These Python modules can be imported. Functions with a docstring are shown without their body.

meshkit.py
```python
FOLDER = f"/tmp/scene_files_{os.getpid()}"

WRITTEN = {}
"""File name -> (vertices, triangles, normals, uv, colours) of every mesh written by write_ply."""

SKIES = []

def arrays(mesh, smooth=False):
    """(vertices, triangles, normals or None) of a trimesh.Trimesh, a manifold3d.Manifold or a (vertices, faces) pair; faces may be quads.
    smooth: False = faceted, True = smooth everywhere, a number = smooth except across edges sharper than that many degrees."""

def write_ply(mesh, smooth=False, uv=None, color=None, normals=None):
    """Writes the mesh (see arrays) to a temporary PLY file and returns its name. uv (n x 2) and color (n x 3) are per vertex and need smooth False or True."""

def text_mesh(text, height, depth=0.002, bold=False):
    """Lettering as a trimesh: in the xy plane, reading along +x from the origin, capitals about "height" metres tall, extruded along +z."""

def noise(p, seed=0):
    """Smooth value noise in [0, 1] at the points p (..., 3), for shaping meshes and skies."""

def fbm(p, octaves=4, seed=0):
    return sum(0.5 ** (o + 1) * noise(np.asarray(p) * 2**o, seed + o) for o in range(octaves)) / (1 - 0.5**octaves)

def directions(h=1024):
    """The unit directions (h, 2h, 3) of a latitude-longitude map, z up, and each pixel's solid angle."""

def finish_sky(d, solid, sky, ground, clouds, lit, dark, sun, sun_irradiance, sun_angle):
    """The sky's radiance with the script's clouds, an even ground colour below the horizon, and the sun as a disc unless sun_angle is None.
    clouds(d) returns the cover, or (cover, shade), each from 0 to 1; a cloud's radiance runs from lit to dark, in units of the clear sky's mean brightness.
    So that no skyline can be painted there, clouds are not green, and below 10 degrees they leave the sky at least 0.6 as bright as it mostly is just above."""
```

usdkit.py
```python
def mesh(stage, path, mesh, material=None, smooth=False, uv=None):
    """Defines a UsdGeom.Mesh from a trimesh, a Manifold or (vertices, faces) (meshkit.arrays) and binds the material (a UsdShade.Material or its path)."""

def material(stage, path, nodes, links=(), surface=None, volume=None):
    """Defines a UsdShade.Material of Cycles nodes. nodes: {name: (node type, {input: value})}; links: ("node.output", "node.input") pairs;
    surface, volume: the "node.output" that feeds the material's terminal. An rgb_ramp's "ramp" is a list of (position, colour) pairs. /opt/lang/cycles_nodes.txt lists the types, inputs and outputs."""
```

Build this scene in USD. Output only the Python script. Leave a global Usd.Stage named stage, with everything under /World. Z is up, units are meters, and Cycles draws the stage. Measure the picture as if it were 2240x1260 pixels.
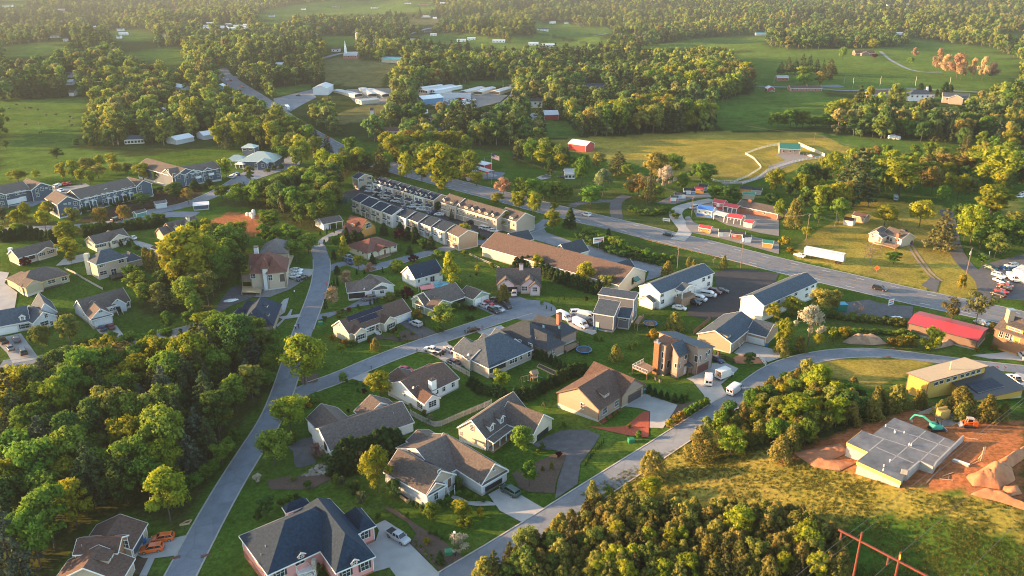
import math,random
import numpy as np,trimesh,usdkit,meshkit
from pxr import Usd,UsdGeom,UsdLux,UsdShade,Gf,Sdf,Vt
from shapely.geometry import Polygon,LineString,Point
from shapely.ops import unary_union
from PIL import Image,ImageDraw
stage=Usd.Stage.CreateInMemory()
UsdGeom.SetStageUpAxis(stage,'Z')
UsdGeom.Xform.Define(stage,'/World')
UsdGeom.Scope.Define(stage,'/World/Looks')
# ------ camera, sky, sun, exposure
CAM_H,FPX,PITCH=102.0,1744.0,math.atan(690/1744)
cam=UsdGeom.Camera.Define(stage,'/World/camera')
cam.AddTranslateOp().Set((0,0,CAM_H));cam.AddRotateXOp().Set(90-math.degrees(PITCH))
cam.CreateHorizontalApertureAttr(36.0);cam.CreateVerticalApertureAttr(20.25)
cam.CreateFocalLengthAttr(36.0*FPX/2240);cam.CreateClippingRangeAttr(Gf.Vec2f(1,60000))
cam.CreateExposureAttr(1.95)
SUN=np.array([-1.0,0.13,0]);SUN/=np.linalg.norm(SUN)
ELEV=math.radians(8.6)
SUNDIR=np.array([*(SUN[:2]*math.cos(ELEV)),math.sin(ELEV)])
usdkit.material(stage,'/World/Looks/sky_light',{'s':('sky_texture',{'sky_type':'single_scattering','sun_disc':False,'sun_elevation':ELEV,'sun_rotation':math.atan2(SUN[0],SUN[1])}),'b':('background_shader',{'strength':0.125})},[('s.color','b.color')],surface='b.background')
dome=UsdLux.DomeLight.Define(stage,'/World/sky')
UsdShade.MaterialBindingAPI.Apply(dome.GetPrim()).Bind(UsdShade.Material.Get(stage,'/World/Looks/sky_light'))
dome.GetPrim().SetCustomDataByKey('kind','structure')
sun=UsdLux.DistantLight.Define(stage,'/World/sun')
sun.CreateIntensityAttr(1.25);sun.CreateNormalizeAttr(True);sun.CreateAngleAttr(0.5)
sun.CreateColorAttr(Gf.Vec3f(1.0,0.585,0.28))
_q=Gf.Rotation(Gf.Vec3d(0,0,-1),Gf.Vec3d(*map(float,-SUNDIR)))
sun.AddTransformOp().Set(Gf.Matrix4d().SetRotate(_q))
# ------ prims, names, tags
_used={}
def numbered(parent,name):
 k=(parent,name);n=_used.get(k,0);_used[k]=n+1
 return f'{parent}/{name}' if n==0 else f'{parent}/{name}_{n:03d}'
def tag(p,label=None,cat=None,group=None,kind=None):
 p=p.GetPrim()if hasattr(p,'GetPrim')else p
 for k,v in(('label',label),('category',cat),('group',group),('kind',kind)):
  if v:p.SetCustomDataByKey(k,v)
 return p
def path_of(p):return '/World' if p is None else(p if isinstance(p,str)else str(p.GetPath()))
def xf(name,loc=(0,0,0),rz=0,label=None,cat=None,group=None,kind=None,parent=None,scale=None):
 x=UsdGeom.Xform.Define(stage,numbered(path_of(parent),name))
 x.AddTranslateOp().Set(tuple(map(float,loc)))
 if rz:x.AddRotateZOp().Set(math.degrees(rz))
 if scale is not None:x.AddScaleOp().Set(Gf.Vec3f(*map(float,scale)))
 return tag(x,label,cat,group,kind)
def obj(name,mesh,mat,parent=None,label=None,cat=None,group=None,kind=None,smooth=False):
 if isinstance(mesh,list):mesh=join(mesh)
 m=usdkit.mesh(stage,numbered(path_of(parent),name),mesh,mat,smooth=smooth)
 return tag(m,label,cat,group,kind)
def raw(name,v,f,n,mat,parent=None,col=None):
 m=UsdGeom.Mesh.Define(stage,numbered(path_of(parent),name))
 m.CreatePointsAttr(Vt.Vec3fArray.FromNumpy(np.ascontiguousarray(v,np.float32)))
 m.CreateFaceVertexCountsAttr(Vt.IntArray.FromNumpy(np.full(len(f),3,np.int32)))
 m.CreateFaceVertexIndicesAttr(Vt.IntArray.FromNumpy(np.ascontiguousarray(f,np.int32).ravel()))
 m.CreateSubdivisionSchemeAttr('none')
 if n is not None:
  m.CreateNormalsAttr(Vt.Vec3fArray.FromNumpy(np.ascontiguousarray(n,np.float32)));m.SetNormalsInterpolation('vertex')
 if col is not None:
  UsdGeom.PrimvarsAPI(m).CreatePrimvar('ground_color',Sdf.ValueTypeNames.Color3fArray,'vertex').Set(Vt.Vec3fArray.FromNumpy(np.ascontiguousarray(col,np.float32)))
 UsdShade.MaterialBindingAPI.Apply(m.GetPrim()).Bind(mat)
 return m.GetPrim()
def copy_of(cls,name,loc,rz=0,scale=None,label=None,cat=None,group=None):
 p=xf(name,loc,rz,label,cat,group,scale=scale)
 p.GetReferences().AddInternalReference(cls);p.SetInstanceable(True)
 return p
stage.CreateClassPrim('/World/kinds')
# ------ mesh helpers
def join(ms):
 vs,fs,n=[],[],0
 for m in ms:
  v,f=(m.vertices,m.faces)if hasattr(m,'vertices')else m
  v=np.asarray(v,float);f=np.asarray(f,int)
  if f.shape[1]==4:f=np.vstack([f[:,[0,1,2]],f[:,[0,2,3]]])
  vs.append(v);fs.append(f+n);n+=len(v)
 return np.vstack(vs),np.vstack(fs)
_BF=np.array([[0,2,1],[0,3,2],[4,5,6],[4,6,7],[0,1,5],[0,5,4],[1,2,6],[1,6,5],[2,3,7],[2,7,6],[3,0,4],[3,4,7]])
def box(x0,x1,y0,y1,z0,z1):
 return np.array([[x0,y0,z0],[x1,y0,z0],[x1,y1,z0],[x0,y1,z0],[x0,y0,z1],[x1,y0,z1],[x1,y1,z1],[x0,y1,z1]],float),_BF
def hexa(p8):return np.array(p8,float),_BF
def bar(a,b,w,h=None,up=(0,0,1)):
 a,b=np.array(a,float),np.array(b,float);h=h or w
 t=(b-a)/max(np.linalg.norm(b-a),1e-9);u=np.array(up,float)
 if abs(t@u)>.95:u=np.array([1.0,0,0])
 s=np.cross(t,u);s/=np.linalg.norm(s);u=np.cross(s,t)
 q=[-s*w/2-u*h/2,s*w/2-u*h/2,s*w/2+u*h/2,-s*w/2+u*h/2]
 return hexa([a+k for k in q]+[b+k for k in q])
def cyl(a,b,r0,r1=None,n=8):
 a,b=np.array(a,float),np.array(b,float);r1=r0 if r1 is None else r1
 t=(b-a)/np.linalg.norm(b-a);u=np.array([0,0,1.0])if abs(t[2])<.9 else np.array([1.0,0,0])
 s=np.cross(t,u);s/=np.linalg.norm(s);u=np.cross(s,t)
 k=np.arange(n)*2*math.pi/n;d=np.cos(k)[:,None]*s+np.sin(k)[:,None]*u
 v=np.vstack([a+d*r0,b+d*r1,a,b]);i=np.arange(n);j=(i+1)%n
 f=np.vstack([np.c_[i,j,j+n],np.c_[i,j+n,i+n],np.c_[j,i,np.full(n,2*n)],np.c_[i+n,j+n,np.full(n,2*n+1)]])
 return v,f[:,::-1]
def lathe(prof,n=12,c=(0,0,0)):
 r,z=np.array(prof,float).T;k=np.arange(n)*2*math.pi/n
 v=np.stack([r[:,None]*np.cos(k),r[:,None]*np.sin(k),np.repeat(z[:,None],n,1)],-1).reshape(-1,3)+c
 f=[]
 for i in range(len(r)-1):
  for j in range(n):
   a,b=i*n+j,i*n+(j+1)%n
   f+=[[a,b,b+n],[a,b+n,a+n]]
 return v,np.array(f)
def prism(poly,z0,z1):
 m=trimesh.creation.extrude_polygon(Polygon(poly)if not isinstance(poly,Polygon)else poly,z1-z0,engine='earcut')
 m.apply_translation([0,0,z0]);return np.array(m.vertices),np.array(m.faces)
def moved(m,loc=(0,0,0),rz=0,s=1):
 v,f=m;c,k=math.cos(rz),math.sin(rz);v=np.asarray(v,float)*s
 return np.c_[v[:,0]*c-v[:,1]*k,v[:,0]*k+v[:,1]*c,v[:,2]]+np.array(loc,float),f
# ------ materials
_mats={}
def mat(name,col,rough=.8,var=.15,scale=1.0,bump=0,metal=0,spec=.5,col2=None,detail=4,bscale=None,stretch=None,coat=0):
 """base colour varied by a noise in object space; col2 is the colour the noise runs to"""
 if name in _mats:return _mats[name]
 c=np.array(col,float);lo=c*(1-var)if col2 is None else c;hi=np.minimum(c*(1+var),1)if col2 is None else np.array(col2,float)
 n={'g':('texture_coordinate',{}),'n':('noise_texture',{'scale':scale,'detail':float(detail),'roughness':.6}),'r':('rgb_ramp',{'ramp':[(.3,lo),(.7,hi)]}),'p':('principled_bsdf',{'roughness':rough,'metallic':metal,'specular_ior_level':spec,'coat_weight':coat})}
 l=[('n.fac','r.fac'),('r.color','p.base_color')]
 if stretch is not None:
  n['m']=('mapping',{'scale':stretch});l+=[('g.object','m.vector'),('m.vector','n.vector')]
 else:l+=[('g.object','n.vector')]
 if bump:
  n['bn']=('noise_texture',{'scale':bscale or scale*6,'detail':3.0});n['b']=('bump',{'strength':bump,'distance':.05})
  l+=[('g.object','bn.vector'),('bn.fac','b.height'),('b.normal','p.normal')]
 _mats[name]=usdkit.material(stage,f'/World/Looks/{name}',n,l,surface='p.BSDF')
 return _mats[name]
def mglass(name,col=(.02,.028,.035)):
 if name not in _mats:
  _mats[name]=usdkit.material(stage,f'/World/Looks/{name}',{'p':('principled_bsdf',{'base_color':col,'roughness':.06,'specular_ior_level':.8})},surface='p.BSDF')
 return _mats[name]
def mleaf(name,col,col2,trans=.35,scale=.35,rnd=.25):
 if name not in _mats:
  a,b=np.array(col,float),np.array(col2,float)
  _mats[name]=usdkit.material(stage,f'/World/Looks/{name}',{'g':('geometry',{}),'o':('object_info',{}),'n':('noise_texture',{'scale':scale,'detail':3.0}),'r':('rgb_ramp',{'ramp':[(.3,a),(.7,b)]}),'h':('hsv',{'saturation':1.0,'fac':1.0}),'mh':('map_range',{'from_min':0.,'from_max':1.,'to_min':.5-.03*rnd/.25,'to_max':.5+.02*rnd/.25}),'wn':('white_noise_texture',{'dimensions':'1D'}),'mv':('map_range',{'from_min':0.,'from_max':1.,'to_min':1-rnd,'to_max':1+rnd}),'d':('diffuse_bsdf',{}),'t':('translucent_bsdf',{}),'x':('mix_closure',{'fac':trans})},[('g.position','n.vector'),('n.fac','r.fac'),('r.color','h.color'),('o.random','mh.value'),('mh.result','h.hue'),('o.random','wn.w'),('wn.value','mv.value'),('mv.result','h.value'),('h.color','d.color'),('h.color','t.color'),('d.BSDF','x.closure1'),('t.BSDF','x.closure2')],surface='x.closure')
 return _mats[name]
# ------ terrain
def sstep(a,b,x):
 t=np.clip((np.asarray(x,float)-a)/(b-a),0,1);return t*t*(3-2*t)
def gauss(x,y,cx,cy,sx,sy=None,rot=0):
 sy=sy or sx;dx,dy=x-cx,y-cy;c,s=math.cos(rot),math.sin(rot)
 return np.exp(-.5*(((dx*c+dy*s)/sx)**2+((-dx*s+dy*c)/sy)**2))
def height_formula(x,y):
 p=np.stack([x,y,np.zeros_like(x)],-1)
 d=np.hypot(x,y)
 far=sstep(420,1300,d)
 h=far*52*(meshkit.fbm(p/620.+3.7,3,5)-.5)
 h=h+sstep(600,1600,d)*30*(meshkit.fbm(p/210.+9.1,2,8)-.5)
 h=h+1.2*(meshkit.fbm(p/70.,2,2)-.5)*sstep(150,420,d)
 h=h+sstep(1900,4200,d)*75+sstep(4200,7000,d)*120
 h=h+15*gauss(x,y,104,122,48,38)-6*gauss(x,y,-125,150,48,70)
 h=h+5.0*gauss(x,y,-160,330,70,70)
 return h
def axis_spacing(lo,hi,step,far,grow=1.09):
 v=list(np.arange(lo,hi+1e-6,step));s=step
 while v[-1]<far:s=min(s*grow,130);v.append(v[-1]+s)
 s=step;w=[lo]
 while w[-1]>-far:s=min(s*grow,200);w.append(w[-1]-s)
 return np.array(w[:0:-1]+v)
GX=axis_spacing(-190,200,2.0,7000);GY=axis_spacing(90,430,2.0,9000,1.035);GY=GY[GY>-2500]
_gx,_gy=np.meshgrid(GX,GY,indexing='xy')
GZ=height_formula(_gx,_gy)
def H(x,y):
 x,y=np.asarray(x,float),np.asarray(y,float)
 i=np.clip(np.searchsorted(GX,x)-1,0,len(GX)-2);j=np.clip(np.searchsorted(GY,y)-1,0,len(GY)-2)
 u=np.clip((x-GX[i])/(GX[i+1]-GX[i]),0,1);v=np.clip((y-GY[j])/(GY[j+1]-GY[j]),0,1)
 a,b,c,d=GZ[j,i],GZ[j,i+1],GZ[j+1,i],GZ[j+1,i+1]
 return np.where(u>v,a+u*(b-a)+v*(d-b),a+v*(c-a)+u*(d-c))
EYE=np.array([0,0,CAM_H]);FWD=np.array([0,math.cos(PITCH),-math.sin(PITCH)]);UPV=np.array([0,math.sin(PITCH),math.cos(PITCH)])
def ray(px,py):return FWD+np.array([1.0,0,0])*(px-1120)/FPX-UPV*(py-630)/FPX
_T=np.concatenate([np.arange(60,500,1.5),500*1.006**np.arange(0,480)])
def Q(px,py,h=0.0):
 """the point h metres above the ground that pixel (px, py) of the 2240 x 1260 photograph shows"""
 d=ray(px,py);pts=EYE+d*_T[:,None]
 g=pts[:,2]-H(pts[:,0],pts[:,1])-h
 k=np.nonzero(g<0)[0]
 if len(k)==0 or k[0]==0:return pts[-1]
 a,b=_T[k[0]-1],_T[k[0]];ga,gb=g[k[0]-1],g[k[0]]
 for _ in range(3):
  t=a+(b-a)*ga/(ga-gb);p=EYE+d*t;gt=p[2]-float(H(p[0],p[1]))-h
  if gt>0:a,ga=t,gt
  else:b,gb=t,gt
 return EYE+d*t
def on_plane(px,py,z):
 d=ray(px,py);return EYE+d*(z-CAM_H)/d[2]
def pix(p):
 p=np.atleast_2d(np.asarray(p,float))-EYE
 z=p@FWD;zz=np.where(z>1,z,1)
 return np.c_[1120+FPX*p[:,0]/zz,630-FPX*(p@UPV)/zz],z
def ground(p):return np.array([p[0],p[1],float(H(p[0],p[1]))])
RX={'0':0,'1':560,'2':1120,'3':1680};RY={'0':0,'3':320,'6':620,'9':940}
def Z(reg,x,y):
 if not isinstance(reg,str):return(reg[0]+x/reg[2],reg[1]+y/reg[2])
 return(RX[reg[1]]+x/3.9375,RY[reg[0]]+y/3.9375)
def ZL(reg,pts):return[Z(reg,*p)for p in pts]
def world_poly(pts,h=0.0):return np.array([Q(*p,h)[:2]for p in pts])
# ------ land cover: what grows or lies where (measured in the photograph, laid on the ground)
FIELDS=[('pasture',[(0,0),(62,0),(56,10),(0,16)]),('pasture',[(560,48),(600,40),(640,44),(600,56)]),('pasture',[(1290,84),(1340,88),(1330,98),(1280,98)]),('pasture',[(0,222),(60,218),(130,215),(200,210),(205,225),(185,250),(187,290),(180,310),(150,322),(240,335),(300,345),(310,352),(180,380),(30,395),(0,400)]),('pasture',[(0,104),(70,95),(150,92),(155,104),(100,124),(0,126)]),('pasture',[(247,118),(330,108),(400,102),(412,130),(405,146),(345,140),(300,128)]),('pasture',[(580,25),(640,8),(760,2),(935,2),(960,20),(900,28),(820,33),(700,35),(560,45)]),('pasture',[(230,68),(300,62),(345,75),(340,90),(260,92),(225,80)]),('pasture',[(695,79),(780,80),(785,99),(720,104)]),('meadow',[(700,130),(760,127),(840,137),(875,142),(840,165),(835,188),(760,188),(705,178)]),('pasture',[(598,193),(685,183),(690,195),(605,210)]),('meadow',[(728,254),(790,233),(845,226),(840,250),(790,267),(735,275)]),('meadow',[(890,43),(965,41),(960,55),(900,56)]),('pasture',[(890,78),(1000,73),(1120,90),(1120,108),(1040,104),(930,92)]),('pasture',[(1165,46),(1350,64),(1310,84),(1280,92),(1230,80),(1175,72)]),('pasture',[(1120,78),(1200,80),(1235,90),(1300,96),(1280,103),(1120,108)]),('pasture',[(1385,104),(1550,82),(1680,76),(1680,108),(1600,114),(1570,102),(1400,108)]),('pasture',[(1600,118),(1680,108),(1750,106),(1850,108),(1920,105),(2000,100),(1985,80),(2060,92),(2160,105),(2240,135),(2240,170),(2190,182),(2130,205),(2050,222),(1990,212),(1960,195),(1900,205),(1840,195),(1800,205),(1860,225),(1870,240),(1800,245),(1830,258),(1790,275),(1680,285),(1590,287),(1560,268),(1560,225),(1640,205),(1652,180),(1642,150)]),('pasture',[(2183,74),(2240,73),(2240,90),(2210,88)]),('golden',[(1180,310),(1290,300),(1450,293),(1560,287),(1680,292),(1780,290),(1900,300),(2000,310),(2030,320),(2020,338),(1960,345),(1900,340),(1850,340),(1800,350),(1760,365),(1720,378),(1640,392),(1560,397),(1500,395),(1420,370),(1380,355),(1330,355),(1260,335),(1200,330)]),('pasture',[(1790,292),(1900,300),(2000,310),(2030,320),(2020,338),(1960,345),(1900,338),(1850,320)]),('pasture',[(1185,263),(1240,266),(1265,290),(1270,303),(1180,302)]),('pasture',[(975,195),(1040,176),(1120,176),(1110,188),(1045,190),(1000,198)]),('lawn',[(985,322),(1060,330),(1120,348),(1120,362),(1085,358),(1040,350)]),('lawn',[(1150,370),(1260,378),(1310,395),(1390,395),(1400,420),(1330,425),(1290,430),(1200,410)]),('rough',[(1155,415),(1290,400),(1420,440),(1490,470),(1480,530),(1350,495),(1210,455)]),('golden',[(1740,545),(1790,505),(1850,470),(1900,430),(1960,440),(2060,450),(2075,470),(2060,530),(2000,560),(2030,640),(2010,632),(1740,565)]),('golden',[(2060,530),(2090,560),(2150,600),(2145,655),(2040,645),(2000,560)]),('golden',[(2180,430),(2240,425),(2240,480),(2200,470)]),]
NEAR=[('rough',[(1255,490),(1660,600),(1650,640),(1560,585),(1440,575),(1330,530),(1250,505)]),('rough',[(1790,690),(1860,685),(2010,720),(2100,730),(2130,745),(2060,760),(1950,762),(1840,755),(1770,760)]),('mulch',[(170,480),(330,425),(400,395),(440,400),(440,440),(350,460),(200,490)]),('dirt',[(455,490),(500,465),(570,470),(590,490),(560,520),(520,505),(470,497)]),('floor',[(0,800),(90,805),(130,775),(230,752),(330,748),(400,722),(440,700),(520,708),(590,745),(606,800),(590,860),(545,910),(480,1000),(420,1110),(390,1160),(330,1140),(300,1120),(210,1140),(160,1190),(120,1262),(0,1262)]),('floor',[(370,560),(440,500),(500,500),(545,540),(530,570),(490,630),(465,680),(400,680),(300,690),(330,640),(380,620)]),('floor',[(470,450),(500,430),(700,380),(760,350),(830,340),(960,330),(1040,395),(1000,405),(850,385),(770,375),(720,430),(735,460),(700,510),(640,500),(600,465),(540,455)]),('floor',[(0,480),(60,480),(160,485),(330,485),(330,500),(180,515),(20,530),(0,530)]),('golden',[(1260,1085),(1400,1010),(1500,970),(1700,975),(1800,1000),(1880,1040),(2060,1080),(2240,1090),(2240,1262),(1700,1262),(1300,1262)]),('lawn',[(1850,1125),(2060,1130),(2240,1180),(2240,1262),(1850,1262)]),('floor',[(985,1262),(1060,1200),(1150,1145),(1250,1092),(1330,1085),(1450,1090),(1600,1095),(1750,1110),(1830,1150),(1850,1262)]),('floor',[(1500,960),(1570,895),(1650,850),(1700,812),(1780,800),(1830,835),(1900,872),(1990,875),(2100,885),(2240,905),(2240,930),(2080,925),(1990,895),(1870,935),(1800,965),(1720,1005),(1690,985),(1600,990),(1510,985)]),('golden',[(1740,810),(1800,790),(1900,783),(2050,790),(1960,830),(1900,850),(1830,830)]),('dirt',[(1690,1010),(1800,965),(1870,938),(1990,895),(2080,922),(2240,925),(2240,1105),(2110,1075),(1990,1065),(1880,1040),(1800,1010)]),]
SW,SH=1120,630
CLS={'wood':0,'pasture':1,'meadow':2,'golden':3,'lawn':4,'rough':5,'mulch':6,'dirt':7,'floor':8}
COL=np.array([(.05,.07,.02),(.088,.155,.03),(.15,.15,.06),(.29,.245,.05),(.062,.118,.018),(.075,.105,.025),(.07,.05,.035),(.34,.135,.06),(.065,.075,.022)])
im=Image.new('L',(SW,SH),4);dr=ImageDraw.Draw(im)
dr.polygon([(0,0),(1120,0),(1120,150),(700,158),(600,165),(500,165),(360,150),(300,150),(150,172),(0,165)],fill=0)
for c,p in FIELDS+NEAR:dr.polygon([(x/2,y/2)for x,y in p],fill=CLS[c])
COVER=np.asarray(im)
def cover_at(x,y,z=None):
 x,y=np.atleast_1d(x).astype(float),np.atleast_1d(y).astype(float)
 uv,zc=pix(np.stack([x,y,H(x,y)if z is None else z],-1))
 i=np.round(uv/2).astype(int)
 ins=(i[:,0]>=0)&(i[:,0]<SW)&(i[:,1]>=0)&(i[:,1]<SH)&(zc>1)
 nz=meshkit.fbm(np.stack([x,y,0*x],-1)/260.,3,21)
 out=np.where(nz>.56,1,0)
 out[ins]=COVER[i[ins,1],i[ins,0]]
 return out,ins
gx,gy,gz=_gx.ravel(),_gy.ravel(),GZ.ravel()
cls,_=cover_at(gx,gy,gz)
gcol=COL[cls]
gp=np.stack([gx,gy,0*gx],-1)
tone=meshkit.fbm(gp/28.,4,31)[:,None];tone2=meshkit.fbm(gp/9.,3,37)[:,None]
gcol=gcol*(.72+.56*tone)*(.85+.3*tone2)
dry=np.clip((meshkit.fbm(gp/17.,4,41)[:,None]-.52)*5,0,1)*np.isin(cls,(1,2,3,4,5))[:,None]
dk=np.where(np.isin(cls,(2,3)),.45,.16)[:,None];gcol=gcol*(1-dk*dry)+np.array([.19,.16,.06])*dk*dry
nx_,ny_=len(GX),len(GY)
jj,ii=np.meshgrid(np.arange(ny_-1),np.arange(nx_-1),indexing='ij');a=(jj*nx_+ii).ravel()
gf=np.vstack([np.c_[a,a+1,a+nx_+1],np.c_[a,a+nx_+1,a+nx_]])
dzx=np.gradient(GZ,GX,axis=1).ravel();dzy=np.gradient(GZ,GY,axis=0).ravel()
gn=np.stack([-dzx,-dzy,np.ones_like(dzx)],-1);gn/=np.linalg.norm(gn,axis=1,keepdims=True)
_mats['turf']=usdkit.material(stage,'/World/Looks/turf',{'a':('attribute',{'attribute':'ground_color'}),'g':('geometry',{}),'n':('noise_texture',{'scale':1.1,'detail':5.0,'roughness':.7}),'r':('rgb_ramp',{'ramp':[(.25,(.45,.45,.45)),(.75,(1.5,1.5,1.5))]}),'n2':('noise_texture',{'scale':.13,'detail':4.0,'roughness':.6}),'r2':('rgb_ramp',{'ramp':[(.3,(.75,.8,.7)),(.7,(1.25,1.2,1.2))]}),'m':('mix',{'mix_type':'multiply','fac':1.0}),'m2':('mix',{'mix_type':'multiply','fac':1.0}),'b':('bump',{'strength':.7,'distance':.25}),'d':('diffuse_bsdf',{})},[('g.position','n.vector'),('g.position','n2.vector'),('n.fac','r.fac'),('n2.fac','r2.fac'),('a.color','m.color1'),('r.color','m.color2'),('m.color','m2.color1'),('r2.color','m2.color2'),('m2.color','d.color'),('n.fac','b.height'),('b.normal','d.normal')],surface='d.BSDF')
tag(raw('ground',np.c_[gx,gy,gz],gf,gn,_mats['turf'],col=gcol),kind='structure')
# ------ surfaces draped over the ground
def mroad(name,lo,hi):
 _mats[name]=usdkit.material(stage,'/World/Looks/'+name,{'g':('geometry',{}),'n':('noise_texture',{'scale':.35,'detail':8.0,'roughness':.7}),'r':('rgb_ramp',{'ramp':[(.3,lo),(.7,hi)]}),'v':('voronoi_texture',{'scale':.07}),'vr':('rgb_ramp',{'ramp':[(0,(.82,.82,.82)),(.5,(1,1,1)),(1,(1.1,1.1,1.1))]}),'sv':('separate_color',{}),'mp':('mix',{'mix_type':'multiply','fac':.55}),'dn':('noise_texture',{'scale':.6,'detail':3.0}),'ad':('mix',{'mix_type':'add','fac':1.0}),'c':('voronoi_texture',{'scale':.16,'feature':'distance_to_edge'}),'cr':('rgb_ramp',{'ramp':[(0,(.55,.55,.56)),(.012,(.72,.72,.72)),(.03,(1,1,1)),(1,(1,1,1))]}),'mc':('mix',{'mix_type':'multiply','fac':.35}),'f':('noise_texture',{'scale':9.0,'detail':3.0}),'b':('bump',{'strength':.15,'distance':.05}),'p':('principled_bsdf',{'roughness':.9,'specular_ior_level':.3})},[('g.position','n.vector'),('n.fac','r.fac'),('g.position','v.vector'),('v.color','sv.color'),('sv.r','vr.fac'),('r.color','mp.color1'),('vr.color','mp.color2'),('g.position','dn.vector'),('g.position','ad.color1'),('dn.color','ad.color2'),('ad.color','c.vector'),('c.distance','cr.fac'),('mp.color','mc.color1'),('cr.color','mc.color2'),('mc.color','p.base_color'),('g.position','f.vector'),('f.fac','b.height'),('b.normal','p.normal')],surface='p.BSDF')
 return _mats[name]
asphalt=mroad('street_asphalt',(.155,.182,.218),(.22,.248,.285));asphalt_hw=mroad('main_road_asphalt',(.14,.155,.178),(.205,.218,.24))
asphalt_new=mat('new_asphalt',(.026,.026,.03),.85,scale=.4,col2=(.04,.04,.045),bump=.15,bscale=9)
asphalt_old=mat('old_asphalt',(.075,.077,.085),.92,scale=.6,col2=(.12,.122,.13),bump=.3,bscale=5,detail=7)
concrete=mat('concrete',(.33,.33,.32),.88,scale=.3,col2=(.43,.425,.41),bump=.1,bscale=8,detail=6)
kerbmat=mat('kerb_concrete',(.33,.31,.28),.9,scale=1.5,col2=(.45,.42,.38))
gravel=mat('gravel',(.16,.155,.15),.95,scale=2.5,col2=(.27,.26,.25),bump=.5,bscale=14)
mulch=mat('mulch',(.075,.05,.035),.95,scale=2.5,col2=(.13,.09,.065),bump=.6,bscale=10)
redmulch=mat('red_mulch',(.30,.055,.025),.95,scale=2.5,col2=(.42,.10,.05),bump=.6,bscale=10)
dirt=mat('red_dirt',(.27,.105,.05),.95,scale=.5,col2=(.42,.20,.10),bump=.8,bscale=3,detail=7)
tandirt=mat('tan_dirt',(.26,.17,.11),.95,scale=.6,col2=(.38,.27,.18),bump=.7,bscale=3,detail=7)
white_line=mat('white_road_paint',(.62,.62,.6),.7,scale=3)
yellow_line=mat('yellow_road_paint',(.5,.33,.06),.7,scale=3)
LIFT={}
def lift():
 LIFT['n']=LIFT.get('n',0)+1
 return.05+.0009*LIFT['n']
def drape(name,xy,m,kind='structure',off=None,size=3.0,parent=None,label=None,cat=None,holes=()):
 pg=Polygon(xy,holes)if not isinstance(xy,Polygon)else xy
 if not pg.is_valid:pg=pg.buffer(0)
 if hasattr(pg,'geoms'):pg=max(pg.geoms,key=lambda g:g.area)
 v,f=trimesh.creation.triangulate_polygon(pg,engine='earcut')
 v=np.c_[v,np.zeros(len(v))]
 v,f=trimesh.remesh.subdivide_to_size(v,f,size,max_iter=12)
 v[:,2]=H(v[:,0],v[:,1])+(lift()if off is None else off)
 e1,e2=v[f[:,1]]-v[f[:,0]],v[f[:,2]]-v[f[:,0]]
 fl=np.cross(e1,e2)[:,2]<0;f[fl]=f[fl][:,::-1]
 return obj(name,(v,f),m,parent,label,cat,kind=kind)
def chaikin(p,n=3):
 p=np.array(p,float)
 for _ in range(n):
  q=np.empty((2*len(p)-2,p.shape[1]));q[0::2]=.75*p[:-1]+.25*p[1:];q[1::2]=.25*p[:-1]+.75*p[1:]
  p=np.vstack([p[:1],q,p[-1:]])
 return p
def resample(p,step):
 d=np.r_[0,np.cumsum(np.linalg.norm(np.diff(p,axis=0),axis=1))];n=max(2,int(d[-1]/step)+1);s=np.linspace(0,d[-1],n)
 return np.c_[np.interp(s,d,p[:,0]),np.interp(s,d,p[:,1])]
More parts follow.
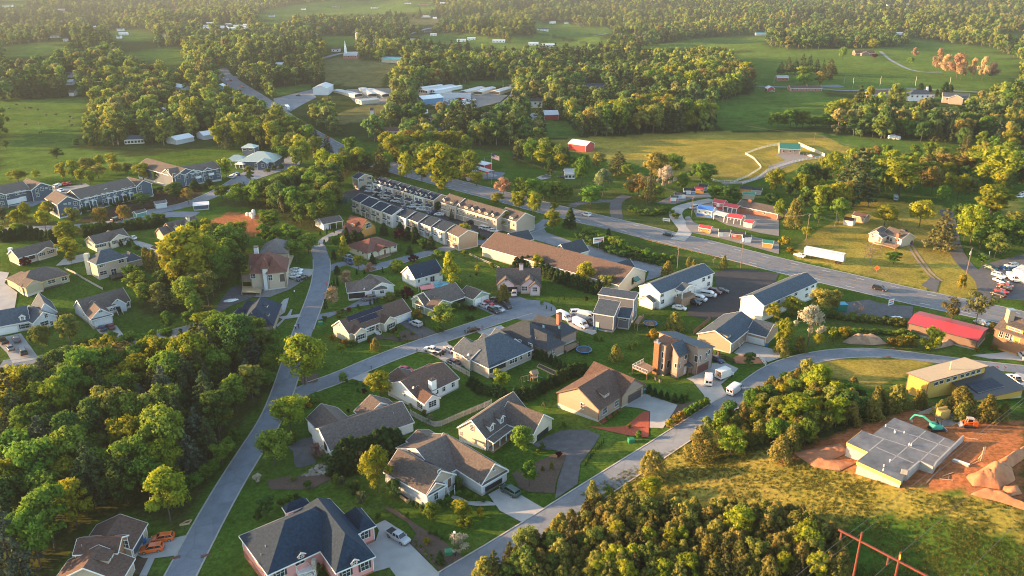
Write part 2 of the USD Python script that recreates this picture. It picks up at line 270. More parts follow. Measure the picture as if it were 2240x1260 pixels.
def normals2(p):
 t=np.gradient(p,axis=0);t/=np.linalg.norm(t,axis=1,keepdims=True);return np.c_[-t[:,1],t[:,0]]
def strip(p,o0,o1,off,cols=2):
 """a sheet along the line p from sideways offset o0 to o1"""
 n=normals2(p);L=[p+n*o for o in np.linspace(o0,o1,cols)]
 v=np.stack(L,1).reshape(-1,2);v=np.c_[v,H(v[:,0],v[:,1])+off]
 f=[]
 for i in range(len(p)-1):
  for k in range(cols-1):
   a=i*cols+k;f+=[[a,a+cols,a+cols+1],[a,a+cols+1,a+1]]
 f=np.array(f);fl=np.cross(v[f[:,1]]-v[f[:,0]],v[f[:,2]]-v[f[:,0]])[:,2]<0;f[fl]=f[fl][:,::-1]
 return v,f
def kerb_mesh(p,o,w=.32,h=.13):
 n=normals2(p);a,b=p+n*(o-w/2),p+n*(o+w/2)
 za,zb=H(*a.T),H(*b.T);k=len(p)
 v=np.vstack([np.c_[a,za-.1],np.c_[a,za+h],np.c_[b,zb+h],np.c_[b,zb-.1]]);f=[]
 for i in range(k-1):
  for r in range(3):f.append([r*k+i,r*k+i+1,(r+1)*k+i+1,(r+1)*k+i])
 f+=[[0,k,2*k,3*k],[k-1,4*k-1,3*k-1,2*k-1]]
 f=np.array(f);return v,f[:,::-1]if o<1e9 else f
def road(name,pts,width,m,kerbs=(),off=None,smooth=2,step=2.5):
 p=resample(chaikin(pts,smooth),step);off=lift()if off is None else off
 obj(name,strip(p,-width/2,width/2,off,max(3,int(width/2.2)+1)),m,kind='structure')
 ks=[]
 for side,a,b in kerbs:
  q=p[int(a*(len(p)-1)):int(b*(len(p)-1))+1]
  if len(q)>2:ks.append(kerb_mesh(q,side*(width/2+.1)))
 if ks:obj('kerb',join(ks),kerbmat,kind='structure')
 return p
def wl(pts):return world_poly(pts)
S1=road('street',wl([(380,1290),(393,1262),(479,1100),(540,1000),(592,922),(618,860),(640,790),(664,720),(688,660),(702,615),(705,574),(699,552),(694,538)]),6.0,asphalt,[(1,.0,.93),(-1,0,.52),(-1,.60,.93)])
S2=road('street',wl([(628,872),(672,850),(738,828),(824,790),(915,756),(1017,722),(1090,697),(1150,679)]),6.3,asphalt,[(1,.10,.97),(-1,.10,1.)])
c_=Q(1160,678)[:2]
drape('street',Point(*c_).buffer(8.5),asphalt)
S3=road('street',wl([(930,1310),(985,1272),(1120,1191),(1298,1074),(1418,998),(1530,925),(1628,860),(1680,818),(1720,798),(1776,782),(1857,771),(1946,773),(2061,788),(2162,801),(2270,812)]),6.6,asphalt,[(1,0,1),(-1,0,.80)])
HW=road('highway',wl([(480,150),(486,163),(520,188),(560,212),(603,243),(667,287),(740,330),(850,365),(1000,405),(1110,433),(1196,456),(1257,471),(1465,519),(1653,568),(1850,614),(2012,652),(2162,682),(2300,715)]),16.5,asphalt_hw)
LN=road('street',wl([(0,800),(40,797),(110,784),(200,768),(300,748),(380,730),(430,716)]),5.4,asphalt,[(1,0,1),(-1,0,1)])
road('street',wl([(430,470),(370,468),(300,480),(215,493),(120,500),(0,505)]),8,asphalt)
road('street',wl([(300,470),(380,455),(420,445),(470,425),(510,402),(535,385)]),8,asphalt,[(1,0,1)])
road('street',wl([(536,150),(530,160),(512,172),(498,175)]),8,asphalt_hw)
road('street',wl([(1118,184),(1128,200),(1118,214),(1090,235),(1040,262),(1000,268),(950,285),(900,300),(868,312)]),6,asphalt)
road('street',wl([(800,590),(850,577),(930,555),(1000,538),(1080,525),(1160,505),(1190,490),(1200,480)]),5.5,asphalt,[(-1,0,1)])
road('driveway',wl([(725,588),(735,580),(765,574),(800,589)]),4.5,asphalt)
road('driveway',wl([(694,540),(708,525),(727,513),(760,500),(800,497)]),3.6,concrete)
road('street',wl([(1482,525),(1503,505),(1490,490),(1475,470),(1483,455),(1520,445),(1560,437)]),6,concrete)
road('driveway',wl([(1350,478),(1345,450),(1352,437),(1372,428)]),5.5,asphalt_old)
road('driveway',wl([(1248,452),(1270,443),(1310,440),(1345,440)]),5,asphalt_old)
road('driveway',wl([(1580,402),(1640,398),(1700,368),(1760,345),(1795,342)]),4,gravel)
road('driveway',wl([(1925,112),(1950,132),(1980,150),(2015,158),(2060,158)]),4,asphalt)
road('street',wl([(1640,188),(1700,190),(1790,193),(1850,200),(1960,193),(2080,198),(2200,205)]),5,asphalt)
for o in(0,1.7):road('driveway',wl([(1985,535),(2000,560),(2015,580),(2030,600),(2050,615)])+np.array([o,0]),.9,tandirt)
road('driveway',wl([(2070,460),(2080,500),(2085,540),(2110,580),(2150,610),(2160,640),(2140,660)]),5.5,asphalt_old)
road('driveway',wl([(1295,78),(1330,73)]),4,asphalt)
road('street',wl([(700,129),(725,122),(750,116),(800,112)]),7,asphalt)
road('street',wl([(880,80),(905,70),(940,62),(975,57)]),8,asphalt)
PAVED=[('car_park',asphalt_new,'32',[(1740,1090),(1850,1060),(2050,1060),(2300,1100),(2205,1300),(2000,1400),(1700,1500),(1500,1450),(1560,1330),(1700,1270),(1760,1200)]),('car_park',asphalt,'32',[(0,790),(130,750),(270,700),(300,745),(520,820),(620,870),(650,850),(1290,1035),(1280,1120),(1150,1160),(1180,1080),(920,1010),(640,940),(410,870),(180,800)]),('car_park',asphalt_new,'31',[(690,430),(830,370),(1000,360),(1100,430),(1300,490),(1500,560),(1750,620),(2050,720),(2010,790),(1880,760),(1640,650),(1480,580),(1200,520),(1000,440),(830,440),(700,450)]),('car_park',asphalt,'31',[(0,170),(130,70),(370,100),(380,160),(200,220),(20,280),(-60,330),(-190,340),(-160,250)]),('car_park',asphalt,'31',[(1740,220),(1900,200),(2150,230),(2100,280),(1820,290)]),('car_park',concrete,'31',[(1750,180),(1940,210),(2080,250),(2060,262),(1960,275),(1820,300),(1780,235)]),('car_park',asphalt,'01',[(150,850),(480,770),(520,840),(400,900),(300,960),(160,950)]),('car_park',gravel,'01',[(780,770),(1180,760),(1200,830),(1150,890),(900,905),(840,870),(790,820)]),('car_park',gravel,'01',[(1390,780),(1900,790),(2170,820),(2100,880),(1900,930),(1560,925),(1420,870)]),('car_park',asphalt,'30',[(440,370),(740,320),(790,350),(520,420),(280,520),(40,520),(200,470)]),('car_park',asphalt,'30',[(1260,300),(1420,270),(1600,330),(1560,350),(1440,350)]),('car_park',asphalt_old,'33',[(1850,1020),(2205,930),(2205,1330),(1800,1300),(1810,1190),(1780,1100)]),('car_park',asphalt_old,'63',[(560,180),(870,140),(960,170),(1250,200),(1240,300),(1100,310),(640,270)]),('yard',gravel,'32',[(1500,690),(1545,745),(1800,795),(2300,930),(2300,830),(2060,775),(1880,725),(1640,690),(1560,650),(1530,600),(1490,610)]),('yard',gravel,'32',[(1560,545),(1590,610),(1740,625),(1850,680),(2000,715),(2150,750),(2300,775),(2300,620),(2100,590),(1900,530),(1720,490),(1600,510)]),('yard',gravel,'32',[(1240,490),(1370,430),(1700,400),(1720,440),(1560,450),(1400,500)]),('driveway',gravel,'33',[(60,70),(270,65),(420,90),(300,110),(0,190),(0,175),(150,120)]),('driveway',concrete,'60',[(830,400),(1000,360),(1100,490),(945,520)]),('driveway',concrete,'60',[(0,470),(180,430),(340,650),(110,690),(60,600),(0,540)]),('driveway',concrete,'30',[(560,960),(760,920),(770,980),(600,1020),(480,1030)]),('driveway',concrete,'30',[(1130,800),(1240,830),(1400,880),(1350,910),(1180,860)]),('driveway',concrete,'30',[(0,1080),(80,1090),(40,1180),(150,1260),(120,1440),(0,1440)]),('driveway',asphalt_old,'61',[(1240,350),(1310,290),(1440,370),(1575,430),(1420,470)]),('driveway',asphalt,'61',[(520,320),(540,265),(730,235),(900,140),(1030,120),(1010,180),(820,210),(640,290)]),('driveway',concrete,'61',[(1390,590),(1560,520),(1640,500),(1720,600),(1700,650),(1800,710),(1700,720),(1560,640),(1480,600)]),('driveway',concrete,'61',[(820,820),(960,770),(1100,800),(1030,850),(900,845)]),('driveway',asphalt,'61',[(1890,200),(2020,130),(2110,165),(2190,235),(2110,260),(2050,275)]),('driveway',concrete,'61',[(1900,420),(2110,360),(2180,410),(2000,470)]),('driveway',concrete,'62',[(410,265),(640,240),(700,300),(730,430),(690,445),(510,380)]),('driveway',asphalt,'62',[(-40,130),(60,115),(190,160),(390,260),(300,300),(150,295),(0,310),(-60,230)]),('driveway',concrete,'62',[(940,1055),(1010,1030),(1140,950),(1430,1050),(1320,1220),(1300,1250),(1185,1245),(1190,1105),(1110,1080)]),('driveway',concrete,'62',[(1500,820),(1590,790),(1720,690),(1830,680),(1950,735),(1900,790),(1800,870),(1850,965),(1690,1045),(1650,960),(1560,850)]),('driveway',concrete,'62',[(1910,600),(2010,510),(2180,550),(2290,580),(2320,640),(2205,680),(2130,640),(1990,630)]),('driveway',asphalt_old,'92',[(180,130),(300,60),(420,10),(640,0),(760,50),(700,150),(590,290),(565,470),(370,600),(395,440),(470,220),(380,180),(250,170)]),('driveway',concrete,'91',[(2000,560),(2110,500),(2240,540),(2480,680),(2290,800),(2100,700)]),('path',concrete,'91',[(1690,570),(1740,575),(1830,620),(1990,615),(2080,640),(2060,655),(1900,660),(1780,640),(1680,590)]),('driveway',concrete,'91',[(960,990),(1030,960),(1060,870),(1030,820),(1110,780),(1220,850),(1320,980),(1580,1240),(1560,1330),(1250,1330),(1150,1190),(1010,1230)]),('driveway',asphalt_old,'91',[(270,150),(400,80),(480,60),(520,150),(500,250),(520,290),(370,335),(330,300),(320,190)]),('driveway',concrete,'90',[(1170,1080),(1230,940),(1300,935),(1480,940),(1610,910),(1540,1040),(1530,1085),(1340,1110),(1240,1110)]),('path',concrete,'90',[(1275,1110),(1335,1110),(1265,1262),(1200,1262)]),('driveway',concrete,'31',[(270,1080),(350,1050),(490,1060),(480,1110),(390,1170),(270,1130)]),('driveway',gravel,'31',[(130,1180),(260,1140),(390,1170),(300,1230),(120,1300),(-60,1300),(60,1240)]),('driveway',concrete,'61',[(190,200),(240,140),(285,125),(250,250),(210,280)]),('path',concrete,'61',[(185,290),(265,280),(300,225),(315,225),(300,275),(385,265),(380,290),(250,310),(190,375),(165,370),(230,310)]),('driveway',asphalt_old,'60',[(1850,230),(1920,120),(2000,30),(2190,20),(2205,60),(2205,110),(1980,200),(1900,250)]),('driveway',concrete,'63',[(1750,620),(1990,600),(2205,570),(2260,600),(2260,680),(2100,660),(1900,650)]),('driveway',concrete,'63',[(2060,820),(2140,770),(2260,790),(2260,910),(2150,880)]),('driveway',asphalt,'31',[(640,1050),(770,990),(840,1000),(700,1040),(650,1080)]),('driveway',asphalt,'03',[(440,735),(600,730),(660,745),(620,755),(480,750)]),('driveway',concrete,'32',[(210,270),(260,250),(340,250),(330,275),(250,290)]),('driveway',asphalt_old,'33',[(1320,1200),(1400,1130),(1480,1160),(1450,1262)]),]
for nm,m_,rg,pts in PAVED:drape(nm,wl(ZL(rg,pts)),m_)
BEDS=[('flower_bed',mulch,'91',[(600,450),(700,500),(800,530),(880,650),(1000,640),(1200,690),(1400,830),(1600,950),(1780,1100),(1700,1150),(1600,1230),(1330,985),(1380,900),(1300,800),(1120,690),(980,590),(800,510),(640,480)]),('flower_bed',redmulch,'62',[(660,1235),(820,1240),(960,1235),(1000,1215),(1130,1105),(1185,1105),(1175,1330),(1000,1310)]),('flower_bed',redmulch,'62',[(740,1200),(900,1080),(960,1085),(770,1220)]),('flower_bed',mulch,'62',[(1320,1240),(1425,1050),(1560,1020),(1700,1045),(1400,1240)]),('flower_bed',mulch,'92',[(0,380),(170,300),(300,240),(420,190),(470,220),(380,450),(365,550),(140,540),(60,500)]),('flower_bed',mulch,'61',[(960,500),(1050,440),(1130,470),(1290,400),(1400,450),(1440,480),(1240,500),(1090,480)]),('flower_bed',mulch,'61',[(365,830),(380,790),(540,780),(530,850),(400,870)]),('flower_bed',mulch,'90',[(1150,1110),(1275,1110),(1200,1250),(1110,1250)]),('flower_bed',mulch,'91',[(100,440),(300,400),(600,400),(650,430),(470,520),(120,520)]),('flower_bed',dirt,'62',[(1900,640),(2000,610),(2130,650),(2180,690),(2060,700),(1930,690)]),('dirt_mound',tandirt,'63',[(640,510),(700,465),(780,450),(900,465),(1040,525),(900,535),(700,525)]),('dirt_mound',tandirt,'63',[(1430,570),(1500,500),(1680,450),(1900,420),(1950,435),(1700,460),(1600,530),(1480,560)]),]
for nm,m_,rg,pts in BEDS:drape(nm,wl(ZL(rg,pts)),m_)
def dashes(p,o,m,w=.24,on=3.0,gap=9.0,name='lane_marking',h=.075):
 p=resample(p,.75);n=int(len(p));out=[];per=int((on+gap)/.75);k=int(on/.75)
 for i in range(0,n-k-1,per):out.append(strip(p[i:i+k+1],o-w/2,o+w/2,h))
 obj(name,join(out),m,kind='structure')
hv=HW[len(HW)*2//5:]
for o in(-5.1,5.1):dashes(hv,o,white_line)
for o in(-1.9,1.9):dashes(hv,o,yellow_line,w=.14)
for o in(-7.9,7.9):obj('lane_marking',strip(resample(hv,2.5),o-.11,o+.11,.075),white_line,kind='structure')
for o in(-2.2,2.2):obj('lane_marking',strip(resample(hv,2.5),o-.06,o+.06,.075),yellow_line,kind='structure')
# ------ buildings
def siding(name,c):return mat(name,c,.75,var=.06,scale=.8,bump=.05,stretch=(1,1,6))
def shingle(name,c,v=.38):return mat(name,c,.92,var=v,scale=2.2,bump=.4,bscale=7,detail=9,spec=.25)
WALL={k:siding('siding_'+k,c)for k,c in dict(white=(.72,.72,.69),cream=(.60,.53,.40),beige=(.40,.33,.26),tan=(.37,.27,.19),slate=(.13,.145,.175),navy=(.05,.08,.12),pink=(.62,.30,.29),palepink=(.62,.45,.46),olive=(.30,.30,.21),green=(.27,.40,.29),yellow=(.55,.33,.06),lightgrey=(.52,.54,.57),grey=(.34,.35,.38),taupe=(.31,.24,.20),orange=(.50,.24,.05),wood=(.27,.13,.06),brown=(.20,.13,.09),blue=(.10,.25,.42),red=(.42,.04,.04),darkwood=(.09,.05,.035),steel=(.33,.35,.37),teal=(.10,.30,.28),honey=(.52,.26,.06)).items()}
WALL['brick']=mat('red_brick',(.30,.10,.065),.9,scale=2.5,col2=(.40,.16,.10),bump=.3)
WALL['stone']=mat('stone_veneer',(.26,.22,.19),.9,scale=2.0,col2=(.40,.36,.32),bump=.5)
WALL['block']=mat('concrete_block',(.40,.39,.37),.9,scale=.5,col2=(.50,.49,.46),bump=.2)
ROOF={k:shingle('shingle_'+k,c)for k,c in dict(brown=(.10,.062,.05),dark=(.04,.05,.062),charcoal=(.014,.030,.055),taupe=(.10,.083,.076),grey=(.115,.108,.11),redbrown=(.13,.055,.045),bluegrey=(.055,.075,.10),mallbrown=(.125,.085,.068)).items()}
for k,c in dict(metalgrey=(.42,.44,.46),metalred=(.48,.05,.06),metalblue=(.04,.16,.50),metalgreen=(.03,.16,.13),metaltan=(.45,.34,.20),metaldark=(.045,.04,.042),whitemetal=(.68,.7,.72),teal=(.05,.33,.36),palegreen=(.36,.46,.44)).items():
 ROOF[k]=mat('metal_roof_'+k,c,.45,var=.10,scale=.6,metal=.0,spec=.6,detail=6,stretch=(4,4,4))
white=mat('white_trim',(.74,.74,.71),.6,var=.05)
darktrim=mat('dark_trim',(.06,.05,.045),.6,var=.1)
browntrim=mat('brown_trim',(.16,.10,.07),.7,var=.1)
shutter_m=mat('dark_shutter',(.025,.028,.035),.6,var=.1)
woodm=mat('deck_wood',(.30,.20,.13),.85,var=.2,scale=3)
lightwood=mat('new_lumber',(.50,.36,.20),.85,var=.2,scale=3)
pane_m=mglass('window_glass')
garage_white=mat('garage_white',(.72,.72,.72),.5,var=.04)
garage_dark=mat('garage_dark',(.06,.05,.05),.5,var=.06)
panel_m=mat('solar_cell',(.007,.010,.024),.3,var=.2,scale=4,spec=.35)
panel_dark=panel_m
steel_m=mat('galvanised_steel',(.42,.43,.45),.4,var=.1,metal=.7)
black_m=mat('black_paint',(.012,.012,.013),.45,var=.1)
brickbase=WALL['brick']
HOUSES=[]
def unit(v):return v/max(np.linalg.norm(v),1e-9)
class House:
 def __init__(s,name,label,reg,wall='white',roof='brown',trim=white,cat='house',base='block',group=None,zb=None):
  s.name,s.label,s.cat,s.reg,s.group=name,label,cat,reg,group
  s.wall,s.roof,s.trim,s.base,s.zb,s.x=WALL[wall],ROOF[roof],trim,WALL[base]if base else None,zb,None
  s.walls,s.planes,s.foot=[],[],[]
  HOUSES.append(s)
 def px(s,p):return Z(s.reg,*p)
 def begin(s,c):
  if s.zb is None:s.zb=float(H(c[0],c[1]))
  s.x=xf(s.name,(c[0],c[1],s.zb),0,s.label,s.cat,s.group);s.o=np.array([c[0],c[1],s.zb])
 def put(s,name,m,mt,parent=None,smooth=False,label=None):
  v,f=join(m)if isinstance(m,list)else m
  return obj(name,(np.asarray(v)-s.o,f),mt,parent or s.x,label,smooth=smooth)
 def block(s,kind,A,B,d,he,hr,ov=.4,wall=None,roof=None,trim=None,th=.2,open_=0,base=True,hip=1.0,wood=None,lift=0.0,floor=None,gable=None):
  wall=s.wall if wall is None else WALL[wall];roof=s.roof if roof is None else ROOF[roof];trim=s.trim if trim is None else trim
  if s.x is None:
   a,b=Q(*s.px(A),he),Q(*s.px(B),he);c=(a+b)/2;s.begin(c)
  z=s.zb+he
  zq=z+(hr if kind=='S' else 0)
  PA,PB=on_plane(*s.px(A),zq),on_plane(*s.px(B),zq);PA[2]=PB[2]=z
  u=PB-PA;u[2]=0;L=np.linalg.norm(u);u/=L
  n=np.array([-u[1],u[0],0]);
  if n@(PA-EYE)<0:n=-n
  if not np.isscalar(d)and len(d)==3:d=(2 if d[0]=='R' else 1)*float((on_plane(*s.px(d[1:]),z+hr)-PA)@n)
  D=d if np.isscalar(d)else float((on_plane(*s.px(d),z)-PA)@n)
  if D<0:n,D=-n,-D
  flip=np.cross(u,n)[2]<0
  M=lambda p:PA+np.outer(np.atleast_2d(p)[:,0],u)+np.outer(np.atleast_2d(p)[:,1],n)+np.outer(np.atleast_2d(p)[:,2],[0,0,1.0])
  def put(name,ms,mt,parent=None):
   v,f=join(ms)if isinstance(ms,list)else ms
   return s.put(name,(M(v),f[:,::-1]if flip else f),mt,parent)
  if kind=='r':S=[[(0,0,0),(L,0,0),(L,D/2,hr),(0,D/2,hr)],[(L,D,0),(0,D,0),(0,D/2,hr),(L,D/2,hr)]]
  elif kind=='x':S=[[(L,0,0),(L,D,0),(L/2,D,hr),(L/2,0,hr)],[(0,D,0),(0,0,0),(L/2,0,hr),(L/2,D,hr)]]
  elif kind=='h':
   if L>=D:
    i=D/2*hip;S=[[(0,0,0),(L,0,0),(L-i,D/2,hr),(i,D/2,hr)],[(L,D,0),(0,D,0),(i,D/2,hr),(L-i,D/2,hr)],[(0,D,0),(0,0,0),(i,D/2,hr)],[(L,0,0),(L,D,0),(L-i,D/2,hr)]]
   else:
    i=L/2*hip;S=[[(L,0,0),(L,D,0),(L/2,D-i,hr),(L/2,i,hr)],[(0,D,0),(0,0,0),(L/2,i,hr),(L/2,D-i,hr)],[(0,0,0),(L,0,0),(L/2,i,hr)],[(L,D,0),(0,D,0),(L/2,D-i,hr)]]
  elif kind=='s':S=[[(0,0,0),(L,0,0),(L,D,hr),(0,D,hr)]]
  elif kind=='S':S=[[(0,0,hr),(L,0,hr),(L,D,0),(0,D,0)]]
  elif kind=='z':S=[[(0,0,0),(L,0,hr),(L,D,hr),(0,D,0)]]
  elif kind=='Z':S=[[(0,0,hr),(L,0,0),(L,D,0),(0,D,hr)]]
  ms=[]
  for q in S:
   q=np.array(q,float);k=len(q);v=np.vstack([q,q-[0,0,th]]);f=[[0,i,i+1]for i in range(1,k-1)]+[[k,k+i+1,k+i]for i in range(1,k-1)]
   for i in range(k):j=(i+1)%k;f+=[[i,k+i,k+j],[i,k+j,j]]
   ms.append((v,np.array(f)))
   w=M(q);nn=np.cross(w[1]-w[0],w[2]-w[1]);nn/=np.linalg.norm(nn)
   s.planes.append((w,nn if nn[2]>0 else-nn))
  put('roof',ms,roof)
  tm=[];e=.035
  for q in S:
   q=[np.array(p,float)for p in q]
   for i in range(len(q)):
    a,b=q[i],q[(i+1)%len(q)]
    onb=lambda p:(abs(p[0])<1e-6,abs(p[0]-L)<1e-6,abs(p[1])<1e-6,abs(p[1]-D)<1e-6)
    oa,ob=onb(a),onb(b)
    for k,off in enumerate(((-e,0,0),(e,0,0),(0,-e,0),(0,e,0))):
     if oa[k]and ob[k]and np.linalg.norm(a-b)>.1:
      o_=np.array(off)*.6;tm.append(bar(a+o_-[0,0,th*.5+.02],b+o_-[0,0,th*.5+.02],.07,th+.06))
  if tm:put('roof_trim',tm,trim)
  g=.28 if kind in 'rxsSzZ' else ov
  s0,s1,t0,t1=(g,L-g,ov,D-ov)if kind in 'rhsSzZ' else(ov,L-ov,g,D-g)
  lo=-he-(1.6 if base else 0)+lift
  zt=lambda p,q:0.0
  if not open_:
   if kind=='r':
    k=hr/(D/2);P=[(t0,lo),(t1,lo),(t1,k*ov-th),(D/2,hr-th-.01),(t0,k*ov-th)]
    v=np.array([(s0,a,b)for a,b in P]+[(s1,a,b)for a,b in P]);nP=len(P)
   elif kind=='x':
    k=hr/(L/2);P=[(s0,lo),(s1,lo),(s1,k*ov-th),(L/2,hr-th-.01),(s0,k*ov-th)]
    v=np.array([(a,t1,b)for a,b in P]+[(a,t0,b)for a,b in P]);nP=len(P)
   elif kind in 'sS':
    k=hr/D;z0,z1=(k*t0-th,k*t1-th)if kind=='s' else(hr-k*t0-th,hr-k*t1-th)
    P=[(t0,lo),(t1,lo),(t1,z1),(t0,z0)];v=np.array([(s0,a,b)for a,b in P]+[(s1,a,b)for a,b in P]);nP=4
   elif kind in 'zZ':
    k=hr/L;z0,z1=(k*s0-th,k*s1-th)if kind=='z' else(hr-k*s0-th,hr-k*s1-th)
    P=[(s0,lo),(s1,lo),(s1,z1),(s0,z0)];v=np.array([(a,t1,b)for a,b in P]+[(a,t0,b)for a,b in P]);nP=4
   else:
    P=[(t0,lo),(t1,lo),(t1,-.02),(t0,-.02)];v=np.array([(s0,a,b)for a,b in P]+[(s1,a,b)for a,b in P]);nP=4
   f=[[0,i+1,i]for i in range(1,nP-1)]+[[nP,nP+i,nP+i+1]for i in range(1,nP-1)]
   for i in range(nP):j=(i+1)%nP;f+=[[i,j,nP+j],[i,nP+j,nP+i]]
   put('wall',(v,np.array(f)),wall)
   c4=M([(s0,t0,0),(s1,t0,0),(s1,t1,0),(s0,t1,0)])
   cen=c4 .mean(0)
   for i in range(4):
    a,b=c4[i],c4[(i+1)%4];tu=unit(b-a);nn=np.array([tu[1],-tu[0],0]);nn=nn if nn@(a-cen)>0 else-nn
    s.walls.append((a,tu,np.linalg.norm(b-a),nn,s.zb-1.5,z+hr))
   if s.base is not None and base and lift==0:
    e=.03;put('foundation',box(s0-e,s1+e,t0-e,t1+e,lo,-he+.45),s.base)
   cb=[box(a-.07,a+.07,b-.07,b+.07,-he+.46+lift,-.05)for a in(s0,s1)for b in(t0,t1)]
   if he>2 and base:
    for m_ in cb:put('corner_board',m_,trim)
  else:
   w=.22
   for a in(np.linspace(s0,s1,max(2,open_))if open_>0 else()):
    for b in(t0,t1):put('post',box(a-w/2,a+w/2,b-w/2,b+w/2,-he-.6,0),trim)
   if floor:put('porch_floor',box(s0-.2,s1+.2,t0-.2,t1+.2,-he-.8,-he+floor),woodm if wood is None else wood)
  if gable:
   k=.035
   if kind=='x':
    kk=hr/(L/2);z0=kk*ov-th;tri=[(s0+.1,z0+.1),(s1-.1,z0+.1),(L/2,hr-th-.12)]
    for a,b in((t0-k,t0),(t1,t1+k)):
     v=np.array([(p,a,q)for p,q in tri]+[(p,b,q)for p,q in tri]);put('gable_panel',(v,np.array([[0,1,2],[3,5,4],[0,3,4],[0,4,1],[1,4,5],[1,5,2],[2,5,3],[2,3,0]])),WALL[gable])
  s.foot.append(M([(0,0,0),(L,0,0),(L,D,0),(0,D,0)])[:,:2])
  s.last=(PA,u,n,L,D,z,hr,M,flip)
  return s
 def hit(s,p,walls=None):
  d=ray(*s.px(p));best=None
  for w in s.walls:
   a,tu,ln,nn,z0,z1=w
   den=d@nn
   if den>=-1e-6:continue
   t=((a-EYE)@nn)/den;q=EYE+d*t;sp=(q-a)@tu
   if t>0 and-.4<=sp<=ln+.4 and z0<=q[2]<=z1+.3 and(best is None or t<best[0]):best=(t,q,tu,nn)
  if best is None:print('no wall',s.name,s.label,p);return None
  _,q,tu,nn=best
  right=np.array([-nn[1],nn[0],0])
  return q,right,nn
 def onwall(s,h):
  q,r,nn=h
  return lambda m:(np.asarray(m[0])[:,:1]*r+np.asarray(m[0])[:,1:2]*(-nn)+np.asarray(m[0])[:,2:]*np.array([0,0,1.0])+q,m[1])
 def win(s,pts,w=1.0,h=1.4,sh=False,trim=None,grid=(1,1),pm=None):
  for p in pts:
   ww,hh=(p[2],p[3])if len(p)>3 else(w,h)
   k=s.hit(p[:2])
   if k is None:continue
   F=s.onwall(k);t=.07
   fr=[box(-ww/2-t,ww/2+t,-.09,.02,hh/2,hh/2+t+.04),box(-ww/2-t,ww/2+t,-.11,.02,-hh/2-t-.02,-hh/2),box(-ww/2-t,-ww/2,-.08,.02,-hh/2,hh/2),box(ww/2,ww/2+t,-.08,.02,-hh/2,hh/2)]
   for i in range(1,grid[0]+1):
    xx=-ww/2+ww*i/(grid[0]+1);fr.append(box(xx-.025,xx+.025,-.06,.0,-hh/2,hh/2))
   for i in range(1,grid[1]+1):
    zz=-hh/2+hh*i/(grid[1]+1);fr.append(box(-ww/2,ww/2,-.058,.0,zz-.025,zz+.025))
   o=s.put('window',[F(m)for m in fr],trim or(white if s.trim is not darktrim else s.trim))
   s.put('pane',F(box(-ww/2,ww/2,-.035,.0,-hh/2,hh/2)),pm or pane_m,o)
   if sh:
    for sg in(-1,1):
     x0=sg*(ww/2+t+.2);s.put('shutter',F(box(x0-.19,x0+.19,-.07,.0,-hh/2,hh/2)),shutter_m)
  return s
 def door(s,p,w=1.0,h=2.1,m=None):
  k=s.hit(p)
  if k is None:return s
  F=s.onwall(k)
  o=s.put('door',[F(box(-w/2-.1,w/2+.1,-.06,.02,h/2,h/2+.12)),F(box(-w/2-.1,-w/2,-.06,.02,-h/2,h/2)),F(box(w/2,w/2+.1,-.06,.02,-h/2,h/2))],white)
  s.put('door_leaf',F(box(-w/2,w/2,-.04,.0,-h/2,h/2)),m or browntrim,o)
  return s
 def garage(s,p,w=4.9,h=2.2,m=None,rows=4):
  k=s.hit(p)
  if k is None:return s
  F=s.onwall(k);m=m or garage_white
  o=s.put('garage_door',[F(box(-w/2-.12,w/2+.12,-.07,.02,h/2,h/2+.16)),F(box(-w/2-.12,-w/2,-.07,.02,-h/2,h/2)),F(box(w/2,w/2+.12,-.07,.02,-h/2,h/2))],s.trim)
  for i in range(rows):
   z0=-h/2+h*i/rows;s.put('door_panel',F(box(-w/2,w/2,-.045,.0,z0+.015,z0+h/rows-.015)),m,o)
  return s
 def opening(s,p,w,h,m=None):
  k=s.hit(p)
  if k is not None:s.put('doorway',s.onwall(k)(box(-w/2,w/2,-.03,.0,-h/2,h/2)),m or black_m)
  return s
 def onroof(s,p,up=0.0):
  d=ray(*s.px(p));best=None
  for w,nn in s.planes:
   den=d@nn
   if den>-1e-6:continue
   t=((w[0]+nn*up-EYE)@nn)/den;q=EYE+d*t
   c=0;k=len(w);ok=True
   for i in range(k):
    e=w[(i+1)%k]-w[i];cr=e[0]*(q[1]-w[i][1])-e[1]*(q[0]-w[i][0])
    if abs(cr)/max(np.linalg.norm(e[:2]),1e-6)<.5:continue
    if c==0:c=np.sign(cr)
    elif np.sign(cr)!=c:ok=False;break
   if ok and(best is None or t<best[0]):best=(t,q,nn)
  if best is None:print('no roof',s.label,p);return None
  return best[1],best[2]
 def chimney(s,p,w=1.2,l=.9,h=1.6,m='brick',cap=True):
  k=s.onroof(p)
  if k is None:return s
  q,nn=k;u=unit(np.array([nn[0],nn[1],0]))if abs(nn[2])<.999 else np.array([1.0,0,0]);v=np.array([-u[1],u[0],0])
  F=lambda b:(b[0][:,:1]*v+b[0][:,1:2]*u+b[0][:,2:]*np.array([0,0,1.0])+q,b[1])
  o=s.put('chimney',F(box(-w/2,w/2,-l/2,l/2,-1.5,h)),WALL[m])
  if cap:s.put('chimney_cap',[F(box(-w/2-.08,w/2+.08,-l/2-.08,l/2+.08,h+.002,h+.12)),F(box(-.16,.16,-.16,.16,h+.12,h+.45))],darktrim,o)
  return s
 def vents(s,pts):
  for p in pts:
   k=s.onroof(p)
   if k is None:continue
   q,nn=k;s.put('vent_pipe',cyl(q-[0,0,.2],q+[0,0,.45],.07,n=6),mat('vent_grey',(.3,.3,.3)))
  return s
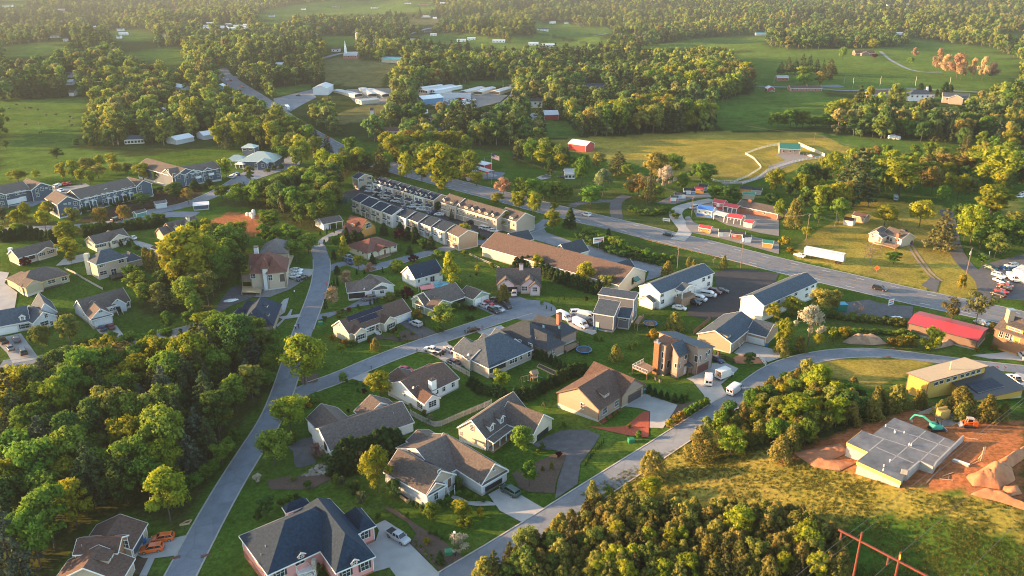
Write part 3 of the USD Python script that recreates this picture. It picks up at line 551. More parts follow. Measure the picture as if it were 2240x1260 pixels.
 def dish(s,p):
  k=s.onroof(p)
  if k is not None:
   q,nn=k;dd=unit(np.array([-.5,-.4,.75]));o=s.put('dish_arm',cyl(q-[0,0,.1],q+[0,0,.5],.03,n=5),steel_m)
   s.put('satellite_dish',cyl(q+[0,0,.5],q+[0,0,.5]+dd*.12,.12,.38,n=12),mat('dish_grey',(.5,.5,.5)),o)
  return s
 def dormer(s,p,w=1.5,h=1.2,wall=None,roof=None,kind='g',win=(.7,.9),rise=None,ov=.22):
  k=s.onroof(p)
  if k is None:return s
  q,nn=k;out=unit(np.array([nn[0],nn[1],0]));side=np.array([-out[1],out[0],0]);slope=np.hypot(nn[0],nn[1])/nn[2]
  rise=(w/2*.8 if kind=='g' else.35)if rise is None else rise
  F=lambda m:(np.asarray(m[0])[:,:1]*side-np.asarray(m[0])[:,1:2]*out+np.asarray(m[0])[:,2:]*np.array([0,0,1.0])+q,np.asarray(m[1]))
  dep=(h+rise)/slope;wm=s.wall if wall is None else WALL[wall];rm=s.roof if roof is None else ROOF[roof]
  if kind=='g':
   v=np.array([(-w/2,0,-.25),(w/2,0,-.25),(w/2,0,h),(0,0,h+rise),(-w/2,0,h)]+[(-w/2,dep,-.25),(w/2,dep,-.25),(w/2,dep,h),(0,dep,h+rise),(-w/2,dep,h)])
   f=[[0,1,2],[0,2,3],[0,3,4]]+[[i,(i+1)%5+5,(i+1)%5]for i in range(5)]+[[i,i+5,(i+1)%5+5]for i in range(5)]
   o=s.put('dormer',F((v,np.array(f))),wm)
   kk=rise/(w/2);e=ov;t=.14
   for sg in(-1,1):
    a=np.array([(sg*(w/2+e),-e,h-kk*e),(sg*(w/2+e),dep,h-kk*e),(0,dep,h+rise),(0,-e,h+rise)])+[0,0,.16]
    s.put('dormer_roof',F(hexa(np.vstack([a-[0,0,t],a]))),rm,o)
    b=a-[0,0,t/2];s.put('dormer_trim',F(bar(b[0]-[0,.02,.03],b[3]-[0,.02,.03],.05,.2)),s.trim,o)
  else:
   dep=h/(slope*.72)
   v=[(-w/2,0,-.25),(w/2,0,-.25),(w/2,dep,-.25),(-w/2,dep,-.25),(-w/2,0,h),(w/2,0,h),(w/2,dep,h+dep*slope*.28),(-w/2,dep,h+dep*slope*.28)]
   o=s.put('dormer',F(hexa(v)),wm)
   a=np.array([(-w/2-ov,-ov,h+.04),(w/2+ov,-ov,h+.04),(w/2+ov,dep+.3,h+.04+(dep+.3)*slope*.28),(-w/2-ov,dep+.3,h+.04+(dep+.3)*slope*.28)])
   s.put('dormer_roof',F(hexa(np.vstack([a,a+[0,0,.14]]))),rm,o)
  if win:
   a,b=win;zc=h*.52
   s.put('dormer_window',[F(box(-a/2-.08,a/2+.08,-.06,.0,zc+b/2,zc+b/2+.1)),F(box(-a/2-.08,a/2+.08,-.06,.0,zc-b/2-.1,zc-b/2)),F(box(-a/2-.08,-a/2,-.05,.0,zc-b/2,zc+b/2)),F(box(a/2,a/2+.08,-.05,.0,zc-b/2,zc+b/2)),F(box(-a/2,a/2,-.045,0,zc-.03,zc+.03)),F(box(-.03,.03,-.04,0,zc-b/2,zc+b/2))],white,o)
   s.put('dormer_pane',F(box(-a/2,a/2,-.03,.0,zc-b/2,zc+b/2)),pane_m,o)
  return s
 def solar(s,quad,nx,ny,skip=()):
  P=[s.onroof(p)for p in quad]
  if any(k is None for k in P):return s
  nn=P[0][1];c=[k[0]for k in P];q0=c[0]+nn*.14
  U=unit((c[1]-c[0])+(c[2]-c[3]));V=np.cross(nn,U);V=V if V@(c[3]-c[0])>0 else-V
  lu=.5*(np.linalg.norm(c[1]-c[0])+np.linalg.norm(c[2]-c[3]));lv=.5*((c[3]-c[0])@V+(c[2]-c[1])@V)
  for i in range(nx):
   for j in range(ny):
    if(i,j)in skip:continue
    a,b=q0+U*lu*i/nx+V*lv*j/ny,q0+U*(lu*(i+1)/nx-.05)+V*(lv*(j+1)/ny-.05)
    k=[a,a+U*(lu/nx-.05),b,a+V*(lv/ny-.05)]
    m=hexa([p_ for p_ in k]+[p_+nn*.05 for p_ in k]);fl=np.cross(U,V)@nn<0
    o=s.put('solar_panel',(m[0],m[1][:,::-1]if fl else m[1]),panel_m)
  fr=[bar(q0+U*t*lu-nn*.06,q0+V*lv+U*t*lu-nn*.06,.05)for t in(.02,.5,.98)]+[bar(q0-nn*.02+V*lv*t,q0+U*lu+V*lv*t-nn*.02,.05,.06)for t in(0,1)]
  s.put('panel_rail',fr,steel_m)
  return s
 def rail(s,pts,h=1.0,z=0.0,m=None,post=1.6,name='railing'):
  """railing along pixels on the plane z metres above the house's base"""
  P=[on_plane(*s.px(p),s.zb+z)for p in pts];ms=[]
  for a,b in zip(P,P[1:]):
   n=max(1,int(np.linalg.norm(b-a)/.45))
   ms+=[bar(a+[0,0,h],b+[0,0,h],.09,.07),bar(a+[0,0,.12],b+[0,0,.12],.06)]
   for i in range(n+1):q=a+(b-a)*i/n;ms.append(bar(q,q+[0,0,h],.05 if i%4 else.11))
  s.put(name,ms,m or white);return s
 def deck(s,pts,z,th=.2,m=None,posts=True,name='deck'):
  P=np.array([on_plane(*s.px(p),s.zb+z)for p in pts]);pg=Polygon(P[:,:2])
  s.put(name,prism(pg,s.zb+z-th,s.zb+z),m or woodm)
  if posts and z>.5:
   for q in P:s.put('deck_post',bar([q[0],q[1],s.zb-1.0],[q[0],q[1],s.zb+z-th],.15),m or woodm)
  return s
 def steps(s,a,b,z0,z1,w=1.4,m=None,n=None):
  """a stair from pixel a (top, at z1) to pixel b (bottom, at z0)"""
  A,B=on_plane(*s.px(a),s.zb+z1),on_plane(*s.px(b),s.zb+z0);n=n or max(2,int((z1-z0)/.18));d=B-A;d[2]=0;t=unit(d);k=np.array([-t[1],t[0],0])
  for i in range(n):
   q=A+d*(i+.5)/n;zz=s.zb+z1-(z1-z0)*(i+1)/n;hl=np.linalg.norm(d)/n/2+.02
   c=[q-t*hl-k*w/2,q+t*hl-k*w/2,q+t*hl+k*w/2,q-t*hl+k*w/2]
   s.put('step',hexa([[*p[:2],zz-.16]for p in c]+[[*p[:2],zz]for p in c]),m or white)
  for sg in(-1,1):
   s.put('handrail',[bar(A+k*sg*w/2+[0,0,.95],B+k*sg*w/2+[0,0,.95],.08),bar(A+k*sg*w/2,A+k*sg*w/2+[0,0,1],.1),bar(B+k*sg*w/2,B+k*sg*w/2+[0,0,1],.1)],m or white)
  return s
# ------ the houses of the near streets
def R7(x,y):return(x,y,7.0)
PX=(0,0,1.0)
h=House('house','pink house with dark hipped roof, arched dormers and white front stair',R7(520,1080),'pink','charcoal',base='brick')
h.block('h',(1500,1220),(2110,960),(1440,75),3.7,4.3)
h.block('h',(455,1250),(1900,590),(150,590),3.7,4.5)
h.block('h',(1850,600),(2120,490),(1900,210),3.7,2.2)
h.block('h',(740,300),(1115,160),(680,205),3.6,1.4)
h.win([(650,1215),(1660,1210),(1945,1105),(1940,630)],1.5,1.7,sh=True,grid=(1,1)).win([(950,1040,1.8,1.1)])
h.dormer((975,985),1.3,.8,win=(.55,.8)).dormer((1790,1085),1.3,.8,win=(.55,.8)).vents([(425,815),(360,945)])
h.deck([(850,1150),(1150,1040),(1190,1160),(920,1240)],1.35,m=white).rail([(850,1150),(920,1130)],z=1.35).rail([(1070,1075),(1150,1040),(1165,1110)],z=1.35).steps((985,1150),(1100,1330),0,1.3,w=2.3)
h.put('stone_pier',bar(on_plane(*h.px((1160,1000)),h.zb+3.4)-[0,0,3.6],on_plane(*h.px((1160,1000)),h.zb+3.4),.8),WALL['stone'])
h=House('house','pale grey house with solar panels, two front gables and an open garage',R7(840,920),'lightgrey','taupe')
h.block('x',(1490,990),(1905,755),(740,480),2.9,3.5,gable='beige')
h.block('x',(640,1140),(1110,825),(60,745),2.9,3.5,gable='beige')
h.solar([(505,520),(750,668),(600,1050),(310,850)],4,3)
h.block('r',(850,880),(1330,634),('R',772,300),2.88,3.45,base=False)
h.block('x',(650,1155),(955,980),3.0,2.85,1.9,gable='beige')
h.block('s',(1500,1010),(1912,770),.9,2.75,.35,open_=-1,base=False).block('s',(660,1170),(965,992),.8,2.6,.3,open_=-1,base=False)
h.block('r',(335,310),(600,470),(690,140),3.0,1.4,open_=3,floor=.5)
h.win([(795,1145,1.0,1.9),(845,795,.7,1.2),(1685,725,.7,1.2)]).opening((1680,1015),4.9,2.2).door((1000,950))
h.rail([(930,1020),(1000,1150)],z=.6).rail([(1080,1050),(1085,1130)],z=.3)
h=House('house','grey roofed white house with two rear wings beside the tall dark hedge',R7(640,850),'white','taupe')
h.block('r',(575,960),(1865,515),(820,435),3.0,3.0)
h.block('x',(200,455),(690,290),(440,752),3.0,2.6)
h.block('x',(935,345),(1460,155),(1070,480),3.0,2.9)
h.garage((305,650),4.9,2.2).opening((505,880),1.6,2.1).vents([(1550,385),(1805,480)])
h.steps((505,930),(420,1040),0,.9,w=1.5,m=woodm)
h=House('house','white house with two roof dormers and open garage above dark asphalt drive',R7(960,840),'cream','taupe',base='white')
h.block('r',(725,845),(1360,390),(275,665),3.2,3.5)
h.block('x',(1450,770),(1755,530),(900,560),3.2,3.3)
h.block('s',(840,905),(1160,665),(730,850),2.7,.55,open_=4,floor=.4,base=False)
h.win([(510,670,1.0,1.6),(338,755,.7,1.0)],grid=(1,3)).dormer((815,715),1.4,1.5,wall='white').dormer((970,598),1.4,1.5,wall='white').opening((1590,785),4.9,2.4)
h=House('house','tan house with red-brown roof, long roof dormer and dark garage door',R7(1200,770),'tan','brown',browntrim)
h.block('r',(780,895),(1250,590),(150,600),3.4,3.8)
h.block('x',(1120,690),(1485,490),(490,420),3.4,3.4,gable='taupe')
h.block('s',(1215,645),(1490,500),1.0,2.9,.4,open_=-1,base=False)
h.win([(515,825,1.0,1.5)]).win([(860,900,1.9,1.6),(1040,785,1.7,1.6)],grid=(3,1)).garage((1315,680),5.0,2.2,garage_dark).dormer((890,685),2.2,.9,kind='s',win=(1.2,.45),wall='beige').vents([(725,370),(360,500)])
h=House('house','tall modern three-storey house with slanted roofs and timber chimney column',R7(1360,690),'taupe','bluegrey',browntrim)
h.block('S',(545,245),(1170,490),(1415,470),6.9,2.3,ov=.5)
h.block('s',(880,645),(1042,565),('S',690,470),7.0,3.0)
h.block('s',(690,468),(845,375),('S',385,450),9.4,.3,roof='brown')
h.block('s',(1030,800),(1112,757),(1010,700),3.3,.8,open_=2,base=False)
h.win([(630,605,.6,1.7),(620,780,.6,1.9),(715,740,1.5,2.1),(830,770,.6,1.2),(980,630,1.1,1.4),(1140,665,1.1,1.8),(1200,665,.6,1.8),(1290,620,.6,1.8),(1335,560,.8,1.2),(885,765,.5,1.4)],grid=(0,0))
h.garage((1240,805),4.8,2.3,mat('garage_red',(.13,.04,.03),.6)).door((970,840),1.0,2.2,white)
h.deck([(165,800),(335,710),(520,800),(390,900)],2.0).rail([(390,895),(165,800),(335,710)],z=2.0)
k=h.hit((545,620))
if k:
 F=h.onwall(k)
 for i in range(6):h.put('timber_board',F(box(-.8+i*.27,-.56+i*.27,-.75,.0,-5.2,4.0)),WALL['wood'])
 h.put('chimney_cap',[F(box(-.9,.9,-.85,.0,4.0,4.25)),F(box(-.2,.2,-.6,-.2,4.25,5.0))],steel_m)
h=House('house','tan ranch house with white garage door at the top of its drive',R7(1360,690),'tan','bluegrey')
h.block('r',(1690,430),(2080,120),(1145,280),3.6,2.5)
h.block('r',(1905,255),(2215,335),11,3.2,2.2)
h.win([(1700,445,.7,1.3)]).dormer((1645,338),2.4,.8,kind='s',win=(1.8,.4)).garage((2040,400),5.2,2.3).rail([(1760,440),(1810,490)],z=.8).rail([(1815,390),(1855,440)],z=.8)
h=House('house','white house with brown roof, white chimney and arched sunroom window','61','white','brown')
h.block('r',(1385,995),(1755,818),(1135,850),3.1,2.7)
h.block('x',(1450,1042),(1592,985),6.5,3.0,1.7)
h.block('x',(1118,800),(1330,745),(1240,880),3.0,1.7)
h.win([(1412,1050,2.2,1.5),(1520,1035,2.2,1.6)],grid=(2,2)).win([(1557,930),(1617,905),(1697,868)],1.0,1.5).win([(1280,960,.6,.8)]).chimney((1520,900),1.7,1.3,2.4,'white').dish((1355,915)).vents([(1620,830)])
h=House('house','beige house with large two-toned hipped roof and covered back porch',R7(960,680),'beige','bluegrey')
h.block('h',(765,885),(1445,590),(200,600),3.2,4.6,hip=.72)
h.block('x',(215,570),(560,480),(700,700),3.2,2.6)
h.block('x',(580,475),(770,395),(850,640),3.2,1.9)
h.block('x',(770,395),(975,330),(950,600),3.2,2.2)
h.win([(1100,770),(1140,755),(1178,742),(1260,705),(1380,660)],.95,1.6,grid=(0,1)).win([(285,690,1,1.6),(475,770,.6,.8),(600,830,.6,.9)]).opening((900,850),6.0,2.3).dish((450,700)).vents([(1060,480),(585,540)])
h.deck([(690,960),(870,1040),(1040,940),(880,860)],.7,m=concrete).rail([(700,950),(840,1040)],z=.7,m=woodm)
h=House('house','taupe house with dark roof, brick chimney and rear deck',R7(960,680),'taupe','dark',browntrim)
h.block('h',(1660,620),(1950,490),(1015,320),3.3,2.8)
h.block('h',(1870,410),(2135,292),(1560,150),3.3,3.0)
h.block('h',(1400,560),(1850,360),(1300,140),3.25,3.9)
h.block('x',(1400,210),(1620,110),(1650,330),3.3,2.4)
h.win([(1725,630),(1757,618)],.85,1.5).win([(1400,525,1.4,1.0),(1240,465,1.2,.8)]).chimney((1840,150),1.5,1.0,2.3).vents([(1410,395),(1480,425)])
h.deck([(1880,560),(2080,480),(2140,525),(1960,620)],.9).rail([(1960,620),(2140,525),(2080,480)],z=.9,m=woodm)
for p in((1600,240),(1840,255)):
 k=h.onroof(p)
 if k:h.put('skylight',bar(k[0]-unit(np.cross(k[1],[1,0,0]))*.5+k[1]*.05,k[0]+unit(np.cross(k[1],[1,0,0]))*.5+k[1]*.05,.6,.12,up=k[1]),mglass('skylight_glass',(.2,.3,.32)))
h=House('house','tall slate blue house of stepped single-slope roofs with trampoline behind','62','slate','bluegrey')
h.block('s',(740,92),(1055,140),(1130,95),8.0,.5)
h.block('s',(695,255),(880,285),(945,220),5.6,2.4)
h.block('s',(905,288),(1015,302),5.0,4.0,1.5)
h.win([(958,305,2.0,.6),(1038,300,.7,1.1),(1088,175,.8,1.4),(1062,210,.5,1.7)],grid=(0,0)).door((735,360),.9,2.0,white)
h.deck([(1060,330),(1100,270),(1130,290),(1085,350)],2.4).rail([(1085,350),(1130,290)],z=2.4,m=woodm)
h=House('house','cream house with brown roof carrying rows of solar panels','61','cream','brown')
h.block('r',(800,437),(1340,238),(655,362),2.9,3.2)
h.block('x',(850,442),(965,402),5.0,2.9,1.5)
h.block('x',(1105,350),(1207,302),5.5,2.9,1.6)
h.win([(905,458,2.2,1.5),(1165,362,2.2,1.5)],sh=True,grid=(2,1)).win([(995,392,1.8,1.4)],sh=True).win([(960,405,.6,1.3),(720,355,.5,.9)]).garage((1275,305),5.6,2.2).door((1045,380)).vents([(1090,215)])
h.solar([(778,290),(1075,187),(1095,222),(800,332)],11,1).solar([(873,306),(1037,252),(1056,292),(903,346)],6,1).solar([(1157,185),(1285,140),(1335,215),(1205,268)],6,2)
h.steps((1025,400),(1065,440),0,.7,w=1.3)
h=House('house','green house with grey roof, yellow-lit gable and shaded front porch',R7(860,580),'green','taupe')
h.block('r',(482,638),(900,520),(235,525),2.8,2.5)
h.block('r',(640,640),(1125,482),12,2.8,3.4)
h.block('x',(615,690),(905,572),9,2.8,2.3)
h.win([(405,650,1.8,1.4)],sh=True).win([(590,722,.8,1.2)]).vents([(630,495),(525,610)]).opening((1030,540),5,1.8)
h=House('garage','green detached double garage with two white doors',R7(860,580),'green','taupe',cat='garage')
h.block('x',(1225,530),(1485,437),(1000,435),3.0,1.9)
h.garage((1298,562),2.7,2.2).garage((1405,522),2.7,2.2)
h=House('house','white ranch house with grey roof and dark open carport beside arborvitae row','31','white','taupe')
h.block('h',(785,1263),(1132,1230),10,3.0,2.4)
h.block('x',(875,1172),(1090,1125),(1000,1240),3.0,2.0)
h.opening((865,1282),5.6,2.2).win([(1085,1250,1.3,1.2),(1010,1258,.9,.8)]).dish((935,1240))
h=House('house','white house with steep dark roof behind the tall yellow tree',R7(860,580),'white','charcoal')
h.block('r',(340,218),(770,98),(110,112),3.3,3.6)
h.win([(395,245,.8,1.1),(510,215,.8,.9),(243,110,.6,1.4)]).win([(600,212,1.8,2.0)],grid=(1,0)).vents([(435,145)])
h.deck([(560,270),(700,230),(760,260),(620,310)],.9,m=white).rail([(560,275),(620,315),(760,265)],z=.9)
h=House('house','pale pink house with three front gables and grey hatchback in its drive',PX,'palepink','taupe',browntrim)
h.block('r',(1086,622),(1184,622),11,3.0,4.0)
h.block('x',(1087,624),(1128,623),5,3.0,2.6).block('x',(1137,625),(1180,625),5,3.0,2.8).block('x',(1157,629),(1184,629),4,3.0,1.9)
h.win([(1107.5,613,.8,1.0)]).win([(1147,631,1.8,1.6),(1170,633,1.5,1.6)],grid=(3,1)).opening((1119,634),4,2.1).chimney((1140,588),1.4,1,1.8,'palepink')
h=House('house','lodge style house with red-brown hip roof and timber gable porch','31','cream','redbrown',browntrim,base='stone')
h.block('h',(955,920),(1225,842),(825,838),3.0,2.9)
h.block('x',(1055,908),(1165,872),5,3.1,1.5,open_=2,floor=.3,wall='wood')
h.win([(880,900),(920,915),(1000,928),(1195,862),(1050,900)],1.1,1.3).door((1110,910)).chimney((1040,758),2.2,1,1.3,'brick')
h=House('house','orange gabled barn style house with red-brown roof','31','orange','redbrown',browntrim,base='wood')
h.block('x',(885,742),(1040,692),(775,695),3.0,4.4)
h.block('s',(735,745),(885,760),5,2.6,1.6,open_=4)
h.win([(965,682,2.8,2.0)],grid=(3,1)).dormer((835,690),2.6,1.2,kind='s',wall='wood')
h=House('pavilion','white open pavilion with grey gable roof on the lawn above the houses','31','white','taupe',cat='pavilion')
h.block('r',(578,672),(752,640),(515,632),2.9,1.5,open_=4)
h.block('r',(578,676),(632,665),(520,634),2.7,1.2)
h=House('house','large red-brown roofed mansion with turret, stacked decks and four cars outside',R7(480,500),'beige','redbrown',browntrim)
h.block('h',(455,692),(1030,655),14,6.2,5.0)
h.block('r',(442,560),(640,552),9,6.6,2.6)
h.block('h',(710,692),(1007,655),8,6.3,4.2)
h.block('h',(600,390),(1050,375),13,7.0,3.4,roof='grey')
h.block('h',(628,614),(752,606),4.4,8.2,3.0,wall='lightgrey')
h.win([(512,730,1.6,1.6),(778,750,1.3,2.2)]).door((958,752),1.6,2.8,darktrim)
h.deck([(345,700),(480,700),(490,810),(345,805)],3.2).rail([(345,700),(345,805),(490,812)],z=3.2,m=browntrim)
h.deck([(350,880),(490,880),(640,930),(630,980),(340,970)],.9,m=lightwood)
k=on_plane(*h.px((575,420)),h.zb+8);h.put('chimney',bar(k-[0,0,8],k+[0,0,3.4],1.3),WALL['lightgrey']);h.put('chimney_cap',bar(k+[0,0,3.41],k+[0,0,3.7],1.6),darktrim)
h=House('house','taupe house with big charcoal hip roof beside the street junction',R7(480,620),'taupe','charcoal',browntrim)
h.block('h',(262,668),(828,642),(540,330),3.2,4.6,hip=.8)
h.block('h',(85,600),(330,600),9,3.2,2.4)
h.block('x',(640,480),(880,318),8,3.3,2.2)
h.dormer((740,360),2.0,.7,kind='s',win=(1.2,.3)).dormer((760,490),2.0,.7,kind='s',win=(1.2,.3)).vents([(498,465)]).garage((650,712),4.8,2.0,mat('garage_tan',(.36,.29,.23),.6))
h=House('house','brown roofed house with timber dormer and two orange cars on its drive','90','beige','brown')
h.block('r',(1140,1035),(1275,805),(835,815),3.0,2.4)
h.block('r',(1045,1310),(1165,1107),(500,1245),3.0,3.3)
h.block('x',(1015,1065),(1110,905),(700,965),4.8,1.6,wall='wood')
h.win([(1078,985,1.2,1.7)]).garage((1190,975),4.8,2.2,mat('garage_navy',(.03,.045,.075),.5)).dormer((960,1118),2.4,.8,kind='s').vents([(705,1005),(615,1180)])
h=House('house','light grey house with white garage door and two dark cars in front',R7(0,600),'lightgrey','taupe',base='stone')
h.block('r',(1300,605),(2005,402),(1145,485),2.9,3.5)
h.block('x',(1385,694),(1732,607),9,2.9,2.8)
h.block('x',(1690,475),(1938,448),4,3.0,2.0)
h.block('s',(1400,705),(1735,618),.8,2.7,.3,open_=-1,base=False)
h.win([(1275,610,.8,1.4),(1335,680,.8,1.4),(1955,455,1.1,1.6)]).win([(1540,568,1.1,.6),(1785,405,.8,.45),(1700,540,1,1),(1745,530,1,1)]).garage((1580,737),4.9,2.2).opening((1815,540),1.4,2.1).rail([(1780,560),(1815,630)],z=.3).rail([(1850,500),(1890,610)],z=.3)
h=House('house','pale house with dark blue-grey roof, round dormer and four cars on its drive',R7(0,600),'lightgrey','bluegrey')
h.block('r',(-260,850),(462,717),10,3.0,3.5)
h.block('x',(500,755),(880,634),9,3.0,2.7)
h.block('x',(560,650),(885,580),11,3.1,3.9)
h.dormer((350,702),1.5,1.2,wall='white').win([(385,792,2.3,1.4)],sh=True).win([(705,635,.9,1.2)]).win([(680,752,2.4,1.4),(790,747,.8,1.4),(845,740,.8,1.4)]).garage((75,878),5.2,2.2).door((230,848),1.3,2.1,white)
h=House('house','olive green house with beige front gable and dark back deck','30','olive','taupe',lightwood)
h.block('h',(180,1212),(602,1104),11,3.0,3.2)
h.block('h',(42,1140),(250,1082),(130,1215),3.0,2.4)
h.block('x',(215,1220),(372,1172),5,3.0,1.9,gable='beige')
h.win([(553,1138,1.7,1.4),(445,1165,2.4,1.2)]).deck([(380,1230),(540,1190),(530,1160),(390,1195)],.5,m=darktrim)
h=House('house','tall beige two-storey house with hipped blue-grey roof and stone side chimney','30','beige','bluegrey')
h.block('h',(825,1022),(1097,953),(752,976),5.6,3.4)
h.block('h',(1095,1000),(1232,966),8,3.2,2.4)
h.win([(870,1027,1.2,1.2),(897,1020,.6,.8),(1043,985,1.9,1.4),(890,1090,2.4,1.4),(980,1078,1.8,2.0),(1087,1037,.8,1.0)])
k=Q(*Z('30',778,1100));h.put('chimney',bar(k+[0,0,-.5],[k[0],k[1],h.zb+8.0],1.5),WALL['cream']);h.deck([(940,1110),(1090,1075),(1110,1100),(960,1140)],.8,m=darktrim).rail([(960,1140),(1110,1100)],z=.8,m=darktrim)
h=House('house','cream house with black shutters and a white car at its side','30','cream','taupe')
h.block('r',(822,848),(1115,776),9,2.9,2.5)
h.block('x',(945,823),(1115,780),8,2.9,2.1)
h.win([(842,858),(888,848),(990,825),(1062,808),(1087,800)],1.1,1.3,sh=True).door((945,842))
h=House('house','beige cape house with two dormers and brick chimney below the blue apartments','30','beige','taupe',browntrim)
h.block('r',(1490,747),(1740,682),8.5,2.9,3.4).block('r',(1408,768),(1496,747),7,2.7,2.4)
h.dormer((1517,708),1.5,1.2).dormer((1610,683),1.5,1.2).win([(1462,776,1.0,1.3),(1522,758,1.0,1.3),(1612,735,1.0,1.3)]).door((1570,748)).garage((1695,732),2.8,2.0,garage_dark).chimney((1620,640),1.2,.9,1.4,'cream')
h=House('house','low beige ranch house with white side chimney and purple shrub in front','30','beige','taupe')
h.block('r',(155,965),(492,878),8.5,2.8,2.4).block('x',(318,927),(494,882),5,2.8,1.6)
h.win([(357,930,1.4,1.2),(437,908,1.4,1.2)],sh=True).opening((275,950),2,1.8)
k=Q(*Z('30',112,985));h.put('chimney',bar(k-[0,0,.5],[k[0],k[1],h.zb+5],1.2),WALL['white'])
h=House('house','small brown roofed house half hidden behind the tall yellow tree','30','beige','brown')
h.block('h',(1385,908),(1600,850),8,3.0,2.4)
h=House('house','blue-grey roof corner at the left edge below the lower lane','60','grey','bluegrey')
h.block('h',(-150,860),(360,842),10,3.0,2.8)
# ------ townhouses
TC=['white','lightgrey','beige','cream','white','tan']
for i in range(6):
 a=(1002+88*i,312+26*i);b=(a[0]+85,a[1]+25)
 h=House('townhouse',['white townhouse at the upper left end of the back row','grey townhouse second from the upper left end of the back row','beige gabled townhouse third along the back row','cream townhouse fourth along the back row','white townhouse fifth along the back row','tan townhouse at the lower right end of the navy-roofed back row'][i],'31',TC[i],'charcoal',cat='townhouse')
 h.block('r',a,b,(b[0]+88,b[1]-48),5.7,2.0,ov=.25)
 for u in(.3,.75):h.dormer((a[0]+85*u,a[1]+25*u-12),1.0,.8,win=(.6,.6),ov=.15)
 h.block('s',(a[0]+4,a[1]+68),(a[0]+62,a[1]+85),2.0,2.7,.7,open_=2,base=False)
 h.win([(a[0]+28,a[1]+38),(a[0]+62,a[1]+48)],.9,1.3,sh=True).door((a[0]+70,a[1]+88),.9,2.0)
LB=[(820,457,895,487,'cream'),(895,490,985,527,'beige'),(985,527,1075,562,'cream'),(1077,558,1168,595,'lightgrey'),(1185,582,1288,622,'white'),(1288,617,1392,657,'beige'),(1395,652,1502,694,'grey'),(1505,688,1622,737,'lightgrey'),(1630,732,1742,784,'tan')]
LL=['cream townhouse at the upper end of the front row beside the green fence','beige townhouse second from the upper end of the front row','cream townhouse third along the front row','blue-grey townhouse fourth along the front row','white townhouse in the middle of the front row','beige townhouse sixth along the front row','grey townhouse seventh along the front row','white-grey townhouse eighth along the front row','tan townhouse with brown roof at the lower end of the front row']
for i,(x0,y0,x1,y1,c)in enumerate(LB):
 h=House('townhouse',LL[i],'31',c,'taupe' if i==8 else 'charcoal',cat='townhouse')
 h.block('r',(x0,y0),(x1,y1),9.5,5.7,2.1,ov=.3)
 w,v=x1-x0,y1-y0
 h.block('s',(x0+2,y0+v*.02+62),(x0+w*.45,y0+v*.45+62),2.2,2.7,.7,open_=2,base=False)
 h.win([(x0+w*.3,y0+v*.3+28),(x0+w*.7,y0+v*.7+30),(x0+w*.75,y0+v*.75+75)],1.0,1.3,sh=True).vents([(x0+w*.6,y0+v*.6-25)])
for n,(a,b,nd,lab)in enumerate([((1588,480),(1716,522),2,'tan dormered townhouse block at the upper end of the brown-roofed row'),((1722,524),(2070,628),6,'long tan dormered townhouse block in the middle of the brown-roofed row'),((2075,600),(2240,652),2,'tan townhouse block at the lower right end behind the round yellow tree')]):
 h=House('townhouse',lab,'31','beige','taupe',cat='townhouse')
 h.block('r',a,b,11,5.7,2.9,ov=.3)
 w,v=b[0]-a[0],b[1]-a[1]
 for i in range(nd):
  u=(i+.5)/nd
  if i%3==1:h.dormer((a[0]+w*u,a[1]+v*u-14),2.2,.9,kind='s',win=(1.6,.5))
  else:h.dormer((a[0]+w*u,a[1]+v*u-14),1.2,.9)
 h.win([(a[0]+w*(i+.5)/(nd*2),a[1]+v*(i+.5)/(nd*2)+30)for i in range(nd*2)],.9,1.2)
 h.block('s',(a[0]+2,a[1]+58),(b[0]-10,b[1]+52),2.0,2.7,.7,open_=nd+1,base=False)
h=House('house','beige two-storey gabled house with dark roof above the townhouse car park','31','beige','charcoal')
h.block('x',(875,282),(1005,257),(830,264),5.8,1.9)
h.win([(908,290),(980,273),(976,316)],1.5,1.2,sh=True).block('s',(925,318),(958,312),1.8,2.6,.6,open_=2,base=False)
# ------ blue apartment blocks
def apt_windows(h,pts,w=1.3,g=(1,1)):h.win(pts,w,1.5,grid=g)
h=House('apartment_block','long blue apartment block with white trim and small front porches','30','navy','taupe',cat='apartment building')
h.block('r',(690,458),(1180,347),13,6.0,3.2).block('x',(485,505),(692,468),15,6.0,2.8).block('x',(1168,352),(1312,320),12,6.0,2.4).block('x',(850,408),(975,380),5,6.0,1.7).block('x',(1150,352),(1180,346),3,5.9,.8)
apt_windows(h,[(650,492),(648,545),(560,497,.9,.5),(598,492,.9,.5),(570,553,.9,.5),(745,455),(765,452),(826,436),(888,420),(928,413),(990,397),(1060,380),(1078,375),(1122,366),(1206,357),(1213,404),(698,520),(895,472),(912,468)])
for p in((740,505),(800,490),(935,470),(990,458),(1060,440),(1120,425)):
 k=h.hit(p)
 if k:F=h.onwall(k);h.put('porch',[F(box(-1.0,1.0,-1.6,.0,1.2,1.35)),F(box(-1.0,-.85,-1.6,-1.45,-1.4,1.2)),F(box(.85,1.0,-1.6,-1.45,-1.4,1.2)),F(bar((-1.05,-.8,1.3),(0,-.8,1.9),1.7,.12)),F(bar((1.05,-.8,1.3),(0,-.8,1.9),1.7,.12))],white);h.put('door_leaf',F(box(-.5,.5,-.04,0,-1.4,.8)),WALL['blue'])
h=House('apartment_block','blue apartment block with white trim cut by the left edge','30','navy','taupe',cat='apartment building')
h.block('r',(-230,465),(265,372),13,6.0,3.0).block('x',(265,380),(456,343),14,6.0,2.6).block('x',(-60,440),(60,420),5,6.0,1.6)
apt_windows(h,[(20,435),(62,428),(145,405),(165,400),(208,393),(318,382),(362,366),(400,360,.9,.5),(435,356),(20,490),(325,420)])
for p in((90,482),(148,470),(200,455)):h.garage(p,2.6,2.1,rows=3)
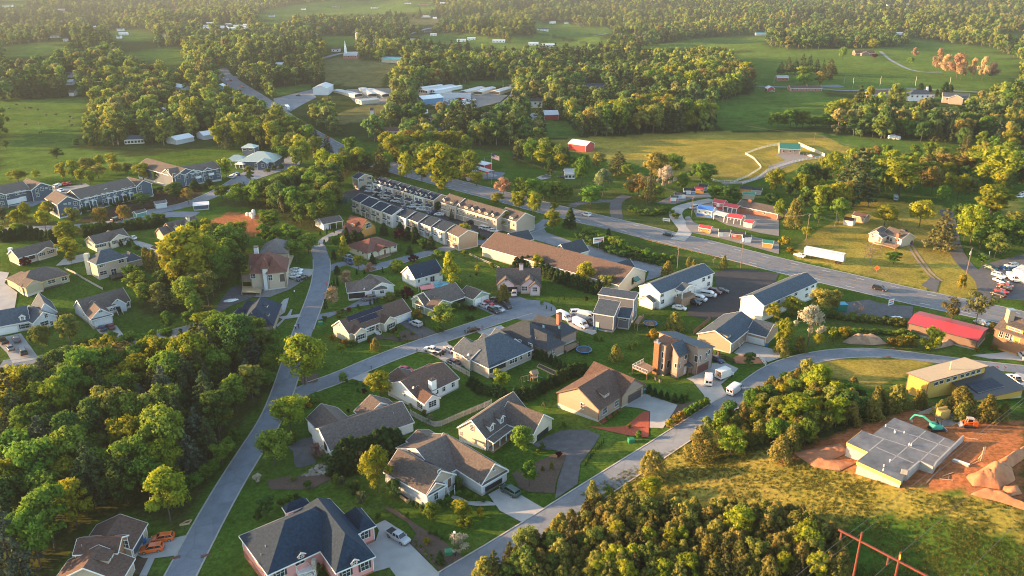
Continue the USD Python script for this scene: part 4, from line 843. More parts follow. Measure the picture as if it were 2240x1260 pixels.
h=House('apartment_block','blue apartment block with white balconies next to the clubhouse','30','navy','taupe',cat='apartment building')
h.block('r',(1480,262),(1902,188),12,6.0,2.8).block('r',(1170,168),(1500,262),13,6.0,3.0).block('x',(1590,245),(1745,215),5,6.0,1.7).block('x',(1745,216),(1832,198),4,6.0,1.4).block('x',(1500,262),(1592,246),4,6.0,1.3)
apt_windows(h,[(1660,258),(1702,248),(1762,232),(1812,222),(1872,205),(1710,295),(1775,278),(1815,265),(1540,262),(1608,262),(1500,250),(1450,215),(1880,245)])
for p in((1702,262),(1812,236)):
 k=h.hit(p)
 if k:F=h.onwall(k);h.put('balcony',[F(box(-1.4,1.4,-1.2,0,-.6,-.45)),F(box(-1.4,1.4,-1.2,-1.1,-.45,.5)),F(box(-1.4,-1.3,-1.1,0,-.45,.5)),F(box(1.3,1.4,-1.1,0,-.45,.5))],white)
h=House('clubhouse','clubhouse with pale standing-seam roof and cupola above blue walls',PX,'navy','palegreen',cat='clubhouse')
h.block('h',(521,353),(600,354),(487,338),4.2,4.0).block('h',(492,352),(535,352),8,4.0,2.6,open_=3).block('x',(560,357),(585,357),6,4.2,1.8)
h.block('h',(527,322),(556,323),6,9.0,1.6,lift=6.0);h.win([(560,362),(575,362),(588,361)],1.4,1.8).win([(535,327,2,.8),(548,327,2,.8)],grid=(0,0))
h=House('gazebo','small white gazebo in front of the clubhouse','30','white','whitemetal',cat='gazebo')
h.block('h',(2020,152),(2092,158),4,2.8,1.2,open_=2)
h=House('shelter','low bus shelter with pale roof beside the apartment drive','30','lightgrey','grey',cat='shelter');h.block('r',(1340,500),(1440,485),4,2.4,.9)
h=House('shed','small blue-grey shed beside the curving apartment drive','30','teal','taupe',cat='shed');h.block('x',(1135,572),(1172,582),5,2.3,.9)
h=House('enclosure','dark blue bin enclosure at the bend of the apartment drive','30','navy','whitemetal',cat='enclosure');h.block('s',(1660,512),(1800,500),5,2.4,.2)
# ------ shops and white blocks by the highway
h=House('strip_mall','very long low shop building with brown roof and dark rear gables','32','cream','mallbrown',cat='shop building',base='stone')
h.block('r',(-270,864),(920,1197),(1186,1082),4.2,4.0,ov=.6)
for a,b,d,r in(((530,848),(668,897),-11,3.6),((958,1012),(1068,1052),-9,2.8),((95,752),(190,802),-9,2.8)):h.block('x',a,b,d,4.2,r,roof='dark')
h.opening((1040,1160),1.4,2.6)
k=h.hit((1060,1140))
if k:F=h.onwall(k);h.put('awning',F(hexa([(-1.5,-1.5,-.5),(1.5,-1.5,-.5),(1.5,0,-.5),(-1.5,0,-.5),(-1.5,-1.45,-.35),(1.5,-1.45,-.35),(1.5,0,.6),(-1.5,0,.6)])),ROOF['metalgreen'])
h=House('apartment_block','white two-storey block with columned balcony facing parked vans','62','white','bluegrey',cat='apartment building')
h.block('r',(1280,90),(1745,-92),(1078,27),5.7,2.3).block('x',(1468,72),(1592,25),3,5.7,1.5,open_=2,floor=3.0)
h.win([(1295,97),(1297,157),(1420,50),(1416,112),(1650,-35),(1697,-58),(1692,3)],1.4,1.4).win([(1490,105),(1530,88)],1,2)
h.rail([(1468,72),(1592,25)],z=3.0,h=1.0)
h=House('store_room','small white lean-to at the end of the white columned block','62','white','bluegrey',cat='outbuilding');h.block('r',(1216,168),(1250,152),6,2.6,1.4)
h=House('apartment_block','white two-storey block with plain window row behind golden shrubs',PX,'white','bluegrey',cat='apartment building')
h.block('r',(1672,669),(1790,617),(1625,648),5.7,2.3)
h.win([(1703,659),(1726,649),(1741,642.5),(1765,631),(1778,625),(1764,646)],1.5,1.3)
h=House('workshop','long low workshop with red metal roof beside the highway',R7(1920,620),'brown','metalred',darktrim,cat='workshop')
h.block('r',(455,600),(1540,880),(640,420),3.4,1.0)
h=House('house','log style house with raised timber balcony at the right edge',R7(1920,620),'wood','taupe',browntrim,base='honey')
h.block('r',(1780,688),(2420,905),11,5.8,3.4)
h.dormer((2090,735),4.6,1.1,kind='s',wall='honey',win=(3.2,.5));k=h.onroof((2010,560))
if k:h.put('chimney',bar(k[0]-[0,0,2],k[0]+[0,0,3.2],1.7),WALL['tan']);h.put('chimney_cap',bar(k[0]+[0,0,3.2],k[0]+[0,0,3.4],1.9),steel_m)
h.deck([(1790,800),(2230,945),(2290,905),(1850,775)],2.9).rail([(1790,800),(2230,945)],z=2.9,m=woodm).win([(1890,780,1.0,1.6),(1985,800,1.0,1.6),(2050,840,.9,1.9)]).door((2120,855),1.8,2.2,WALL['honey'])
for p in((1790,800),(1880,830),(2100,905)):
 q=on_plane(*h.px(p),h.zb+2.9);h.put('post',bar(q-[0,0,3.5],q+[0,0,2.7],.2),woodm)
h.steps((2050,960),(2130,1040),0,2.0,w=2.2,m=lightwood)
h=House('house','yellow modern house with tan metal shed roof and row of high windows',R7(1840,780),'yellow','metaltan',browntrim)
h.block('S',(1360,388),(2262,142),(780,300),5.4,.6,ov=.5)
h.win([(1450,415),(1535,388),(1640,360),(1740,330),(1852,297),(1935,273),(2018,248),(2103,222)],1.35,.9,grid=(0,0))
h.reg='63';h.block('s',(1790,1003),(2225,905),(1860,772),2.7,1.5,roof='metaldark',ov=.5)
h.solar([(1700,872),(1930,818),(2045,885),(1825,948)],4,5)
k=h.onroof((1568,738))
if k:h.put('flue',cyl(k[0]-[0,0,.3],k[0]+[0,0,2.0],.17,n=10),mat('flue_cream',(.6,.5,.3)))
h=House('house','cream house with brick chimney and wooden front deck right of the white trailer','33','cream','taupe')
h.block('r',(985,748),(1152,802),8,3.4,2.2).block('x',(866,752),(988,775),8,3.4,1.9).block('x',(900,770),(985,790),5,3.2,1.3)
h.chimney((1120,785),1.1,.9,1.6).win([(905,772,1,1.3),(1035,790,1,1.3),(1062,805,1,1.3)]).door((962,800)).deck([(912,830),(1095,880),(1150,850),(960,800)],.9).rail([(912,830),(1095,880),(1130,860)],z=.9,m=woodm)
# ------ sheds for sale and the brick house
def shed(label,a,b,d,wall,roof,reg='32',he=2.1,hr=1.0,cat='shed',name='shed',open_=0,kind='r',doors=(),wins=(),trim=white):
 h=House(name,label,reg,wall,roof,trim,cat=cat,base=None);h.block(kind,a,b,d,he,hr,ov=.15,open_=open_,th=.12)
 for p in doors:h.door(p,1.3,1.7,white)
 if wins:h.win(wins,.7,.7)
 return h
shed('honey-coloured barn shed with bright red roof on the gravel',(1605,698),(1713,715),3,'honey','metalred',wins=[(1630,715),(1690,722)])
shed('pale grey barn shed with dark roof, second along the front gravel',(1780,740),(1884,745),3,'lightgrey','dark',doors=[(1800,760)])
s_=shed('brown shed with dark roof and red sale poster on its wall',(1884,752),(2006,764),3,'wood','dark')
k=s_.hit((1916,775))
if k:F=s_.onwall(k);s_.put('poster',F(box(-1.0,1.0,-.05,0,-.5,.5)),mat('poster_red',(.55,.05,.05)));s_.put('poster_print',[F(box(-.8,.8,-.06,-.05,.12,.3)),F(box(-.5,.5,-.06,-.05,-.3,-.1))],white)
shed('grey shed with white double doors, nearest the red utility pole',(1990,790),(2066,792),3,'lightgrey','dark',doors=[(2020,805),(2045,805)])
shed('honey shed with green roof at the right end of the sale lot',(2153,830),(2250,842),3,'honey','metalgreen')
shed('small dark red shed with white doors at the left of the sale lot',(1366,445),(1436,447),2.6,'red','grey',doors=[(1382,458),(1402,458)])
shed('pale grey cottage shed with dark roof in the back row of sheds',(1398,418),(1503,420),3,'lightgrey','dark',doors=[(1475,432)],wins=[(1425,430)])
shed('blue shed with navy roof and white doors in the back row',(1480,384),(1583,386),3,'blue','charcoal',doors=[(1512,398),(1528,398)],wins=[(1560,396)])
shed('honey shed with red roof in the back row',(1568,366),(1655,372),3,'honey','metalred',wins=[(1630,378)])
shed('grey shed behind the red roofed honey shed',(1602,345),(1685,352),3,'grey','dark')
h=shed('white shop hut with bright blue roof and blue lower wall',(1590,535),(1727,560),5,'white','metalblue',he=3.0,hr=1.4,cat='shop',name='shop_hut',wins=[(1615,560),(1665,570),(1705,575)])
k=h.hit((1650,585))
if k:h.put('skirting',h.onwall(k)(box(-3.6,3.6,-.06,0,-.8,0)),mat('blue_paint',(.04,.15,.45)))
shed('red hut with white porch and red roof behind the blue roofed shop',(1724,480),(1822,497),5,'red','metalred',he=2.9,hr=1.2,doors=[(1775,505)],wins=[(1750,495),(1800,508)])
shed('open carport with dark red roof between red hut and brick house',(1816,512),(1938,538),5,'white','metalred',he=2.7,hr=1.1,open_=4,cat='carport',name='carport')
shed('open carport with pale grey metal roof beside the blue roofed shop',(1735,580),(1832,605),5,'white','metalgrey',he=2.6,hr=1.0,open_=2,cat='carport',name='carport')
shed('open canopy with bright red metal roof in front of brick house',(1850,608),(1978,628),6,'white','metalred',he=2.8,hr=1.1,open_=3,cat='canopy',name='canopy')
shed('cream garden hut with red roof and red base on the gravel',(1992,652),(2072,668),4,'cream','metalred',he=2.2,hr=.9)
h=House('house','long red brick ranch house behind the shed sale lot','32','brick','taupe',base='brick')
h.block('r',(1930,510),(2290,585),9,2.9,2.0);h.win([(2060,545,1.4,.8),(2105,552,1.4,.8),(2170,570,1.6,1.2)]).chimney((2050,480),1.6,.9,1.2)
shed('honey shed with dark roof near the white fence',(1958,362),(2060,372),4,'honey','dark',he=2.4,trim=browntrim)
shed('white garden shed with dark green roof near the white fence',(1984,412),(2094,420),3.4,'cream','metalgreen',he=2.4)
shed('long dark shed beside the honey shed',(2055,375),(2150,385),4,'grey','dark',he=2.2)
shed('white barn shed with brown roof in the grass left of cream house',(646,632),(735,650),3,'white','brown','33',2.1,1.2,doors=[(752,632)])
shed('open sided shed with brown roof behind the small white barn shed',(722,592),(835,618),5,'tan','brown','33',2.6,1.2)
h=House('garage','white walled repair garage with grey roof at the right edge','33','cream','metalgrey',cat='garage');h.block('r',(2105,1062),(2280,1120),9,4.0,1.2);h.garage((2150,1095),3.4,2.4)
h=House('house','house with dark green roof inside the white ranch fence',PX,'taupe','metalgreen',base='stone')
h.block('r',(1705,325),(1752,327),9,3.4,2.8);h.win([(1714,330),(1729,330),(1738,331)],1,1.6)
# ------ buildings of the valley beyond
def far(x,y,w,wall,roof,label,d=8,he=2.9,hr=2.0,kind='r',slope=0.0,name='house',cat='house',wins=0,group=None):
 """x, y: middle of the front eave in the photograph; w: its width there in pixels"""
 h=House(name,label,PX,wall,roof,cat=cat,base=None,group=group)
 h.block(kind,(x-w/2,y-slope*w/2),(x+w/2,y+slope*w/2),d,he,hr,ov=.3)
 m=pix(h.o)[1][0]/FPX
 if wins:
  h.win([(x-w/2+w*(i+.5)/wins,y+slope*(w*(i+.5)/wins-w/2)+1.5/m)for i in range(wins)],1.4,1.4,grid=(0,0))
 return h
h=far(119,79,28,'white','taupe','white house at the edge of the far left pasture',wins=4);far(147,86,20,'lightgrey','bluegrey','grey house right of the white house by the far left pasture',wins=3)
far(269,73,20,'white','whitemetal','long white mobile home on the hazy left hillside',d=5,wins=3);far(258,80,9,'white','grey','tiny white cottage below the left hillside mobile home');far(212,59,17,'lightgrey','whitemetal','grey mobile home above the left hillside houses',d=5);far(262,64,14,'white','bluegrey','white house with blue-grey roof on the left hillside')
far(381,20,15,'red','redbrown','small red barn high on the left hillside',name='barn',cat='barn');far(359,76,11,'white','taupe','white gabled cottage beside the dark tree line at left',kind='x')
for i,(x,y,w)in enumerate([(455,56,26),(460,50,22),(449,61,22),(488,58,18),(500,52,18),(505,61,17),(520,56,20),(535,59,16),(538,54,14)]):far(x,y,w,'white','whitemetal','white mobile home in the crowded far trailer park',d=6,hr=1.2,name='mobile_home',cat='mobile home',group='white mobile homes of the far trailer park')
far(15,12,22,'white','taupe','pale long building at the upper left corner',name='farm_building',cat='building');far(133,20,14,'white','grey','white greenhouse-like building near the upper left treetops',name='farm_building',cat='building')
far(148,163,16,'lightgrey','bluegrey','blue-grey roofed house among the left trees',wins=0);far(149,179,18,'lightgrey','metalgrey','metal roofed barn among the left trees below the blue-grey house',name='barn',cat='barn');far(155,203,12,'white','brown','small white house beside the left pasture trees')
far(385,190,20,'white','whitemetal','white box building among trees left of the highway',d=10,slope=.2,name='farm_building',cat='building');far(362,238,30,'white','whitemetal','white mobile home with dark windows among left trees',d=5,hr=.9,slope=-.05,wins=4,name='mobile_home',cat='mobile home');far(481,189,15,'teal','whitemetal','pale blue house left of the distant highway',kind='x');far(503,219,15,'white','grey','white gabled house left of the highway',kind='x',wins=1)
far(293,305,44,'cream','bluegrey','cream house with dark roof above the left pasture hedge',slope=-.06,wins=6);far(405,303,40,'lightgrey','whitemetal','long pale metal roofed barn in the trees above the apartments',slope=-.2,d=10,name='barn',cat='barn');far(463,294,36,'lightgrey','whitemetal','pale metal roofed barn right of the longer barn above the apartments',slope=-.15,d=10,name='barn',cat='barn')
for x,y,w,c,r,l in[(931,36,20,'white','whitemetal','white mobile home on the lit hilltop field'),(951,39,9,'white','whitemetal','small white shed right of the hilltop mobile home'),(948,75,14,'white','whitemetal','small white mobile home below the winding hill road'),(905,84,26,'white','charcoal','white house with dark roof below the hill road'),(936,68,16,'brown','taupe','brown house beside the hill road'),(1009,88,20,'white','whitemetal','white gabled house in the pasture right of the hill road'),(1031,84,18,'white','whitemetal','white mobile home right of the white gabled house'),(1091,89,28,'white','whitemetal','white mobile home with red porch in the pasture'),(819,16,16,'white','taupe','white house alone on the top pasture'),(735,14,15,'brick','taupe','brick house on the top pasture ridge'),(663,19,10,'white','taupe','white cottage in the trees below the top pasture'),(593,34,12,'lightgrey','bluegrey','grey house left below the top pasture'),(644,34,10,'lightgrey','bluegrey','small grey house in the trees of the top pasture'),(687,73,12,'white','charcoal','white house with dark dormer roof at the wood edge'),(734,108,18,'white','taupe','white house left of the brick church'),(816,95,18,'white','taupe','white house below the pale silo'),(611,141,18,'white','whitemetal','white house above the pine plantation'),(892,6,14,'white','taupe','white farmhouse at the top edge'),(927,9,22,'brick','redbrown','brick house at the top edge'),(970,6,16,'white','whitemetal','white shed at the top edge right of brick house')]:
 far(x,y,w,c,r,l,wins=min(4,int(w/7))if w>12 else 0,d=7)
h=far(766,121,30,'brick','metalgrey','brick church with white steeple',d=12,he=4.5,hr=3.5,wins=4,name='church',cat='church');q=on_plane(756,117,h.zb+6.5)
h.put('steeple',[box(q[0]-1.2,q[0]+1.2,q[1]-1.2,q[1]+1.2,q[2],q[2]+5),(np.array([[q[0]-1.3,q[1]-1.3,q[2]+5],[q[0]+1.3,q[1]-1.3,q[2]+5],[q[0]+1.3,q[1]+1.3,q[2]+5],[q[0]-1.3,q[1]+1.3,q[2]+5],[q[0],q[1],q[2]+15]]),np.array([[0,1,4],[1,2,4],[2,3,4],[3,0,4]]))],white)
far(856,129,44,'cream','teal','cream metal building with blue-green roof',d=16,he=4.5,hr=1.8,slope=.02,name='metal_building',cat='building')
q=Q(782,90);o=xf('silo',q,0,'pale concrete silo among the golden trees','silo');obj('silo_wall',lathe([(0,-1),(2.6,-1),(2.6,12),(2.5,12.1)],16),WALL['block'],o);obj('silo_roof',lathe([(2.7,12.1),(1.4,13.2),(0,13.6)],16),ROOF['metalgrey'],o)
def unit_row(label,A,B,d,wall='cream',roof='metalgrey',reg='01',he=3.0,n=5,group=None):
 h=House('storage_unit',label,reg,wall,roof,cat='storage building',base=None,group=group);h.block('x',A,B,d,he,.7,ov=.15)
 for i in range(n):
  u=(i+.5)/n;k=h.hit((A[0]+(B[0]-A[0])*u,A[1]+(B[1]-A[1])*u+8))
  if k:h.put('roller_door',h.onwall(k)(box(-.9,.9,-.05,0,-1.2,.9)),darktrim)
 return h
far(700,193,34,'lightgrey','metalgrey','large grey steel building beside the highway',d=24,he=6,hr=2.5,kind='x',name='metal_building',cat='building')
unit_row('grey roofed storage row, leftmost of the three behind the gravel yard',(850,815),(917,808),(905,752));unit_row('grey roofed storage row in the middle behind the gravel yard',(967,812),(1042,808),(1030,750));unit_row('grey roofed storage row, rightmost behind the gravel yard',(1087,815),(1155,810),(1150,752))
unit_row('low angled storage row at the front of the gravel yard',(855,858),(905,870),(945,826),n=2)
unit_row('short white storage row, hindmost of the white ones',(1395,752),(1430,757),(1500,718),'white','whitemetal',n=2);unit_row('long white storage row with dark doors',(1398,775),(1475,782),(1600,725),'white','whitemetal',n=4);unit_row('narrow white storage row beside the bare bank',(1500,778),(1540,782),(1660,728),'white','whitemetal',n=2)
unit_row('grey flat storage row left of the lawn',(1752,785),(1825,790),(1870,744));unit_row('grey flat storage row in the middle beside the lawn',(1874,788),(1947,792),(1990,748));unit_row('grey flat storage row at the right beside the light pole',(2020,785),(2096,790),(2120,747))
unit_row('tan roofed storage row above the blue workshop',(1495,800),(1560,806),(1620,775),'cream','metalgrey')
far(948,215,46,'blue','whitemetal','bright blue workshop with pale roof beside the scrap yard',d=14,he=4.5,hr=2,slope=-.1,name='workshop',cat='workshop')
q=Q(1000,216);o=xf('quonset_hut',q,math.radians(90),'grey arched metal hut behind the scrap yard','hut')
k=np.linspace(0,math.pi,13);v=np.array([(s_,5.5*math.cos(a),5.0*math.sin(a))for s_ in(-12,12)for a in k]);f=[[i,i+1,14+i]for i in range(12)]+[[i,14+i,13+i]for i in range(12)]+[[0,i+1,i]for i in range(1,12)]+[[13,13+i,14+i]for i in range(1,12)]
obj('shell',moved((v,np.array(f)),rz=math.pi/2),ROOF['metalgrey'],o);obj('end_door',box(-1.6,1.6,-12.1,-12.0,0,3),darktrim,o)
far(860,287,40,'cream','brown','low house with brown roof below the mown field',wins=4,slope=-.02);far(956,292,17,'white','bluegrey','white house with dark roof beside the lane',kind='x',slope=.1);far(813,242,9,'white','redbrown','tiny white hut in the mown field',d=4,name='shed',cat='shed');far(985,238,12,'lightgrey','taupe','grey cottage under the round dark tree');far(940,259,26,'grey','taupe','long grey shed behind the lane houses',d=8,name='shed',cat='shed')
for x,y,w,c,r,l in[(1188,64,24,'white','bluegrey','white house with dark roof in the far middle pasture'),(1167,95,22,'white','whitemetal','white mobile home at the left of the middle pasture'),(1199,98,30,'lightgrey','whitemetal','grey farm sheds right of the pasture mobile home'),(1239,49,9,'white','taupe','small white house at the wood edge of the middle pasture'),(1209,49,14,'white','whitemetal','low white trailer along the wood edge'),(1271,52,9,'brown','brown','small brown barn at the wood edge'),(1540,217,16,'lightgrey','charcoal','grey cabin at the foot of the golden grove'),(1713,170,26,'brick','metalgrey','small brick house with grey roof beside conifers'),(1969,73,20,'white','whitemetal','white farm building below the far right woods'),(1247,380,24,'white','metalgrey','white cottage with grey roof above the hedge'),(920,322,16,'white','whitemetal','white building behind the yellow trees by the highway'),(1950,11,18,'white','grey','white house high in the hazy right woods'),(1985,8,12,'white','grey','pale cottage high in the hazy right woods'),(2030,17,12,'white','grey','small pale house in the far right woods'),(2003,22,10,'white','grey','white cottage below the pale houses of the right woods')]:
 far(x,y,w,c,r,l,wins=min(4,int(w/7))if w>12 else 0,d=7)
far(1667,74,26,'lightgrey','teal','long poultry house with turquoise roof',d=12,name='barn',cat='barn')
far(1302,188,46,'slate','bluegrey','blue ranch house with white porch posts',wins=6,slope=.0);far(1171,222,32,'white','taupe','white two-storey house with brick end wall',he=5.2,wins=3);far(1207,251,32,'red','whitemetal','red barn with white metal roof',d=12,he=4,hr=2.5,slope=-.02,name='barn',cat='barn');far(1167,255,20,'lightgrey','metalgrey','grey metal roofed shed left of the red barn',name='shed',cat='shed');far(1262,316,40,'red','whitemetal','dark red barn with pale roof in the lower meadow',d=10,he=4,hr=2,slope=.15,name='barn',cat='barn')
far(1893,116,44,'brown','brown','brown brick farmhouse on the green hill',d=10,hr=3,wins=3).block('x',(1885,117),(1903,117),5,2.9,2.4)
far(1764,193,70,'brick','taupe','long brick ranch house with white sunroom in the right meadow',d=9,wins=7).chimney((1765,188),1.6,1,1.3);far(1687,194,17,'red','whitemetal','red garage with white roof left of the brick ranch house',d=8,kind='x',name='garage',cat='garage')
h=far(1929,206,50,'taupe','taupe','grey-brown two-storey house half behind yellow trees',d=11,he=5.5,hr=3,wins=4);h=far(2018,207,56,'white','bluegrey','white house with dark hipped roof and tall white chimney',d=11,he=5.5,hr=3.2,kind='h',wins=5);q=on_plane(2027,203,h.zb+5);h.put('chimney',bar(q-[0,0,5],q+[0,0,5],1.4),white)
h=far(2091,213,58,'beige','bluegrey','beige gabled house right of the white house',d=11,he=5.0,hr=3,slope=.05,wins=3)
h.block('x',(2075,214),(2108,216),5,5.0,2.8)
h=House('drive_in_canopy','long red edged drive-in canopy with parked cars under it','31','red','metalgrey',mat('red_paint',(.50,.03,.04),.5),cat='canopy',base=None)
h.block('r',(1755,152),(1990,222),(1900,165),3.8,.3,open_=5,ov=.3,th=.5)
for i in range(12):
 u=(i+.5)/12;p=h.onroof((1730+270*u,135+70*u));q=h.onroof((1790+260*u,110+70*u))
 if p and q:h.put('roof_rib',bar(p[0]+[0,0,.1],q[0]+[0,0,.1],.5,.12),white)
h=House('kitchen','red and white drive-in kitchen behind the canopy','31','red','whitemetal',cat='restaurant',base=None);h.block('s',(1872,140),(1965,162),6,3.6,.2)
# ------ trees and shrubs
R_=np.random.RandomState(11)
def unitv(n,rs):d=rs.normal(size=(n,3));return d/np.linalg.norm(d,axis=1,keepdims=True)
def leaves(c,r,n,size,rs,squash=.85,shell=(.35,1.12),up=.25,aspect=1.0):
 """n leaf-clump triangles round each lobe centre c (k, 3) of radius r (k,)"""
 k=len(c);d=unitv(k*n,rs);d[:,2]+=up;d/=np.linalg.norm(d,axis=1,keepdims=True)
 rr=np.repeat(r,n)*rs.uniform(*shell,k*n)
 p=np.repeat(c,n,0)+d*rr[:,None]*[1,1,squash]
 nn=d+rs.normal(size=d.shape)*.55;nn/=np.linalg.norm(nn,axis=1,keepdims=True)
 t=np.cross(nn,rs.normal(size=d.shape));t/=np.linalg.norm(t,axis=1,keepdims=True)+1e-9;b=np.cross(nn,t)
 s=size*rs.uniform(.6,1.35,k*n)[:,None]
 v=np.stack([p-t*s*.5-b*s*.4,p+t*s*.5*aspect-b*s*.4,p+b*s*.6],1)
 sn=d*.75+nn*.45;sn/=np.linalg.norm(sn,axis=1,keepdims=True)
 f=np.arange(3*k*n).reshape(-1,3)
 return v.reshape(-1,3),f,np.repeat(sn,3,0)
def cat_leaf(parts):
 v=np.vstack([p[0]for p in parts]);n=np.vstack([p[2]for p in parts]);return v,np.arange(len(v)).reshape(-1,3),n
def crown_round(rs,hgt=15.,w=11.,base=.22,lobes=30,n=110,size=.75,shape='round'):
 z0=hgt*base;ch=hgt-z0;c,r=[],[]
 for i in range(lobes):
  u=rs.uniform(0,1);th=i*2.4+rs.uniform(-.5,.5)
  zz=u**.8
  prof={'round':math.sin(math.pi*min(max(zz*.86+.12,0),1))**.6,'oval':math.sin(math.pi*(zz*.84+.1))**.85,'cone':(1-zz)**.8+.1,'vase':.35+.65*zz if zz<.75 else 1.0-(zz-.75)*1.2}[shape]
  rad=w/2*prof*rs.uniform(.38,.95)*(1 if i%5 else.3)
  c.append([rad*math.cos(th),rad*math.sin(th),z0+ch*(.1+.78*zz)]);r.append(w*rs.uniform(.075,.2))
 return leaves(np.array(c),np.array(r),n,size,rs)
def limbs(rs,hgt,w,base,r0,k=5):
 ms=[cyl((0,0,-.6),(0,0,hgt*base),r0,r0*.75,7),cyl((0,0,hgt*base),(rs.uniform(-.3,.3),rs.uniform(-.3,.3),hgt*.8),r0*.75,r0*.15,6)]
 for i in range(k):
  a=i*2.4+rs.uniform(0,1);z=hgt*(base+.08*i);ms.append(cyl((0,0,z),(w*.3*math.cos(a),w*.3*math.sin(a),z+hgt*.22),r0*.42,r0*.08,5))
 return join(ms)
def crown_pine(rs,hgt=18.,w=9.,base=.2,tiers=11,size=.7,n=70,sparse=1.0,droop=.1):
 parts=[];c,r=[],[]
 for i in range(tiers):
  u=i/(tiers-1);z=hgt*(base+(1-base)*u*.96);R=w/2*(1-u)**.75*rs.uniform(.8,1.1)+.35;k=max(3,int((7-4*u)*sparse))
  for j in range(k):
   a=j*2*math.pi/k+i*1.3+rs.uniform(-.3,.3)
   for q in(.45,.8,1.0):
    c.append([R*q*math.cos(a),R*q*math.sin(a),z-droop*R*q+rs.uniform(-.3,.3)]);r.append(max(.35,R*.26)*(1.1-.25*q))
 return leaves(np.array(c),np.array(r),max(8,n*10//len(c)*3),size,rs,squash=.55,up=.5)
def crown_cedar(rs,hgt=8.,w=4.5,size=.42,n=70,spiky=True,base=.04,pw=.8):
 c,r=[],[]
 m=34
 for i in range(m):
  u=(i+.5)/m;z=hgt*(base+.9*u*(1-base));R=w/2*(1-u)**pw*rs.uniform(.5,.95);a=i*2.4+rs.uniform(-.4,.4)
  c.append([R*math.cos(a),R*math.sin(a),z]);r.append(w*(.2-.11*u)*rs.uniform(.8,1.2))
 v,f,nn=leaves(np.array(c),np.array(r),n,size,rs,squash=1.25,up=.55,aspect=.6)
 return v,f,nn
MAT_LEAF={'yellow':mleaf('leaf_spring_yellow',(.20,.25,.022),(.34,.37,.035)),'green':mleaf('leaf_fresh_green',(.10,.19,.025),(.19,.30,.045)),'dark':mleaf('leaf_deep_green',(.06,.125,.03),(.11,.19,.045)),'olive':mleaf('leaf_olive',(.13,.18,.035),(.23,.27,.06)),'amber':mleaf('leaf_amber',(.24,.21,.045),(.36,.31,.075)),'sage':mleaf('leaf_sage',(.14,.18,.085),(.22,.26,.12)),'pine':mleaf('needle_dark',(.05,.085,.035),(.10,.14,.055),trans=.2),'pinelight':mleaf('needle_olive',(.10,.11,.035),(.17,.165,.055),trans=.25),'pineblue':mleaf('needle_blue',(.08,.115,.08),(.14,.18,.12),trans=.2),'cedar':mleaf('needle_cedar',(.17,.175,.04),(.30,.275,.065),trans=.35),'leyland':mleaf('needle_leyland',(.028,.062,.02),(.06,.105,.03),trans=.2),'blossom':mleaf('petal_white',(.42,.40,.28),(.62,.56,.44)),'peach':mleaf('petal_peach',(.40,.27,.14),(.55,.40,.24)),'purple':mleaf('leaf_purple',(.045,.010,.014),(.085,.018,.022)),'red':mleaf('leaf_red',(.14,.02,.015),(.24,.035,.02)),'gold':mleaf('leaf_gold',(.26,.21,.02),(.36,.28,.03)),'twig':mleaf('twig_brown',(.13,.095,.065),(.19,.14,.10),trans=.1),'pink':mleaf('petal_pink',(.25,.16,.15),(.34,.23,.2))}
bark=mat('bark',(.085,.065,.05),.95,var=.3,scale=3,bump=.5)
palebark=mat('pale_bark',(.22,.19,.16),.95,var=.3,scale=3,bump=.4)
MAT_LEAF.update(fyellow=mleaf('leaf_far_yellow',(.17,.235,.04),(.27,.33,.065)),fgreen=mleaf('leaf_far_green',(.085,.17,.045),(.15,.255,.07)),folive=mleaf('leaf_far_olive',(.10,.165,.05),(.17,.24,.075)),famber=mleaf('leaf_far_amber',(.19,.20,.06),(.28,.28,.09)))
KINDS={}
def kind(code,name,crown,leaf,trunk=None,trunkmat=None,crownname='crown'):
 i=len(KINDS.get(code,(0,0,[]))[2]);cls=stage.CreateClassPrim(f'/World/kinds/{code}_{i}');ps=cls.GetPath().pathString
 v,f,n=crown
 raw(crownname,v,f,n,MAT_LEAF[leaf],cls)
 if trunk is not None:obj('trunk',trunk,trunkmat or bark,cls)
 hgt=float(v[:,2].max());wid=float(np.percentile(np.hypot(v[:,0],v[:,1]),97)*2)
 KINDS.setdefault(code,(name,leaf,[]))[2].append((ps,hgt,wid))
TREENAME=dict(yellow='poplar_tree',green='maple_tree',olive='oak_tree',amber='budding_tree',dark='hackberry_tree',sage='willow_tree')
def rs_(k):return np.random.RandomState(k)
for i,sh in enumerate(('round','oval','round','vase')):
 for lf in('yellow','green','olive','amber','dark','sage'):
  if lf in('dark','sage')and i>1:continue
  kind('tree_'+lf,TREENAME[lf],crown_round(rs_(20+i),15,(11,9,12,10)[i],(.2,.18,.25,.3)[i],42,125,.6,sh),lf,limbs(rs_(i),15,10,.28,.24))
kind('tree_cone','poplar_tree',crown_round(rs_(41),14,8,.1,34,130,.6,'cone'),'yellow',limbs(rs_(5),14,6,.2,.2))
kind('tree_conegreen','maple_tree',crown_round(rs_(42),14,8,.1,34,130,.6,'cone'),'green',limbs(rs_(5),14,6,.2,.2))
for i in range(3):
 kind('pine','pine_tree',crown_pine(rs_(60+i),20,11,.18,12,.75,100),'pine',limbs(rs_(i),20,4,.5,.3,3))
 kind('pine_olive','pine_tree',crown_pine(rs_(64+i),18,10,.15,11,.75,100),'pinelight',limbs(rs_(i),18,4,.5,.3,3))
 kind('cedar','cedar_tree',crown_cedar(rs_(70+i),7.4,6.2,.42,85,pw=(.5,.42,.62)[i]),'cedar',cyl((0,0,-.5),(0,0,3),.14,.08,6))
kind('pine_blue','pine_tree',crown_pine(rs_(67),20,13,.1,13,.8,130),'pineblue',limbs(rs_(1),20,4,.5,.3,3))
